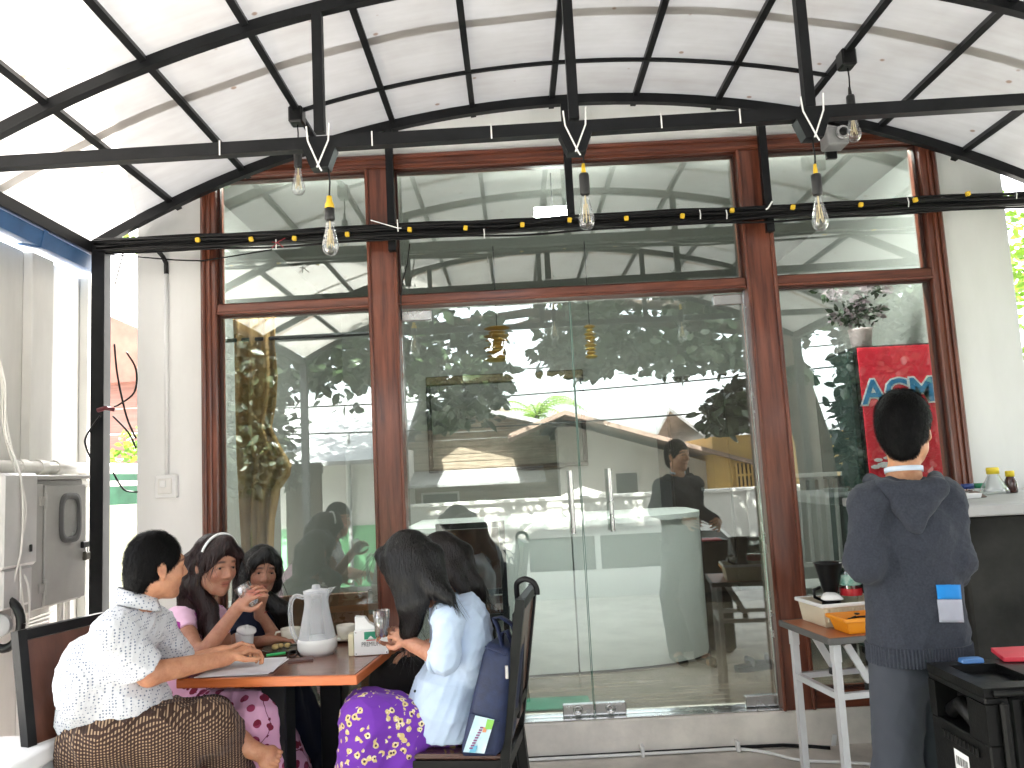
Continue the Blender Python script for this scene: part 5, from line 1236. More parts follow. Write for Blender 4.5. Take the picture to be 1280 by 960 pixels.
MB().quad((SX0 - .001, sy + .07, .615), (SX0 - .001, sy, .615), (SX0 - .001, sy, .665), (SX0 - .001, sy + .07, .665)).build('sticker', LS, sk)
m = MB(); yy = sy + .008
while yy < sy + .06:
    w = rs.choice((.0015, .003, .004)); m.quad((SX0 - .0016, yy + w, .628), (SX0 - .0016, yy, .628), (SX0 - .0016, yy, .650), (SX0 - .0016, yy + w, .650)); yy += w + rs.choice((.002, .003))
m.build('barcode', M_BLACKPL, sk)
MB().lathe([(.045, 0), (.045, .008), (.032, .010), (.030, -.02)], n=20).xf(Matrix.Translation((SX0 - .0, sy + .03, .55)) @ Matrix.Rotation(-PI / 2, 4, 'Y')).build('port', M_GREYPL, sk, 'auto')
for k in range(9):
    box('vent', SX0 - .005, SX0 - .0002, SY0 + .05 + .02 * k, SY0 + .064 + .02 * k, .682, .702, M_SPK, sk, .001)
for y in (SY0 + .03, SY1 - .03):
    MB().lathe([(.04, -.02), (.045, 0), (.04, .02)], n=16).xf(Matrix.Translation((SX1 - .05, y, .046)) @ Matrix.Rotation(PI / 2, 4, 'X')).build('wheel', M_BLACKPL, sk, 'auto')
for y in (SY0 + .05, SY1 - .05): box('foot', SX0 + .03, SX0 + .07, y - .02, y + .02, 0, .0295, M_BLACKPL, sk)
p = WZ(1262, 816, SZ + .01)
tag(hexa([Vector(v) + Vector((p.x, p.y, SZ + .001)) for v in ((-.055, -.06, 0), (.17, -.10, 0), (-.02, .06, 0), (.17, .06, 0), (-.055, -.06, .012), (.17, -.10, .012), (-.02, .06, .012), (.17, .06, .012))], 4, .05).build('red_folder', mat('red_card', (.55, .03, .05), .5)), 'red folder lying on top of the loudspeaker', 'folder')
p = WZ(1182, 818, SZ)
tag(hexa([Vector(v) + Vector((p.x, min(p.y, SY1 - .03), SZ + .001)) for v in ((-.02, -.015, 0), (.045, -.015, 0), (-.02, .015, 0), (.045, .015, 0), (-.018, -.013, .014), (.043, -.013, .014), (-.018, .013, .014), (.043, .013, .014))], 5, .3).build('blue_packet', mat('blue_packet_plastic', (.05, .15, .35), .3)), 'small blue packet on the far edge of the loudspeaker', 'packet')
# ---------------- white cool box at the lower left
a = WD(0, 900, 2.5)
cl_ = thing('cool_box', 'white plastic cool box behind the chair of the man', 'cool box', (-1.95, -1.6, 0))
cx1 = WD(46, 905, 2.75).x
hexa([(cx1 - .62, -1.75, 0), (cx1 - .02, -1.75, 0), (cx1 - .62, -1.35, 0), (cx1 - .02, -1.35, 0), (cx1 - .65, -1.78, .56), (cx1, -1.78, .56), (cx1 - .65, -1.32, .56), (cx1, -1.32, .56)], 8, .12).build('tub', M_WHITEPL, cl_, True)
hexa([(cx1 - .66, -1.79, .562), (cx1 + .01, -1.79, .562), (cx1 - .66, -1.31, .562), (cx1 + .01, -1.31, .562), (cx1 - .64, -1.77, .62), (cx1 - .01, -1.77, .62), (cx1 - .64, -1.33, .62), (cx1 - .01, -1.33, .62)], 8, .2).build('lid', M_WHITEPL, cl_, True)
# ================================================================== PEOPLE
class Field:
    """signed distance field on a grid; shapes are blended smoothly into it"""
    def __init__(s, lo, hi, h):
        s.lo = np.array(lo, np.float32); s.h = h; n = np.ceil((np.array(hi) - s.lo) / h).astype(int) + 1
        s.n = n; s.D = np.full(tuple(n), .25, np.float32)
        s.ax = [s.lo[i] + h * np.arange(n[i], dtype=np.float32) for i in range(3)]
    def block(s, lo, hi):
        i0 = np.clip(np.floor((np.array(lo) - s.lo) / s.h).astype(int), 0, s.n); i1 = np.clip(np.ceil((np.array(hi) - s.lo) / s.h).astype(int) + 1, 0, s.n)
        sl = tuple(slice(a, b) for a, b in zip(i0, i1))
        X = s.ax[0][sl[0]][:, None, None]; Y = s.ax[1][sl[1]][None, :, None]; Z = s.ax[2][sl[2]][None, None, :]
        return sl, X, Y, Z
    def dist(s, p, infl, m):
        if p[0] == 'c':
            _, a, b, ra, rb = p[:5]; a = np.array(a, np.float32); b = np.array(b, np.float32); ra += infl; rb += infl
            fl = p[5] if len(p) > 5 else None            # (axis, factor): flatten across that axis
            r = max(ra, rb) + m
            sl, X, Y, Z = s.block(np.minimum(a, b) - r, np.maximum(a, b) + r)
            if X.size * Y.size * Z.size == 0: return None, None
            ba = b - a; L2 = float(ba @ ba) + 1e-9
            px, py, pz = X - a[0], Y - a[1], Z - a[2]
            t0 = (px * ba[0] + py * ba[1] + pz * ba[2]) / L2
            t = np.clip(t0, 0, 1)
            qx, qy, qz = px - t * ba[0], py - t * ba[1], pz - t * ba[2]
            if fl is not None:
                n = np.array(fl[0], np.float32); n /= np.linalg.norm(n); k = fl[1] - 1
                q = (qx * n[0] + qy * n[1] + qz * n[2]) * k
                qx, qy, qz = qx + q * n[0], qy + q * n[1], qz + q * n[2]
            d = np.sqrt(qx * qx + qy * qy + qz * qz) - (ra + (rb - ra) * t)
            if fl is not None and fl[1] > 1: d = d / fl[1] ** .5
            if len(p) > 6 and p[6]:                       # flat end at b (1), at a (2) or both (3)
                if p[6] & 1: d = np.maximum(d, (t0 - 1) * L2 ** .5)
                if p[6] & 2: d = np.maximum(d, -t0 * L2 ** .5)
            return sl, d.astype(np.float32)
        _, c, R, rad = p
        c = np.array(c, np.float32); R = np.array(R, np.float32); rad = np.array(rad, np.float32) + infl
        r = rad.max() + m; sl, X, Y, Z = s.block(c - r, c + r)
        if X.size * Y.size * Z.size == 0: return None, None
        P = (X - c[0], Y - c[1], Z - c[2]); k0 = 0; k1 = 0
        for i in range(3):
            u = P[0] * R[0, i] + P[1] * R[1, i] + P[2] * R[2, i]; k0 = k0 + (u / rad[i]) ** 2; k1 = k1 + (u / rad[i] ** 2) ** 2
        k0 = np.sqrt(k0); k1 = np.sqrt(k1) + 1e-6
        return sl, (k0 * (k0 - 1) / k1).astype(np.float32)
    def add(s, p, k=.02, infl=0.):
        sl, d = s.dist(p, infl, k + .05)
        if sl is None: return s
        a = s.D[sl]; h = np.maximum(k - np.abs(a - d), 0) / k
        s.D[sl] = np.minimum(a, d) - h * h * k * .25
        return s
    def sub(s, p, k=.01, infl=0.):
        sl, d = s.dist(p, infl, k + .03)
        if sl is None: return s
        a = s.D[sl]; d = -d; h = np.maximum(k - np.abs(a - d), 0) / k
        s.D[sl] = np.maximum(a, d) + h * h * k * .25
        return s
    def cut(s, p0, n, k=.004):          # keep the side the normal points away from
        n = Vector(n).normalized(); p0 = Vector(p0)
        d = (s.ax[0][:, None, None] - p0.x) * n.x + (s.ax[1][None, :, None] - p0.y) * n.y + (s.ax[2][None, None, :] - p0.z) * n.z
        s.D = np.maximum(s.D, d.astype(np.float32)); return s
    def mesh(s, name, m, parent, smooth=2, fold=0., ffreq=9., seed=1, fdir=None, color=None):
        g = openvdb.FloatGrid(.25); g.copyFromArray(s.D.astype(np.float32))
        pts, quads = g.convertToQuads(0.0)
        V = pts.astype(np.float64) * s.h + s.lo; Q = quads.astype(np.int64)
        n = len(V)
        E = np.concatenate([Q[:, [0, 1]], Q[:, [1, 2]], Q[:, [2, 3]], Q[:, [3, 0]]])
        for _ in range(smooth):
            A = np.zeros((n, 3)); W = np.zeros(n)
            for c in range(3): A[:, c] = np.bincount(E[:, 0], V[E[:, 1], c], n) + np.bincount(E[:, 1], V[E[:, 0], c], n)
            W = np.bincount(E[:, 0], minlength=n) + np.bincount(E[:, 1], minlength=n)
            V = V * .5 + A / np.maximum(W, 1)[:, None] * .5
        a, b, c_, d_ = (V[Q[:, i]] for i in range(4)); fn = np.cross(c_ - a, d_ - b)
        if (fn * ((a + c_) / 2 - V.mean(0))).sum() < 0: Q = Q[:, ::-1]; fn = -fn
        if fold:
            N = np.zeros((n, 3))
            for i in range(4):
                for c in range(3): N[:, c] += np.bincount(Q[:, i], fn[:, c], n)
            N /= np.linalg.norm(N, axis=1)[:, None] + 1e-9
            r = np.random.RandomState(seed); w = np.zeros(n); P = V.copy()
            P = P + .03 * np.sin(V[:, [1, 2, 0]] * 11 + r.rand(3) * 6)
            for o in range(5):
                k = r.randn(3); 
                if fdir is not None: k = np.cross(np.array(fdir, float), k)
                k /= np.linalg.norm(k); f = ffreq * (1.0 + .75 * o)
                sgn = np.sin(P @ k * f * 2 + r.rand() * 6 + 1.2 * np.sin(P @ r.randn(3) * 4))
                w += (1 - np.abs(sgn)) ** 2 / (1 + .55 * o)
            w -= w.mean(); w = np.clip(w, -1.2, 2.2); V = V + N * (w * fold)[:, None]
        off = np.array(OFF.get(parent, Vector((0, 0, 0)))); Vl = V - off
        me = bpy.data.meshes.new(name); me.vertices.add(n); me.vertices.foreach_set('co', Vl.ravel().astype(np.float32))
        me.loops.add(Q.size); me.loops.foreach_set('vertex_index', np.ascontiguousarray(Q).ravel().astype(np.int32))
        me.polygons.add(len(Q)); me.polygons.foreach_set('loop_start', np.arange(0, Q.size, 4, dtype=np.int32)); me.polygons.foreach_set('loop_total', np.full(len(Q), 4, np.int32))
        me.update()
        if color is not None:
            at = me.color_attributes.new('tone', 'FLOAT_COLOR', 'POINT'); at.data.foreach_set('color', color(V).astype(np.float32).ravel())
        return link_mesh(name, me, m, parent, True)

def skin(name, col):
    m = bpy.data.materials.new(name); nt, N, L, b = nodes_of(m)
    at = N.new('ShaderNodeAttribute'); at.attribute_name = 'tone'
    tc = N.new('ShaderNodeTexCoord'); nz = N.new('ShaderNodeTexNoise'); nz.inputs['Scale'].default_value = 26; nz.inputs['Detail'].default_value = 9; nz.inputs['Roughness'].default_value = .7; L.new(tc.outputs['Object'], nz.inputs[0])
    rp = N.new('ShaderNodeValToRGB'); rp.color_ramp.elements[0].color = (*[c * k for c, k in zip(col, (.80, .66, .62))], 1); rp.color_ramp.elements[1].color = (*[min(1, c * k) for c, k in zip(col, (1.16, 1.18, 1.15))], 1); rp.color_ramp.elements[0].position = .3; rp.color_ramp.elements[1].position = .7
    L.new(nz.outputs['Fac'], rp.inputs[0])
    mx = N.new('ShaderNodeMix'); mx.data_type = 'RGBA'; mx.blend_type = 'MULTIPLY'; mx.inputs['Factor'].default_value = 1
    L.new(rp.outputs[0], mx.inputs['A']); L.new(at.outputs['Color'], mx.inputs['B']); L.new(mx.outputs['Result'], b.inputs['Base Color'])
    n2 = N.new('ShaderNodeTexNoise'); n2.inputs['Scale'].default_value = 420; n2.inputs['Detail'].default_value = 3; L.new(tc.outputs['Object'], n2.inputs[0])
    bp = N.new('ShaderNodeBump'); bp.inputs['Strength'].default_value = .18; bp.inputs['Distance'].default_value = .003; L.new(n2.outputs['Fac'], bp.inputs['Height']); L.new(bp.outputs[0], b.inputs['Normal'])
    b.inputs['Roughness'].default_value = .50; b.inputs['Subsurface Weight'].default_value = .22; b.inputs['Subsurface Radius'].default_value = (.012, .004, .002); b.inputs['Subsurface Scale'].default_value = .6
    return m
def hairmat(name, c1, c2, stretch=(60, 60, 4)):
    m = mat(name, c1, .38, col2=c2, var=.3, scale=2.5, stretch=stretch, bump=.55, bscale=3, spec=.45)
    return m
M_BROW = (.16, .12, .11)

def frame(f, u=(0, 0, 1), roll=0.):
    f = Vector(f).normalized(); u = Vector(u); r = f.cross(u).normalized(); u = r.cross(f).normalized()
    if roll: q = Matrix.Rotation(roll, 3, f); r = q @ r; u = q @ u
    return Matrix((r, f, u)).transposed()       # columns: right, forward, up
class Head:
    def __init__(s, c, f, size=1., roll=0., female=False):
        s.c = Vector(c); s.R = frame(f, roll=roll); s.s = size; s.fem = female
    def P(s, x, y, z): return s.c + s.R @ Vector((x, y, z)) * s.s
    def ell(s, x, y, z, rx, ry, rz, tilt=0.):
        R = s.R @ Matrix.Rotation(tilt, 3, 'X') if tilt else s.R
        return ('e', s.P(x, y, z), [list(r) for r in R], [rx * s.s, ry * s.s, rz * s.s])
    def cone(s, a, b, ra, rb): return ('c', s.P(*a), s.P(*b), ra * s.s, rb * s.s)
    def skin(s, F):
        j = .92 if s.fem else 1.
        F.add(s.ell(0, -.006, .030, .071, .086, .084), .01)
        F.add(s.ell(0, .032, -.026, .055 * j, .064, .084), .025)
        F.add(s.cone((-.024 * j, .046, -.086), (.024 * j, .046, -.086), .022, .022), .025)
        F.add(s.cone((0, .070, -.097), (0, .062, -.092), .020 * j, .022), .02)
        for x in (-1, 1):
            F.add(s.ell(x * .036, .060, -.024, .022, .026, .026), .02)
            F.add(s.ell(x * .046 * j, .008, -.056, .018, .036, .030), .025)
        F.add(s.cone((-.030, .078, .026), (.030, .078, .026), .013, .013), .02)
        for x in (-1, 1):
            F.sub(s.ell(x * .031, .101, .003, .017, .012, .0105), .010)
            F.add(s.cone((x * .018, .0835, .0070), (x * .031, .0860, .0095), .0038, .0046), .004); F.add(s.cone((x * .031, .0860, .0095), (x * .045, .0790, .0065), .0046, .0036), .004)
            F.add(s.cone((x * .018, .0830, -.0035), (x * .031, .0850, -.0060), .0034, .0042), .004); F.add(s.cone((x * .031, .0850, -.0060), (x * .045, .0785, -.0020), .0042, .0034), .004)
        F.add(s.cone((0, .088, .014), (0, .109, -.026), .0075, .0115), .012)
        for x in (-1, 1): F.add(s.ell(x * .0125, .098, -.033, .0085, .010, .0075), .008)
        F.add(s.cone((-.014, .0855, -.0575), (.014, .0855, -.0575), .0050, .0050), .008)
        F.add(s.cone((-.012, .0845, -.0680), (.012, .0845, -.0680), .0060, .0060), .008)
        F.sub(s.cone((-.022, .099, -.0625), (.022, .099, -.0625), .0022, .0022), .003)
        for x in (-1, 1):
            F.add(s.ell(x * .072, -.004, -.008, .008, .018, .030, .18), .008); F.sub(s.ell(x * .081, -.002, -.004, .006, .010, .017, .18), .006)
            F.add(s.ell(x * .069, .004, -.034, .008, .010, .010), .006)
    def tone(s, V):
        R = np.array(s.R); L = (V - np.array(s.c)) @ R / s.s
        C = np.ones((len(V), 4)); x, y, z = np.abs(L[:, 0]), L[:, 1], L[:, 2]; fr = (y > .05)
        lip = np.exp(-((x / .020) ** 4 + ((z + .0632) / .011) ** 4)) * fr
        k = .7 if s.fem else .4
        C[:, 0] *= 1 - .10 * k * lip; C[:, 1] *= 1 - .55 * k * lip; C[:, 2] *= 1 - .48 * k * lip
        zb = .0275 - 6. * np.maximum(x - .034, 0) ** 1.5 + .05 * np.maximum(.034 - x, 0) * 0
        br = np.exp(-(((x - .033) / .0205) ** 6 + ((z - zb) / .0052) ** 4)) * fr
        for i in range(3): C[:, i] *= 1 - (1 - M_BROW[i]) * br
        ch = np.exp(-(((x - .042) / .02) ** 2 + ((z + .03) / .02) ** 2)) * fr * (.16 if s.fem else .06)
        C[:, 1] *= 1 - ch; C[:, 2] *= 1 - ch * .9
        ln = np.exp(-(((x - .031) / .019) ** 6 + ((z - .0062 + 4. * np.maximum(x - .031, 0) ** 1.4) / .0022) ** 4)) * fr * .75
        for i in range(3): C[:, i] *= 1 - ln
        ml = np.exp(-((x / .021) ** 6 + ((z + .0628) / .0016) ** 4)) * fr * .6
        for i in range(3): C[:, i] *= 1 - ml
        return C
    def eyes(s, parent):
        for x in (-1, 1):
            c = s.P(x * .031, .0762, .0020); r = .0118 * s.s
            prof = [(r * math.cos(t), r * math.sin(t)) for t in [-PI / 2 + PI * k / 10 for k in range(11)]]
            Mx = Matrix.Translation(c) @ s.R.to_4x4()
            e = MB().lathe(prof, n=16, cap=False).xf(Mx).build('eye', M_EYEW, parent, True)
            MB().lathe([(.0064 * s.s, -.0010), (.0048 * s.s, .0010), (0.0001, .0018)], n=14).xf(Mx @ Matrix.Translation((0, r * .93, -.0005)) @ Matrix.Rotation(-PI / 2, 4, 'X')).build('iris', M_IRIS, e, True)
M_EYEW = mat('eye_white', (.24, .21, .19), .35, var=.03, spec=.2)
M_IRIS = mat('dark_iris', (.006, .004, .003), .3, var=.1, spec=.2)

def hand(F, W, d, n, thumb=1, curl=(.5, .7, .5), s=1., spread=.10, tdir=(.55, .75, .35), tcurl=.5):
    """palm and five fingers: d runs wrist to knuckles, n points out of the palm, thumb on the side thumb*(d x n)"""
    W = Vector(W); d = Vector(d).normalized(); n = Vector(n); n = (n - d * n.dot(d)).normalized(); sd = d.cross(n).normalized() * thumb
    F.add(('c', W - d * .025, W + d * .018, .0225 * s, .020 * s), .015)
    for k in range(4):
        o = (.024 - .016 * k) * s
        F.add(('c', W + sd * o * .55 + d * .012 * s, W + d * .080 * s + sd * o, .0125 * s, .0100 * s), .010)
    for k in range(4):
        o = (.0265 - .0178 * k) * s; p = W + d * (.082 - (.007 if k == 3 else 0) - (.003 if k == 0 else 0)) * s + sd * o
        L = (.9, 1., .95, .76)[k] * s; d0 = (d + sd * spread * (1.5 - k)).normalized(); th = 0.; r = .0086 * s * (.88 if k == 3 else 1)
        for l, c in zip((.043, .027, .021), curl):
            th += c * (1 + .06 * k); q = p + (d0 * math.cos(th) + n * math.sin(th)) * l * L
            F.add(('c', p, q, r, r * .9), .003); p = q; r *= .91
    p = W + d * .022 * s + sd * .020 * s; td = (d * tdir[0] + sd * tdir[1] + n * tdir[2]).normalized()
    q = p + td * .042 * s; F.add(('c', p, q, .0145 * s, .0105 * s), .010)
    td2 = (td + d * tcurl - sd * tcurl * .8).normalized(); q2 = q + td2 * .030 * s; F.add(('c', q, q2, .0100 * s, .0092 * s), .003)
    td3 = (td2 + d * tcurl * .5 - sd * tcurl * .8).normalized(); F.add(('c', q2, q2 + td3 * .024 * s, .0092 * s, .0075 * s), .003)

def limb(F, a, b, c, r, k=.02):
    F.add(('c', a, b, r[0], r[1]), k); F.add(('c', b, c, r[1], r[2]), k)
def bbox(pts, m=.18):
    P = np.array([list(p) for p in pts]); return P.min(0) - m, P.max(0) + m
def foot(F, ank, fwd, up=(0, 0, 1), s=1., toes=True):
    f = Vector(fwd).normalized(); u = Vector(up); u = (u - f * u.dot(f)).normalized(); r = f.cross(u); a = Vector(ank)
    heel = a - f * .045 * s - u * .040 * s; ball = a + f * .115 * s - u * .058 * s
    F.add(('c', a, heel, .036 * s, .032 * s), .02); F.add(('c', a - u * .01, ball, .036 * s, .026 * s, (u, 1.15)), .025); F.add(('c', heel, ball, .030 * s, .024 * s), .02)
    F.add(('c', ball - r * .024 * s, ball + r * .026 * s, .021 * s, .021 * s), .015)
    if toes:
        for k in range(5):
            b = ball + r * (.036 - .017 * k) * s + f * .010 * s - u * .003; F.add(('c', b, b + f * (.046 - .006 * k) * s - u * .006 * s, (.0125 if k == 0 else .0092) * s, (.0115 if k == 0 else .008) * s), .004)

class Person:
    def __init__(s, label, J, head, skinm, sh=1., cat='person', group=None):
        s.J = {k: Vector(v) for k, v in J.items()}; s.head = head; s.m = skinm; s.sh = sh
        base = Vector((s.J['pelvis'].x, s.J['pelvis'].y, 0)); s.root = thing('person', label, cat, base, group)
    def body(s, hands=(), feet=(), h=.0042, arm=(.047, .037, .026), leg=(.062, .050, .036), extra=None):
        J = s.J; q = s.sh; lo, hi = bbox(list(J.values()) + [s.head.c, s.head.P(0, 0, .13)]); lo[2] = max(lo[2], -.02)
        F = Field(lo, hi, h); ax = (J['shR'] - J['shL']).normalized(); fw = (J['neck'] - J['pelvis']).cross(ax).normalized()
        F.add(('c', J['hipL'], J['hipR'], .070 * q, .070 * q), .03); F.add(('c', J['pelvis'], J['waist'], .085 * q, .080 * q, (fw, 1.15)), .04)
        F.add(('c', J['waist'], J['chest'], .080 * q, .088 * q, (fw, 1.15)), .04); F.add(('c', J['chest'], J['neck'], .085 * q, .050 * q, (fw, 1.1)), .04)
        F.add(('c', J['shL'], J['shR'], .034 * q, .034 * q), .03)
        F.add(('c', J['neck'], s.head.P(0, -.020, -.060), .053 * q, .050 * q), .03)
        for S in 'LR':
            F.add(('c', J['sh' + S], mid(J['sh' + S], J['el' + S], .4), arm[0] * .85, arm[0] * .95), .02); F.add(('c', mid(J['sh' + S], J['el' + S], .4), J['el' + S], arm[0] * .95, arm[1]), .02); F.add(('c', J['el' + S], J['wr' + S], arm[1], arm[2]), .02); limb(F, J['hip' + S], J['kn' + S], J['an' + S], leg, .03)
        s.head.skin(F)
        for a in hands: hand(F, **a)
        for a in feet: foot(F, **a)
        if extra: extra(F)
        o = F.mesh('body', s.m, s.root, 1, color=s.head.tone); s.head.eyes(s.root); return o
    def garment(s, name, m, prims, cuts=(), subs=(), infl=.012, h=.007, k=.03, fold=.0, ffreq=9., seed=1, fdir=None, smooth=2, parent=None, pad=.2):
        P = []
        for p in prims:
            if p[0] == 'c': P += [p[1], p[2]]
            else: P.append(p[1])
        lo, hi = bbox(P, pad); lo[2] = max(lo[2], .004)
        F = Field(lo, hi, h)
        for p in prims: F.add(p, k, infl)
        for p in subs: F.sub(p, .008)
        for (a, n) in cuts: F.cut(a, n)
        return F.mesh(name, m, parent or s.root, smooth, fold, ffreq, seed, fdir)
from mathutils import kdtree
from mathutils.bvhtree import BVHTree
def bvh_of(o):
    me = o.data; f = OFF[o]; return BVHTree.FromPolygons([v.co + f for v in me.vertices], [list(q.vertices) for q in me.polygons])
def strand_coat(obj, m, n, L, width, flow=(0, 0, -1), steps=6, lift=.0015, seed=1, jitter=.25, part=None, zmin=None, out=0.):
    """fine locks lying along a hair surface"""
    me = obj.data; nv = len(me.vertices); V = np.empty(nv * 3, np.float32); me.vertices.foreach_get('co', V); V = V.reshape(-1, 3).astype(float)
    Nn = np.empty(nv * 3, np.float32); me.vertices.foreach_get('normal', Nn); Nn = Nn.reshape(-1, 3).astype(float)
    kd = kdtree.KDTree(nv)
    for i in range(nv): kd.insert(V[i], i)
    kd.balance(); r = random.Random(seed); fl = Vector(flow); off = OFF.get(obj, Vector((0, 0, 0))); mb = MB()
    pt = None if part is None else Vector(part) - off
    for i in range(n):
        k = r.randrange(nv); p = Vector(V[k]); nr = Vector(Nn[k])
        f = fl + Vector((r.gauss(0, jitter), r.gauss(0, jitter), r.gauss(0, jitter)))
        if pt is not None:
            q = p - pt; q.z *= .2
            f += q.normalized() * max(0, nr.z) * 2.0
        le = L * r.uniform(.55, 1.2); st = le / steps; pts = []; nrs = []
        for s_ in range(steps + 1):
            u = s_ / steps
            pts.append(p + nr * (lift * (1 - .3 * u) + out * u * le)); nrs.append(nr)
            t = f - nr * f.dot(nr)
            if t.length < 1e-4: break
            p = p + t.normalized() * st
            co, k2, dd = kd.find(p)
            if dd < .012 and Vector(Nn[k2]).dot(nr) > .2: p = Vector(co) * .7 + p * .3; nr = (nr + Vector(Nn[k2])).normalized()
        if len(pts) < 3: continue
        w = width * r.uniform(.6, 1.3); vs = []
        for j, q in enumerate(pts):
            t = (pts[min(j + 1, len(pts) - 1)] - pts[max(j - 1, 0)]).normalized(); sd_ = t.cross(nrs[j]); sd_ = sd_.normalized() if sd_.length > 1e-6 else Vector((1, 0, 0))
            ww = w * (1 - .8 * (j / (len(pts) - 1)) ** 2); vs += [q - sd_ * ww / 2 + off, q + sd_ * ww / 2 + off]
        mb.add(vs, [(2 * j, 2 * j + 1, 2 * j + 3, 2 * j + 2) for j in range(len(pts) - 1)])
    o = mb.build('hair_locks', m, obj, True, recalc=False); o['kind'] = 'stuff'
    return o
def mid(a, b, t=.5): return Vector(a).lerp(Vector(b), t)
# ------------------------------------------------------------------ cloth materials
def cloth(name, base, rough=.85, fn=None):
    m = bpy.data.materials.new(name); nt, N, L, b = nodes_of(m); b.inputs['Roughness'].default_value = rough; b.inputs['Specular IOR Level'].default_value = .25
    b.inputs['Sheen Weight'].default_value = .06
    tc = N.new('ShaderNodeTexCoord')
    nz = N.new('ShaderNodeTexNoise'); nz.inputs['Scale'].default_value = 240; nz.inputs['Detail'].default_value = 2; L.new(tc.outputs['Object'], nz.inputs[0])
    bp = N.new('ShaderNodeBump'); bp.inputs['Strength'].default_value = .12; bp.inputs['Distance'].default_value = .004; L.new(nz.outputs['Fac'], bp.inputs['Height']); L.new(bp.outputs[0], b.inputs['Normal'])
    def M_(op, a, c=None, d=None):
        n = N.new('ShaderNodeMath'); n.operation = op
        for i, v in enumerate((a, c, d)):
            if v is None: continue
            if hasattr(v, 'links'): L.new(v, n.inputs[i])
            else: n.inputs[i].default_value = v
        return n.outputs[0]
    def mix(f, A, B):
        n = N.new('ShaderNodeMix'); n.data_type = 'RGBA'
        if hasattr(f, 'links'): L.new(f, n.inputs['Factor'])
        else: n.inputs['Factor'].default_value = f
        for k, v in (('A', A), ('B', B)):
            if hasattr(v, 'links'): L.new(v, n.inputs[k])
            else: n.inputs[k].default_value = (*v, 1)
        return n.outputs['Result']
    if fn: L.new(fn(N, L, tc, M_, mix), b.inputs['Base Color'])
    else:
        n2 = N.new('ShaderNodeTexNoise'); n2.inputs['Scale'].default_value = 14; L.new(tc.outputs['Object'], n2.inputs[0])
        L.new(mix(n2.outputs['Fac'], tuple(c * .85 for c in base), tuple(min(1, c * 1.1) for c in base)), b.inputs['Base Color'])
    return m
def f_dots(N, L, tc, M_, mix):
    v = N.new('ShaderNodeTexVoronoi'); v.inputs['Scale'].default_value = 95; v.inputs['Randomness'].default_value = .25; L.new(tc.outputs['Object'], v.inputs['Vector'])
    return mix(M_('LESS_THAN', v.outputs['Distance'], .30), (.60, .61, .63), (.16, .19, .26))
def f_check(N, L, tc, M_, mix):
    sp = N.new('ShaderNodeSeparateXYZ'); L.new(tc.outputs['Object'], sp.inputs[0])
    u = M_('ADD', sp.outputs['X'], M_('MULTIPLY', sp.outputs['Y'], .35)); w = M_('SUBTRACT', sp.outputs['Z'], M_('MULTIPLY', sp.outputs['Y'], .7))
    a = M_('GREATER_THAN', M_('SINE', M_('MULTIPLY', u, 560)), .15); c = M_('GREATER_THAN', M_('SINE', M_('MULTIPLY', w, 560)), .15)
    f = M_('MULTIPLY', M_('ADD', a, c), .5)
    return mix(M_('GREATER_THAN', f, .9), mix(f, (.035, .018, .013), (.075, .040, .026)), (.36, .25, .16))
def f_pink(N, L, tc, M_, mix):
    nz = N.new('ShaderNodeTexNoise'); nz.inputs['Scale'].default_value = 20; L.new(tc.outputs['Object'], nz.inputs[0])
    v = N.new('ShaderNodeTexVoronoi'); v.inputs['Scale'].default_value = 19; L.new(tc.outputs['Object'], v.inputs['Vector'])
    fl = M_('LESS_THAN', M_('MULTIPLY_ADD', nz.outputs['Fac'], .30, v.outputs['Distance']), .49)
    n2 = N.new('ShaderNodeTexNoise'); n2.inputs['Scale'].default_value = 7; n2.inputs['Detail'].default_value = 0; L.new(tc.outputs['Object'], n2.inputs[0])
    st = M_('LESS_THAN', M_('ABSOLUTE', M_('SUBTRACT', n2.outputs['Fac'], .5)), .010)
    sp = N.new('ShaderNodeTexVoronoi'); sp.inputs['Scale'].default_value = 42; L.new(tc.outputs['Object'], sp.inputs['Vector'])
    lf = M_('MULTIPLY', M_('LESS_THAN', sp.outputs['Distance'], .26), M_('LESS_THAN', M_('ABSOLUTE', M_('SUBTRACT', n2.outputs['Fac'], .5)), .045))
    c = mix(fl, (.72, .40, .56), mix(M_('GREATER_THAN', nz.outputs['Fac'], .5), (.20, .015, .04), (.32, .04, .10)))
    return mix(M_('MAXIMUM', st, lf), c, (.16, .02, .05))
def f_pinktop(N, L, tc, M_, mix):
    v = N.new('ShaderNodeTexVoronoi'); v.inputs['Scale'].default_value = 13; L.new(tc.outputs['Object'], v.inputs['Vector'])
    nz = N.new('ShaderNodeTexNoise'); nz.inputs['Scale'].default_value = 22; L.new(tc.outputs['Object'], nz.inputs[0])
    return mix(M_('LESS_THAN', M_('MULTIPLY_ADD', nz.outputs['Fac'], .3, v.outputs['Distance']), .44), (.78, .50, .66), (.30, .03, .22))
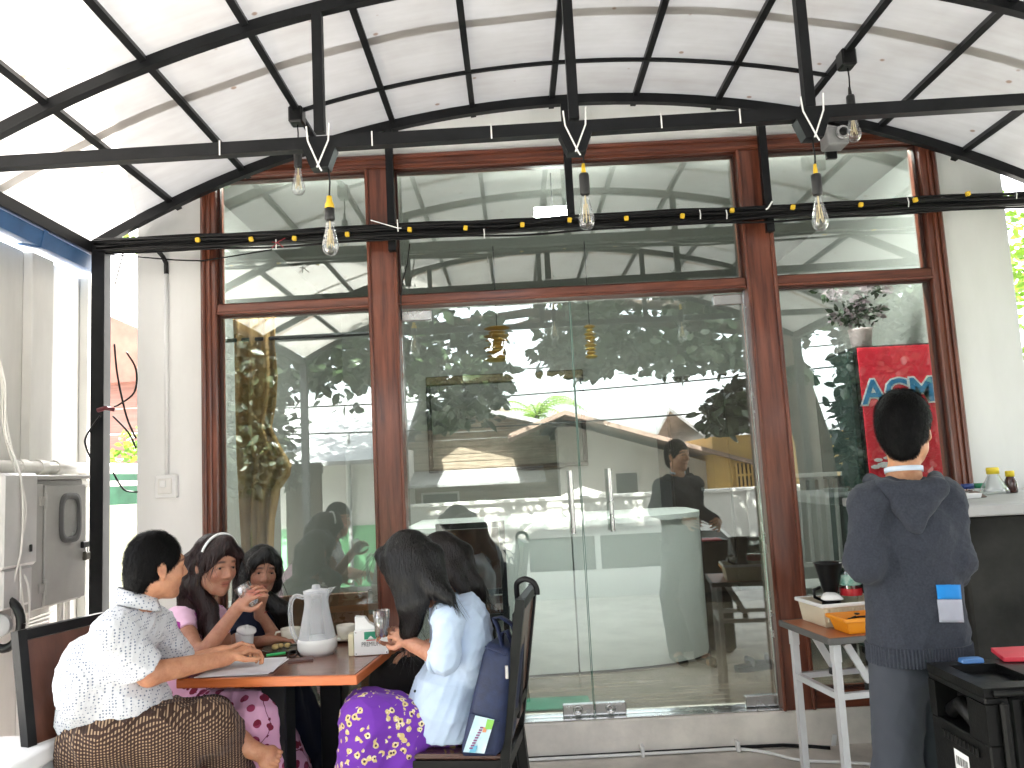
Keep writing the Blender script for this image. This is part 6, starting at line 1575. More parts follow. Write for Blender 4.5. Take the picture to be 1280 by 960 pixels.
def f_purple(N, L, tc, M_, mix):
    nz = N.new('ShaderNodeTexNoise'); nz.inputs['Scale'].default_value = 75; nz.inputs['Detail'].default_value = 3; L.new(tc.outputs['Object'], nz.inputs[0])
    v = N.new('ShaderNodeTexVoronoi'); v.inputs['Scale'].default_value = 36; v.inputs['Randomness'].default_value = .85; L.new(tc.outputs['Object'], v.inputs['Vector'])
    big = N.new('ShaderNodeTexNoise'); big.inputs['Scale'].default_value = 10; big.inputs['Detail'].default_value = 1; L.new(tc.outputs['Object'], big.inputs[0])
    d = M_('MULTIPLY_ADD', nz.outputs['Fac'], .5, v.outputs['Distance'])
    pet = M_('MULTIPLY', M_('LESS_THAN', d, .66), M_('GREATER_THAN', big.outputs['Fac'], .43))
    cen = M_('MULTIPLY', M_('LESS_THAN', v.outputs['Distance'], .17), pet)
    c = mix(pet, (.155, .035, .36), mix(M_('GREATER_THAN', nz.outputs['Fac'], .52), (.62, .48, .20), (.76, .66, .42)))
    return mix(cen, c, (.06, .03, .05))
def f_knit(N, L, tc, M_, mix):
    n2 = N.new('ShaderNodeTexNoise'); n2.inputs['Scale'].default_value = 160; L.new(tc.outputs['Object'], n2.inputs[0])
    return mix(n2.outputs['Fac'], (.017, .0195, .027), (.046, .051, .066))
C_DOTS = cloth('dotted_white_cotton', (.8, .8, .8), .8, f_dots); C_CHECK = cloth('brown_checked_cotton', (.1, .05, .03), .85, f_check)
C_PINK = cloth('pink_floral_cotton', (.7, .4, .5), .8, f_pink); C_PINKT = cloth('pink_blossom_cotton', (.7, .4, .5), .8, f_pinktop)
C_PURPLE = cloth('purple_flowered_cotton', (.15, .04, .36), .8, f_purple)
C_BLUE = cloth('pale_blue_cotton', (.50, .61, .76), .85); C_PALE = cloth('pale_grey_blue_cotton', (.56, .64, .74), .85)
C_NAVY = cloth('navy_cotton', (.012, .016, .036), .85); C_GREY = cloth('grey_blue_knit', (.08, .09, .11), .95, f_knit); C_PANT = cloth('dark_grey_twill', (.045, .050, .062), .8)
C_BLK = cloth('black_cotton', (.014, .012, .012), .85)
H_BLACK = hairmat('black_hair', (.0022, .002, .002), (.0055, .0045, .004)); H_BROWN = hairmat('dark_brown_hair', (.004, .0024, .002), (.012, .0068, .005)); H_RED = hairmat('red_brown_hair', (.010, .0034, .0034), (.030, .009, .008))
H_SHORT = mat('short_black_hair', (.0022, .0022, .0022), .55, col2=(.0055, .005, .005), var=.3, scale=60, stretch=(3, 3, 1), bump=.2, bscale=40, spec=.12)
SK_MAN = skin('tan_skin', (.50, .25, .145)); SK_PINK = skin('warm_brown_skin', (.40, .20, .13)); SK_GIRL = skin('brown_skin', (.33, .165, .105)); SK_BLUE = skin('light_brown_skin', (.44, .22, .14)); SK_BOY = skin('golden_skin', (.48, .25, .14))
Z_UP = Vector((0, 0, 1))
def strands(pts_list, r0, r1, fl=None):
    out = []
    for pts in pts_list:
        n = len(pts) - 1
        for i in range(n):
            a = r0 + (r1 - r0) * i / n; b = r0 + (r1 - r0) * (i + 1) / n
            out.append(('c', pts[i], pts[i + 1], a, b) if fl is None else ('c', pts[i], pts[i + 1], a, b, fl))
    return out

# ================================================================== man in the dotted shirt
hd = Head(WD(194, 708, 2.88), (.70, .71, -.06), .98)
J = dict(pelvis=WD(140, 920, 2.95), waist=WD(132, 872, 2.93), chest=WD(152, 808, 2.88), neck=WD(170, 757, 2.86),
         shR=WD(138, 792, 2.74), shL=WD(196, 785, 3.02), elR=WD(187, 842, 2.84), elL=WD(228, 833, 3.16), wrR=WD(284, 822, 3.08), wrL=WD(276, 816, 3.22),
         hipR=WD(138, 925, 2.86), hipL=WD(150, 915, 3.05), knR=WD(262, 908, 2.98), knL=WD(262, 902, 3.18), anR=WD(298, 926, 3.12), anL=(-1.10, -1.05, .09))
man = Person('man in white dotted short-sleeved shirt and brown checked wrap leaning on the table', J, hd, SK_MAN)
J = man.J
man.body(hands=[dict(W=J['wrR'], d=(WD(322, 806, 3.16) - J['wrR']), n=(.25, .35, -.9), thumb=-1, curl=(.55, .75, .5)), dict(W=J['wrL'], d=(WD(318, 800, 3.28) - J['wrL']), n=(.2, -.35, -.9), thumb=1, curl=(.5, .8, .5))],
         feet=[dict(ank=J['anR'], fwd=WD(345, 938, 3.06) - J['anR'], up=(-.25, -.55, .8)), dict(ank=J['anL'], fwd=(.9, .35, 0))], arm=(.050, .041, .028))
def torso_prims(J, q, fw):
    return [('c', J['pelvis'], J['waist'], .118 * q, .112 * q, (fw, 1.1)), ('c', J['waist'], J['chest'], .112 * q, .120 * q, (fw, 1.12)), ('c', J['chest'], mid(J['chest'], J['neck'], .75), .118 * q, .070 * q, (fw, 1.1)), ('c', J['shL'], J['shR'], .056 * q, .056 * q), ('c', mid(J['shL'], J['neck'], .3), mid(J['shR'], J['neck'], .3), .055 * q, .055 * q)]
fwm = Vector((.9, .4, 0))
belly = ('e', WD(158, 875, 2.93), [[1, 0, 0], [0, 1, 0], [0, 0, 1]], [.12, .12, .11])
back_ = ('e', WD(112, 850, 2.88), [[1, 0, 0], [0, 1, 0], [0, 0, 1]], [.092, .13, .15])
hemR = mid(J['shR'], J['elR'], .86); hemL = mid(J['shL'], J['elL'], .82)
man.garment('shirt', C_DOTS, torso_prims(J, .92, fwm) + [belly, back_, ('c', J['shR'], hemR, .052, .062, None, 1), ('c', J['shL'], hemL, .050, .058, None, 1), ('c', WD(108, 893, 2.93), WD(180, 882, 2.98), .092, .09)],
            cuts=[(WD(140, 912, 2.95), WD(140, 912, 2.95) - WD(150, 830, 2.92)), (J['neck'] + Vector((0, 0, .045)), (-.25, 0, 1))], k=.03, fold=.0048, ffreq=15, seed=4, infl=.008, h=.006)
# collar
nb_ = J['neck']; R_ = frame((.88, .47, .0))
def ringpts(c, r, tilt, n=22, a0=-2.65, a1=2.65, dz=0.):
    o = []
    for i in range(n + 1):
        t = a0 + (a1 - a0) * i / n; o.append(c + R_ @ Vector((r * math.sin(-t) * 1.0, -r * math.cos(t) * 1.05, dz + tilt * math.cos(t))))
    return o
up_ = ringpts(nb_ + Vector((.008, .0, .048)), .062, .022); lo_ = ringpts(nb_ + Vector((.004, 0, .000)), .084, .026)
n_ = len(up_); m = MB().add(up_ + lo_, [(i, i + 1, n_ + i + 1, n_ + i) for i in range(n_ - 1)])
c_ = m.build('collar', C_DOTS, man.root, True, recalc=False); sm = c_.modifiers.new('thick', 'SOLIDIFY'); sm.thickness = .005
wp = [('c', WD(120, 930, 2.92), WD(160, 925, 3.0), .125, .12), ('c', J['hipR'], J['knR'], .10, .080), ('c', J['hipL'], J['knL'], .095, .08), ('c', J['knR'], mid(J['knR'], J['anR'], .55), .085, .060), ('c', J['knL'], mid(J['knL'], J['anL'], .80), .085, .10), ('c', mid(J['hipR'], J['knR'], .5), mid(J['hipL'], J['knL'], .6), .09, .09), ('c', mid(J['hipR'], J['knR'], .55), mid(J['hipR'], J['knR'], .6) - Vector((0, 0, .22)), .09, .10), ('c', mid(J['knR'], J['knL'], .4), mid(J['knL'], J['anL'], .7), .085, .11)]
man.garment('wrap_skirt', C_CHECK, wp, k=.05, fold=.0065, ffreq=11, seed=8, infl=.002, h=.006, cuts=[(J['pelvis'] + Vector((0, 0, .115)), (0, 0, 1))])
# short hair
def short_hair(pers, m, t=.010, name='hair', L=.022, n=6500):
    H = pers.head
    pr = [H.ell(0, -.010, .035, .071, .085, .083), H.ell(0, -.034, -.010, .065, .060, .060), H.ell(0, -.050, -.048, .046, .040, .045)]
    subs = [H.ell(0, .106, -.028, .085, .066, .078), H.ell(.100, .034, -.052, .046, .054, .056), H.ell(-.100, .034, -.052, .046, .054, .056), H.ell(.094, -.004, -.018, .031, .030, .042), H.ell(-.094, -.004, -.018, .031, .030, .042), H.ell(.085, -.03, -.085, .045, .05, .045), H.ell(-.085, -.03, -.085, .045, .05, .045)]
    o = pers.garment(name, m, pr, subs=subs, infl=t * H.s, h=.004, k=.02, fold=.0008, ffreq=60, seed=3, smooth=1, pad=.14)
    strand_coat(o, m, n, L, .0018, steps=3, lift=.0005, seed=4, jitter=.6, out=.30, part=H.P(.0, .05, .12))
    return o
short_hair(man, H_SHORT)

# ================================================================== woman in pink
hd = Head(WD(268, 706, 3.38), (.80, -.58, -.14), 1.0, roll=-.05, female=True)
J = dict(pelvis=WD(222, 874, 3.55), waist=WD(228, 835, 3.53), chest=WD(238, 790, 3.48), neck=WD(250, 757, 3.42),
         shR=WD(222, 776, 3.34), shL=WD(268, 772, 3.60), elR=WD(250, 823, 3.24), elL=WD(285, 830, 3.66), wrR=WD(297, 760, 3.24), wrL=WD(318, 820, 3.62),
         hipR=WD(222, 880, 3.46), hipL=WD(232, 872, 3.64), knR=WD(318, 897, 3.28), knL=WD(330, 890, 3.46), anR=(-1.02, -.98, .09), anL=(-.98, -.80, .09))
pk = Person('woman in pink floral dress with white hairband drinking from a glass', J, hd, SK_PINK, .90)
J = pk.J
pk.body(hands=[dict(W=J['wrR'], d=WD(313, 741, 3.22) - J['wrR'], n=(.55, .75, -.1), thumb=-1, curl=(.55, .7, .45), s=.92), dict(W=J['wrL'], d=(1, .1, -.1), n=(0, 0, -1), thumb=1, curl=(.2, .2, .2), s=.92)],
        feet=[dict(ank=J['anR'], fwd=(.95, -.2, 0), s=.92), dict(ank=J['anL'], fwd=(.95, -.1, 0), s=.92)], arm=(.042, .037, .024), leg=(.060, .048, .034))
fwp = Vector((.8, -.55, 0))
slR = mid(J['shR'], J['elR'], .34); slL = mid(J['shL'], J['elL'], .36)
pk.garment('bodice', C_PINKT, torso_prims(J, .92, fwp) + [('c', J['shR'], slR, .048, .054, None, 1), ('c', J['shL'], slL, .047, .050, None, 1)], cuts=[(J['neck'] + Vector((.0, 0, .012)), (-.1, .1, 1))], k=.025, fold=.003, ffreq=18, seed=5, infl=.001)
sk_ = [('c', J['hipR'], J['hipL'], .125, .125), ('c', J['hipR'], J['knR'], .11, .092), ('c', J['hipL'], J['knL'], .11, .09), ('c', mid(J['hipR'], J['knR'], .7), mid(J['hipL'], J['knL'], .7), .09, .09), ('c', J['knR'], mid(J['knR'], J['anR'], .9), .090, .12), ('c', J['knL'], mid(J['knL'], J['anL'], .9), .090, .12), ('c', mid(J['hipR'], J['knR'], .5), mid(J['hipR'], J['knR'], .45) - Vector((0, 0, .32)), .09, .12)]
pk.garment('skirt', C_PINK, sk_, k=.05, fold=.006, ffreq=11, seed=9, infl=.0)
H = hd
hp = [H.ell(0, -.010, .036, .074, .088, .085), H.ell(0, -.044, -.01, .068, .058, .075)]
hp += strands([[H.P(-.05, -.06, .0), H.P(-.055, -.085, -.09), WD(243, 752, 3.46), WD(238, 790, 3.55)], [H.P(.05, -.07, 0), H.P(.055, -.075, -.10), H.P(.06, -.06, -.2)], [H.P(0, -.085, 0), H.P(0, -.10, -.1), H.P(0, -.12, -.22)]], .042, .030)
hp += strands([[H.P(.066, -.02, -.02), H.P(.072, -.03, -.08), WD(262, 760, 3.36), WD(268, 790, 3.34), WD(262, 812, 3.34)], [H.P(.055, -.045, -.05), WD(252, 745, 3.40), WD(256, 785, 3.36)]], .028, .017)
hp += [H.cone((.0, .060, .098), (.050, .066, .062), .022, .018), H.cone((.050, .066, .062), (.074, .035, .010), .018, .012), H.cone((0, .060, .098), (-.052, .066, .052), .020, .016), H.cone((-.052, .066, .052), (-.076, .030, -.01), .016, .010)]
hr_ = pk.garment('hair', H_RED, hp, subs=[H.ell(0, .105, -.020, .068, .062, .080), H.ell(.088, -.002, -.008, .018, .024, .030), H.ell(-.088, -.002, -.008, .018, .024, .030)], infl=.008, h=.0045, k=.02, fold=.0014, ffreq=70, seed=2, fdir=(.1, .1, 1), smooth=1)
strand_coat(hr_, H_RED, 6500, .12, .0024, steps=7, lift=.0012, seed=5, jitter=.17, part=H.P(0, .02, .12), out=.03)
band = [H.P(.088 * math.cos(t), .030 + .0 * math.sin(t), .030 + .103 * math.sin(t)) for t in [PI * (.10 + .80 * k / 20) for k in range(21)]]
MB().tube(band, .0055 * 1.0, 8).build('hairband', M_WHITEPL, pk.root, True)
er = H.P(.078, .006, -.05); MB().tube([er, er + Vector((0, 0, -.03))], .003, 6).build('earring', M_GILT, pk.root)
# the glass she drinks from
gp = WD(309, 744, 3.25)
tg = thing('drinking_glass', 'clear tumbler held to the mouth of the woman in pink', 'glass', gp)
Mg = Matrix.Translation(gp) @ Matrix.Rotation(-.45, 4, 'Y') @ Matrix.Rotation(.15, 4, 'X')
MB().lathe([(.024, -.045), (.028, -.040), (.033, .045), (.0315, .045), (.0265, -.036), (0, -.036)], n=24, cap=True).xf(Mg).build('tumbler', thin_glass('tumbler_glass', (.92, .94, .94), .14), tg, True)

# ================================================================== girl with long black hair
hd = Head(WD(327, 713, 3.82), (.48, -.86, -.10), .93, roll=-.10, female=True)
J = dict(pelvis=WD(300, 852, 3.95), waist=WD(305, 818, 3.93), chest=WD(312, 785, 3.88), neck=WD(320, 757, 3.85),
         shR=WD(289, 775, 3.82), shL=WD(341, 770, 3.96), elR=WD(296, 806, 3.72), elL=WD(350, 806, 3.74), wrR=WD(338, 800, 3.66), wrL=WD(324, 764, 3.66),
         hipR=WD(296, 858, 3.88), hipL=WD(310, 850, 4.00), knR=WD(350, 868, 3.72), knL=WD(362, 862, 3.84), anR=(-1.02, -.52, .09), anL=(-.92, -.42, .09))
gr_ = Person('girl in navy shirt with long black hair resting her chin on her hand', J, hd, SK_GIRL, .84)
J = gr_.J
gr_.body(hands=[dict(W=J['wrL'], d=WD(327, 747, 3.64) - J['wrL'], n=(-.5, .8, .3), thumb=1, curl=(.7, .8, .4), s=.85), dict(W=J['wrR'], d=(1, .1, 0), n=(0, 0, -1), thumb=1, curl=(.2, .3, .2), s=.85)],
         feet=[dict(ank=J['anR'], fwd=(.9, -.3, 0), s=.88), dict(ank=J['anL'], fwd=(.9, -.3, 0), s=.88)], arm=(.036, .031, .021), leg=(.055, .045, .032))
fwg = Vector((.5, -.86, 0))
gr_.garment('shirt', C_NAVY, torso_prims(J, .86, fwg) + [('c', J['shR'], mid(J['shR'], J['elR'], .72), .048, .052, None, 1), ('c', J['shL'], mid(J['shL'], J['elL'], .6), .046, .048, None, 1)], cuts=[(J['neck'] + Vector((0, 0, .01)), (0, .1, 1))], k=.025, fold=.003, ffreq=18, seed=12, infl=.0)
gr_.garment('skirt', C_NAVY, [('c', J['hipR'], J['hipL'], .11, .11), ('c', J['hipR'], J['knR'], .10, .08), ('c', J['hipL'], J['knL'], .10, .08), ('c', J['knR'], mid(J['knR'], J['anR'], .7), .08, .09), ('c', J['knL'], mid(J['knL'], J['anL'], .7), .08, .09)], k=.04, fold=.003, seed=3, infl=.003)
H = hd
hp = [H.ell(0, -.010, .036, .074, .088, .085), H.ell(0, -.044, -.01, .069, .058, .075)]
hp += strands([[H.P(.055, -.03, .03), H.P(.082, -.005, -.06), WD(352, 762, 3.80), WD(353, 800, 3.84)], [H.P(.05, -.07, 0), H.P(.07, -.06, -.1), H.P(.085, -.045, -.26)], [H.P(-.05, -.06, .0), H.P(-.075, -.06, -.08), WD(299, 762, 3.92)], [H.P(0, -.085, 0), H.P(0, -.10, -.1), H.P(0, -.11, -.28)]], .040, .024)
hp += [H.cone((.0, .062, .094), (.052, .062, .055), .020, .016), H.cone((.052, .062, .055), (.080, .022, -.02), .016, .012), H.cone((0, .062, .094), (-.052, .062, .055), .020, .016), H.cone((-.052, .062, .055), (-.078, .02, -.02), .016, .012)]
hr_ = gr_.garment('hair', H_BLACK, hp, subs=[H.ell(0, .108, -.022, .068, .066, .084), H.ell(-.088, -.002, -.008, .018, .024, .030)], infl=.007, h=.0045, k=.02, fold=.0014, ffreq=70, seed=6, fdir=(.1, .1, 1), smooth=1)
strand_coat(hr_, H_BLACK, 6500, .12, .0024, steps=7, lift=.0012, seed=5, jitter=.17, part=H.P(0, .02, .12), out=.03)
bw = J['wrL'] + (J['elL'] - J['wrL']).normalized() * .02
MB().tube([bw + Vector((.024 * math.cos(t), .018 * math.sin(t), .012 * math.cos(t))) for t in [2 * PI * k / 16 for k in range(17)]], .0022, 5, False).build('bracelet', mat('red_thread', (.25, .03, .03), .6), gr_.root, True)

# ================================================================== woman in pale blue shirt
hd = Head(WD(513, 704, 3.10), (-.84, .10, -.50), .98, female=True)
J = dict(pelvis=WD(563, 898, 3.18), waist=WD(570, 855, 3.15), chest=WD(570, 795, 3.12), neck=WD(551, 748, 3.11),
         shL=WD(560, 778, 2.96), shR=WD(562, 765, 3.28), elL=WD(556, 826, 2.93), elR=WD(548, 822, 3.34), wrL=WD(512, 803, 3.04), wrR=WD(508, 800, 3.30),
         hipL=WD(560, 908, 3.13), hipR=WD(563, 898, 3.25), knL=WD(458, 900, 3.05), knR=WD(458, 890, 3.20), anL=(-.62, -1.25, .09), anR=(-.62, -1.08, .09))
bw_ = Person('woman in pale blue shirt and purple flowered skirt bending over the table', J, hd, SK_BLUE, .92)
J = bw_.J
bw_.body(hands=[dict(W=J['wrL'], d=WD(488, 783, 3.12) - J['wrL'], n=(-.3, .8, -.2), thumb=1, curl=(.5, .6, .4), s=.92), dict(W=J['wrR'], d=WD(484, 785, 3.26) - J['wrR'], n=(-.3, -.8, -.2), thumb=-1, curl=(.5, .6, .4), s=.92)],
         feet=[dict(ank=J['anL'], fwd=(-1, 0, 0), s=.92), dict(ank=J['anR'], fwd=(-1, .1, 0), s=.92)], arm=(.042, .037, .025), leg=(.060, .048, .034))
fwb = Vector((-1, .1, 0))
eR = ('e', WD(560, 885, 3.19), [[1, 0, 0], [0, 1, 0], [0, 0, 1]], [.150, .182, .17])
bk_ = ('e', WD(588, 800, 3.12), [[1, 0, 0], [0, 1, 0], [0, 0, 1]], [.085, .135, .17])
bs_ = bw_.garment('shirt', C_BLUE, torso_prims(J, .88, fwb) + [eR, bk_, ('c', J['shL'], mid(J['shL'], J['elL'], .98), .052, .050), ('c', mid(J['shL'], J['elL'], .9), mid(J['elL'], J['wrL'], .22), .048, .046, None, 1), ('c', J['shR'], J['elR'], .052, .050), ('c', J['elR'], mid(J['elR'], J['wrR'], .2), .052, .05, None, 1), ('c', WD(562, 862, 3.17), WD(558, 940, 3.18), .130, .155)],
             cuts=[(WD(556, 926, 3.08), (-.05, 0, -1)), (J['neck'] + Vector((0, 0, .02)), (-.35, 0, 1))], k=.025, fold=.0055, ffreq=14, seed=21, infl=.002, h=.006)
cu0 = mid(J['elL'], J['wrL'], .16); dcu = (J['wrL'] - J['elL']).normalized(); acu = dcu.cross(Z_UP).normalized(); bcu = dcu.cross(acu)
MB().tube([cu0 + acu * .050 * math.cos(t) + bcu * .050 * math.sin(t) for t in [2 * PI * k / 20 for k in range(21)]], .010, 8, False).build('rolled_cuff', C_BLUE, bw_.root, True)
bvb = bvh_of(bs_)
for (px, py) in ((524, 838), (519, 864), (518, 896)):
    hit = bvb.ray_cast(CAM, ray(px, py).normalized())
    if hit[0] is not None: MB().lathe([(.005, 0), (.005, .003), (0, .0035)], n=10).xf(Matrix.Translation(hit[0]) @ hit[1].to_track_quat('Z', 'Y').to_matrix().to_4x4()).build('button', M_BLACKPL, bw_.root)
bw_.garment('skirt', C_PURPLE, [('c', J['hipL'], J['hipR'], .070, .070), ('c', J['hipL'], J['knL'], .070, .076), ('c', J['hipR'], J['knR'], .072, .076), ('c', mid(J['hipL'], J['knL'], .8), mid(J['hipR'], J['knR'], .8), .075, .075), ('c', J['knL'], mid(J['knL'], J['anL'], .95), .095, .13), ('c', J['knR'], mid(J['knR'], J['anR'], .95), .09, .12), ('c', mid(J['hipL'], J['knL'], .55), mid(J['hipL'], J['knL'], .68) - Vector((0, 0, .36)), .075, .12)], k=.045, fold=.0065, ffreq=10, seed=31, infl=.0)
H = hd
hp = [H.ell(0, -.010, .036, .074, .088, .085), H.ell(0, -.044, -.01, .070, .060, .075)]
hp += strands([[H.P(-.060, .02, .05), WD(497, 715, 3.03), WD(510, 755, 3.00), WD(512, 785, 3.04), WD(508, 800, 3.08)], [H.P(-.06, -.02, .03), WD(512, 720, 3.01), WD(524, 750, 2.99), WD(520, 778, 3.02)], [H.P(-.055, -.05, 0), WD(528, 715, 3.02), WD(545, 735, 2.985), WD(560, 745, 2.965)], [H.P(-.03, -.09, -.02), WD(545, 725, 3.03), WD(556, 742, 2.99)], [H.P(.05, -.05, 0), H.P(.06, -.02, -.1), H.P(.06, .0, -.22)], [H.P(.065, .02, .04), H.P(.07, .03, -.06), H.P(.06, .02, -.2)]], .040, .016)
hp += [H.cone((-.02, .070, .088), (-.050, .074, .035), .018, .013), H.cone((.0, .075, .085), (.02, .095, .035), .016, .012), H.cone((.03, .07, .085), (.055, .070, .03), .018, .014)]
hr_ = bw_.garment('hair', H_BLACK, hp, subs=[H.ell(0, .118, -.030, .055, .06, .085)], infl=.008, h=.0045, k=.022, fold=.0014, ffreq=70, seed=16, fdir=(.3, 0, 1), smooth=1)
strand_coat(hr_, H_BLACK, 6500, .12, .0024, steps=7, lift=.0012, seed=5, jitter=.17, part=H.P(0, .02, .12), out=.03)
# tumbler in her hands
gp = WZ(478, 793, TZ + .0); gp = WD(477, 779, 3.22)
tg = thing('milk_glass', 'tumbler of milky drink between the hands of the woman in pale blue', 'glass', gp)
MB().lathe([(.026, -.05), (.033, .05), (.0315, .05), (.025, -.045), (0, -.045)], gp, 24).build('tumbler', thin_glass('tumbler_glass'), tg, True)
MB().lathe([(.0245, -.044), (.0295, .02), (0, .02)], gp, 20).build('drink', mat('milky_drink', (.66, .62, .55), .4), tg, True)

# ================================================================== second woman, beyond
hd = Head(WD(552, 702, 3.52), (-.80, .45, -.35), .99, female=True)
J = dict(pelvis=WD(584, 855, 3.62), waist=WD(582, 822, 3.61), chest=WD(578, 780, 3.59), neck=WD(570, 742, 3.55),
         shL=WD(568, 765, 3.44), shR=WD(580, 757, 3.72), elL=WD(556, 806, 3.42), elR=WD(570, 802, 3.76), wrL=WD(530, 812, 3.46), wrR=WD(535, 806, 3.72),
         hipL=WD(582, 860, 3.55), hipR=WD(584, 852, 3.69), knL=WD(492, 850, 3.52), knR=WD(495, 845, 3.68), anL=(-.60, -.78, .09), anR=(-.58, -.62, .09))
sw_ = Person('woman with brown hair half hidden behind the woman in pale blue', J, hd, SK_BLUE, .90)
J = sw_.J
sw_.body(hands=[dict(W=J['wrL'], d=(-1, .1, -.1), n=(0, 0, -1), thumb=-1, curl=(.3, .3, .3), s=.9), dict(W=J['wrR'], d=(-1, -.1, -.1), n=(0, 0, -1), thumb=1, curl=(.3, .3, .3), s=.9)], feet=[dict(ank=J['anL'], fwd=(-1, 0, 0), s=.9), dict(ank=J['anR'], fwd=(-1, 0, 0), s=.9)], arm=(.042, .036, .024), leg=(.058, .046, .034))
sw_.garment('shirt', C_PALE, torso_prims(J, .92, Vector((-.9, .3, 0))) + [('c', J['shL'], J['elL'], .056, .05), ('c', J['shR'], J['elR'], .056, .05)], cuts=[(J['neck'] + Vector((0, 0, .015)), (-.2, 0, 1))], k=.03, fold=.003, seed=41, infl=.004)
sw_.garment('skirt', C_BLK, [('c', J['hipL'], J['hipR'], .115, .115), ('c', J['hipL'], J['knL'], .105, .088), ('c', J['hipR'], J['knR'], .105, .088), ('c', J['knL'], mid(J['knL'], J['anL'], .9), .09, .12), ('c', J['knR'], mid(J['knR'], J['anR'], .9), .09, .12)], k=.05, fold=.004, seed=43, infl=.004)
H = hd
hp = [H.ell(0, -.010, .036, .074, .088, .085), H.ell(0, -.044, -.01, .070, .060, .075)]
hp += strands([[H.P(-.02, -.08, .03), WD(577, 705, 3.46), WD(592, 730, 3.44), WD(600, 745, 3.44)], [H.P(-.05, -.05, 0), WD(566, 715, 3.42), WD(580, 735, 3.40)], [H.P(.03, -.09, 0), WD(582, 712, 3.56), WD(602, 742, 3.52)], [H.P(-.05, .02, .03), H.P(-.075, .02, -.08), H.P(-.06, .01, -.2)], [H.P(.05, .02, .03), H.P(.075, .02, -.08), H.P(.06, .01, -.2)]], .042, .020)
hr_ = sw_.garment('hair', H_BROWN, hp, subs=[H.ell(0, .112, -.025, .060, .062, .085)], infl=.008, h=.0045, k=.022, fold=.0014, ffreq=70, seed=17, fdir=(.5, 0, 1), smooth=1)
strand_coat(hr_, H_BROWN, 6500, .12, .0024, steps=7, lift=.0012, seed=5, jitter=.17, part=H.P(0, .02, .12), out=.03)

# ================================================================== boy standing at the counter
hd = Head(WD(1130, 536, 2.54), (.58, .80, -.04), .97)
J = dict(pelvis=WD(1148, 812, 2.56), waist=WD(1143, 745, 2.56), chest=WD(1136, 668, 2.56), neck=WD(1130, 598, 2.56),
         shL=WD(1085, 630, 2.53), shR=WD(1182, 625, 2.57), elL=WD(1080, 704, 2.50), elR=WD(1194, 700, 2.54), wrL=WD(1112, 722, 2.74), wrR=WD(1192, 722, 2.76),
         hipL=WD(1118, 820, 2.55), hipR=WD(1170, 818, 2.57), knL=WD(1122, 968, 2.53), knR=WD(1166, 965, 2.58), anL=(1.12, -1.78, .09), anR=(1.30, -1.70, .09))
bo = Person('boy in grey-blue hooded jacket and grey trousers standing with his back turned', J, hd, SK_BOY, .90)
J = bo.J
bb_ = bo.body(hands=[dict(W=J['wrL'], d=(.25, .9, 0), n=(.8, -.2, -.3), thumb=1, curl=(.5, .6, .4), s=.92), dict(W=J['wrR'], d=(-.25, .9, 0), n=(-.8, -.2, -.3), thumb=-1, curl=(.5, .6, .4), s=.92)],
        feet=[dict(ank=J['anL'], fwd=(.15, 1, 0), toes=False), dict(ank=J['anR'], fwd=(.35, 1, 0), toes=False)], leg=(.060, .048, .036))
fwo = Vector((.25, .97, 0))
jp_ = torso_prims(J, .88, fwo) + [('c', J['pelvis'] + Vector((-.045, 0, .0)), J['chest'] + Vector((-.035, 0, 0)), .104, .098), ('c', J['pelvis'] + Vector((.045, 0, .0)), J['chest'] + Vector((.035, 0, 0)), .104, .098),
       ('c', J['shL'], J['elL'], .054, .050), ('c', J['elL'], mid(J['elL'], J['wrL'], .9), .050, .040, None, 1), ('c', J['shR'], J['elR'], .054, .050), ('c', J['elR'], mid(J['elR'], J['wrR'], .9), .050, .040, None, 1)]
jk_ = bo.garment('jacket', C_GREY, jp_, cuts=[(WD(1150, 818, 2.56), (0, 0, -1)), (J['neck'] + Vector((0, 0, .028)), (0, -.15, 1))], k=.036, fold=.0044, ffreq=13, seed=51, infl=.002, h=.006)
# hood lying on the back
nk = J['neck']; Rb = frame((.25, .97, 0))
def B_(x, y, z): return nk + Rb @ Vector((x, y, z))
hood = [('c', B_(-.095, .02, -.005), B_(-.075, -.075, -.03), .030, .034), ('c', B_(.095, .02, -.005), B_(.075, -.075, -.03), .030, .034), ('c', B_(-.075, -.075, -.03), B_(-.005, -.105, -.135), .034, .030), ('c', B_(.075, -.075, -.03), B_(-.005, -.105, -.135), .034, .030), ('c', B_(-.06, -.085, -.03), B_(.06, -.085, -.03), .03, .03), ('c', B_(-.03, -.10, -.08), B_(.03, -.10, -.08), .032, .032)]
bo.garment('hood', C_GREY, hood, k=.018, fold=.003, ffreq=16, seed=52, infl=-.004, h=.006)
bvn = bvh_of(bb_); cp = []
for k in range(29):
    t = -2.3 + 4.6 * k / 28; d = (Rb @ Vector((math.sin(t), -math.cos(t), 0))).normalized(); o_ = B_(0, .0, .026 + .008 * math.cos(t)); hit = bvn.ray_cast(o_ + d * .2, -d)
    cp.append((hit[0] if hit[0] is not None else o_ + d * .055) + d * .003)
MB().sweep(cp, .006, .016, up=(0, 0, 1)).build('collar_trim', C_PALE, bo.root, True)
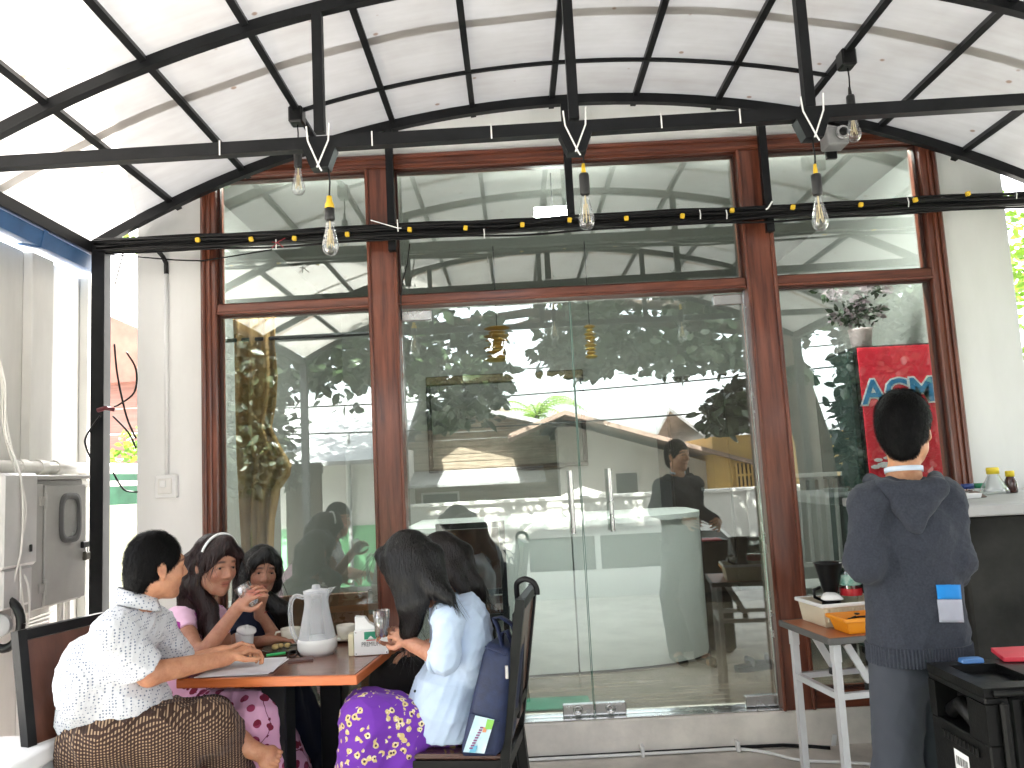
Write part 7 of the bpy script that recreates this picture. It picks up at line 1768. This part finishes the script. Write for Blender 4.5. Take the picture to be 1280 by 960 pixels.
# ribbed hem following the jacket
bvj = bvh_of(jk_); hz_p = WD(1150, 812, 2.56); m = MB(); n = 168; vs = []; cen = J['pelvis']
for dz in (-.030, .026):
    for i in range(n):
        t = 2 * PI * i / n; d = Vector((math.cos(t), math.sin(t), 0)); o_ = Vector((cen.x, cen.y, hz_p.z + max(dz, -.005)))
        hit = bvj.ray_cast(o_ + d * .6, -d); q = hit[0] if hit[0] is not None else o_ + d * .14
        q = q + d * (.003 + .0035 * (i % 2)); vs.append(Vector((q.x, q.y, hz_p.z + dz)))
m.add(vs, [(i, (i + 1) % n, n + (i + 1) % n, n + i) for i in range(n)]); o = m.build('ribbed_hem', C_GREY, bo.root); sm = o.modifiers.new('thick', 'SOLIDIFY'); sm.thickness = .005
dn_ = Vector((0, 0, -.05))
tp = [('c', mid(J['hipL'], J['hipR'], .25) + dn_, mid(J['hipL'], J['hipR'], .75) + dn_, .082, .082), ('c', mid(J['hipL'], J['hipR'], .02) + dn_, J['knL'], .080, .066), ('c', mid(J['hipL'], J['hipR'], .98) + dn_, J['knR'], .080, .066), ('c', J['knL'], J['anL'], .072, .058, None, 0), ('c', J['knR'], J['anR'], .072, .058, None, 0)]
bo.garment('trousers', C_PANT, tp, k=.02, fold=.004, ffreq=8, seed=55, infl=.002, h=.007, cuts=[((0, 0, .05), (0, 0, -1))])
for S, f in (('L', (.15, 1, 0)), ('R', (.35, 1, 0))):
    a = J['an' + S]; f = Vector(f).normalized()
    bo.garment('shoe', M_BLACKPL, [('c', a - f * .05 - Vector((0, 0, .05)), a + f * .16 - Vector((0, 0, .058)), .040, .034)], infl=.0, h=.008, cuts=[((0, 0, .003), (0, 0, -1))])
short_hair(bo, H_SHORT, t=.011)
# striped pocket flap on his right side, lying on the jacket
bv = bvj
def patch(name, mm, px0, px1, py0, py1, nu=8, nv=6):
    vs = []
    for j in range(nv + 1):
        for i in range(nu + 1):
            px = px0 + (px1 - px0) * i / nu + (py0 + (py1 - py0) * j / nv - 735) * .10; d = ray(px, py0 + (py1 - py0) * j / nv).normalized(); hit = bv.ray_cast(CAM, d)
            q = hit[0] if hit[0] is not None else CAM + d * 2.45
            vs.append(q - d * .006)
    fs = [(j * (nu + 1) + i, j * (nu + 1) + i + 1, (j + 1) * (nu + 1) + i + 1, (j + 1) * (nu + 1) + i) for j in range(nv) for i in range(nu)]
    o = MB().add(vs, fs).build(name, mm, bo.root, True); sm = o.modifiers.new('thick', 'SOLIDIFY'); sm.thickness = .005
patch('pocket_stripe', cloth('bright_blue_cloth', (.015, .22, .60)), 1171, 1201, 731, 749)
patch('pocket_panel', cloth('pale_grey_cloth', (.36, .37, .43)), 1171, 1201, 749.5, 778)
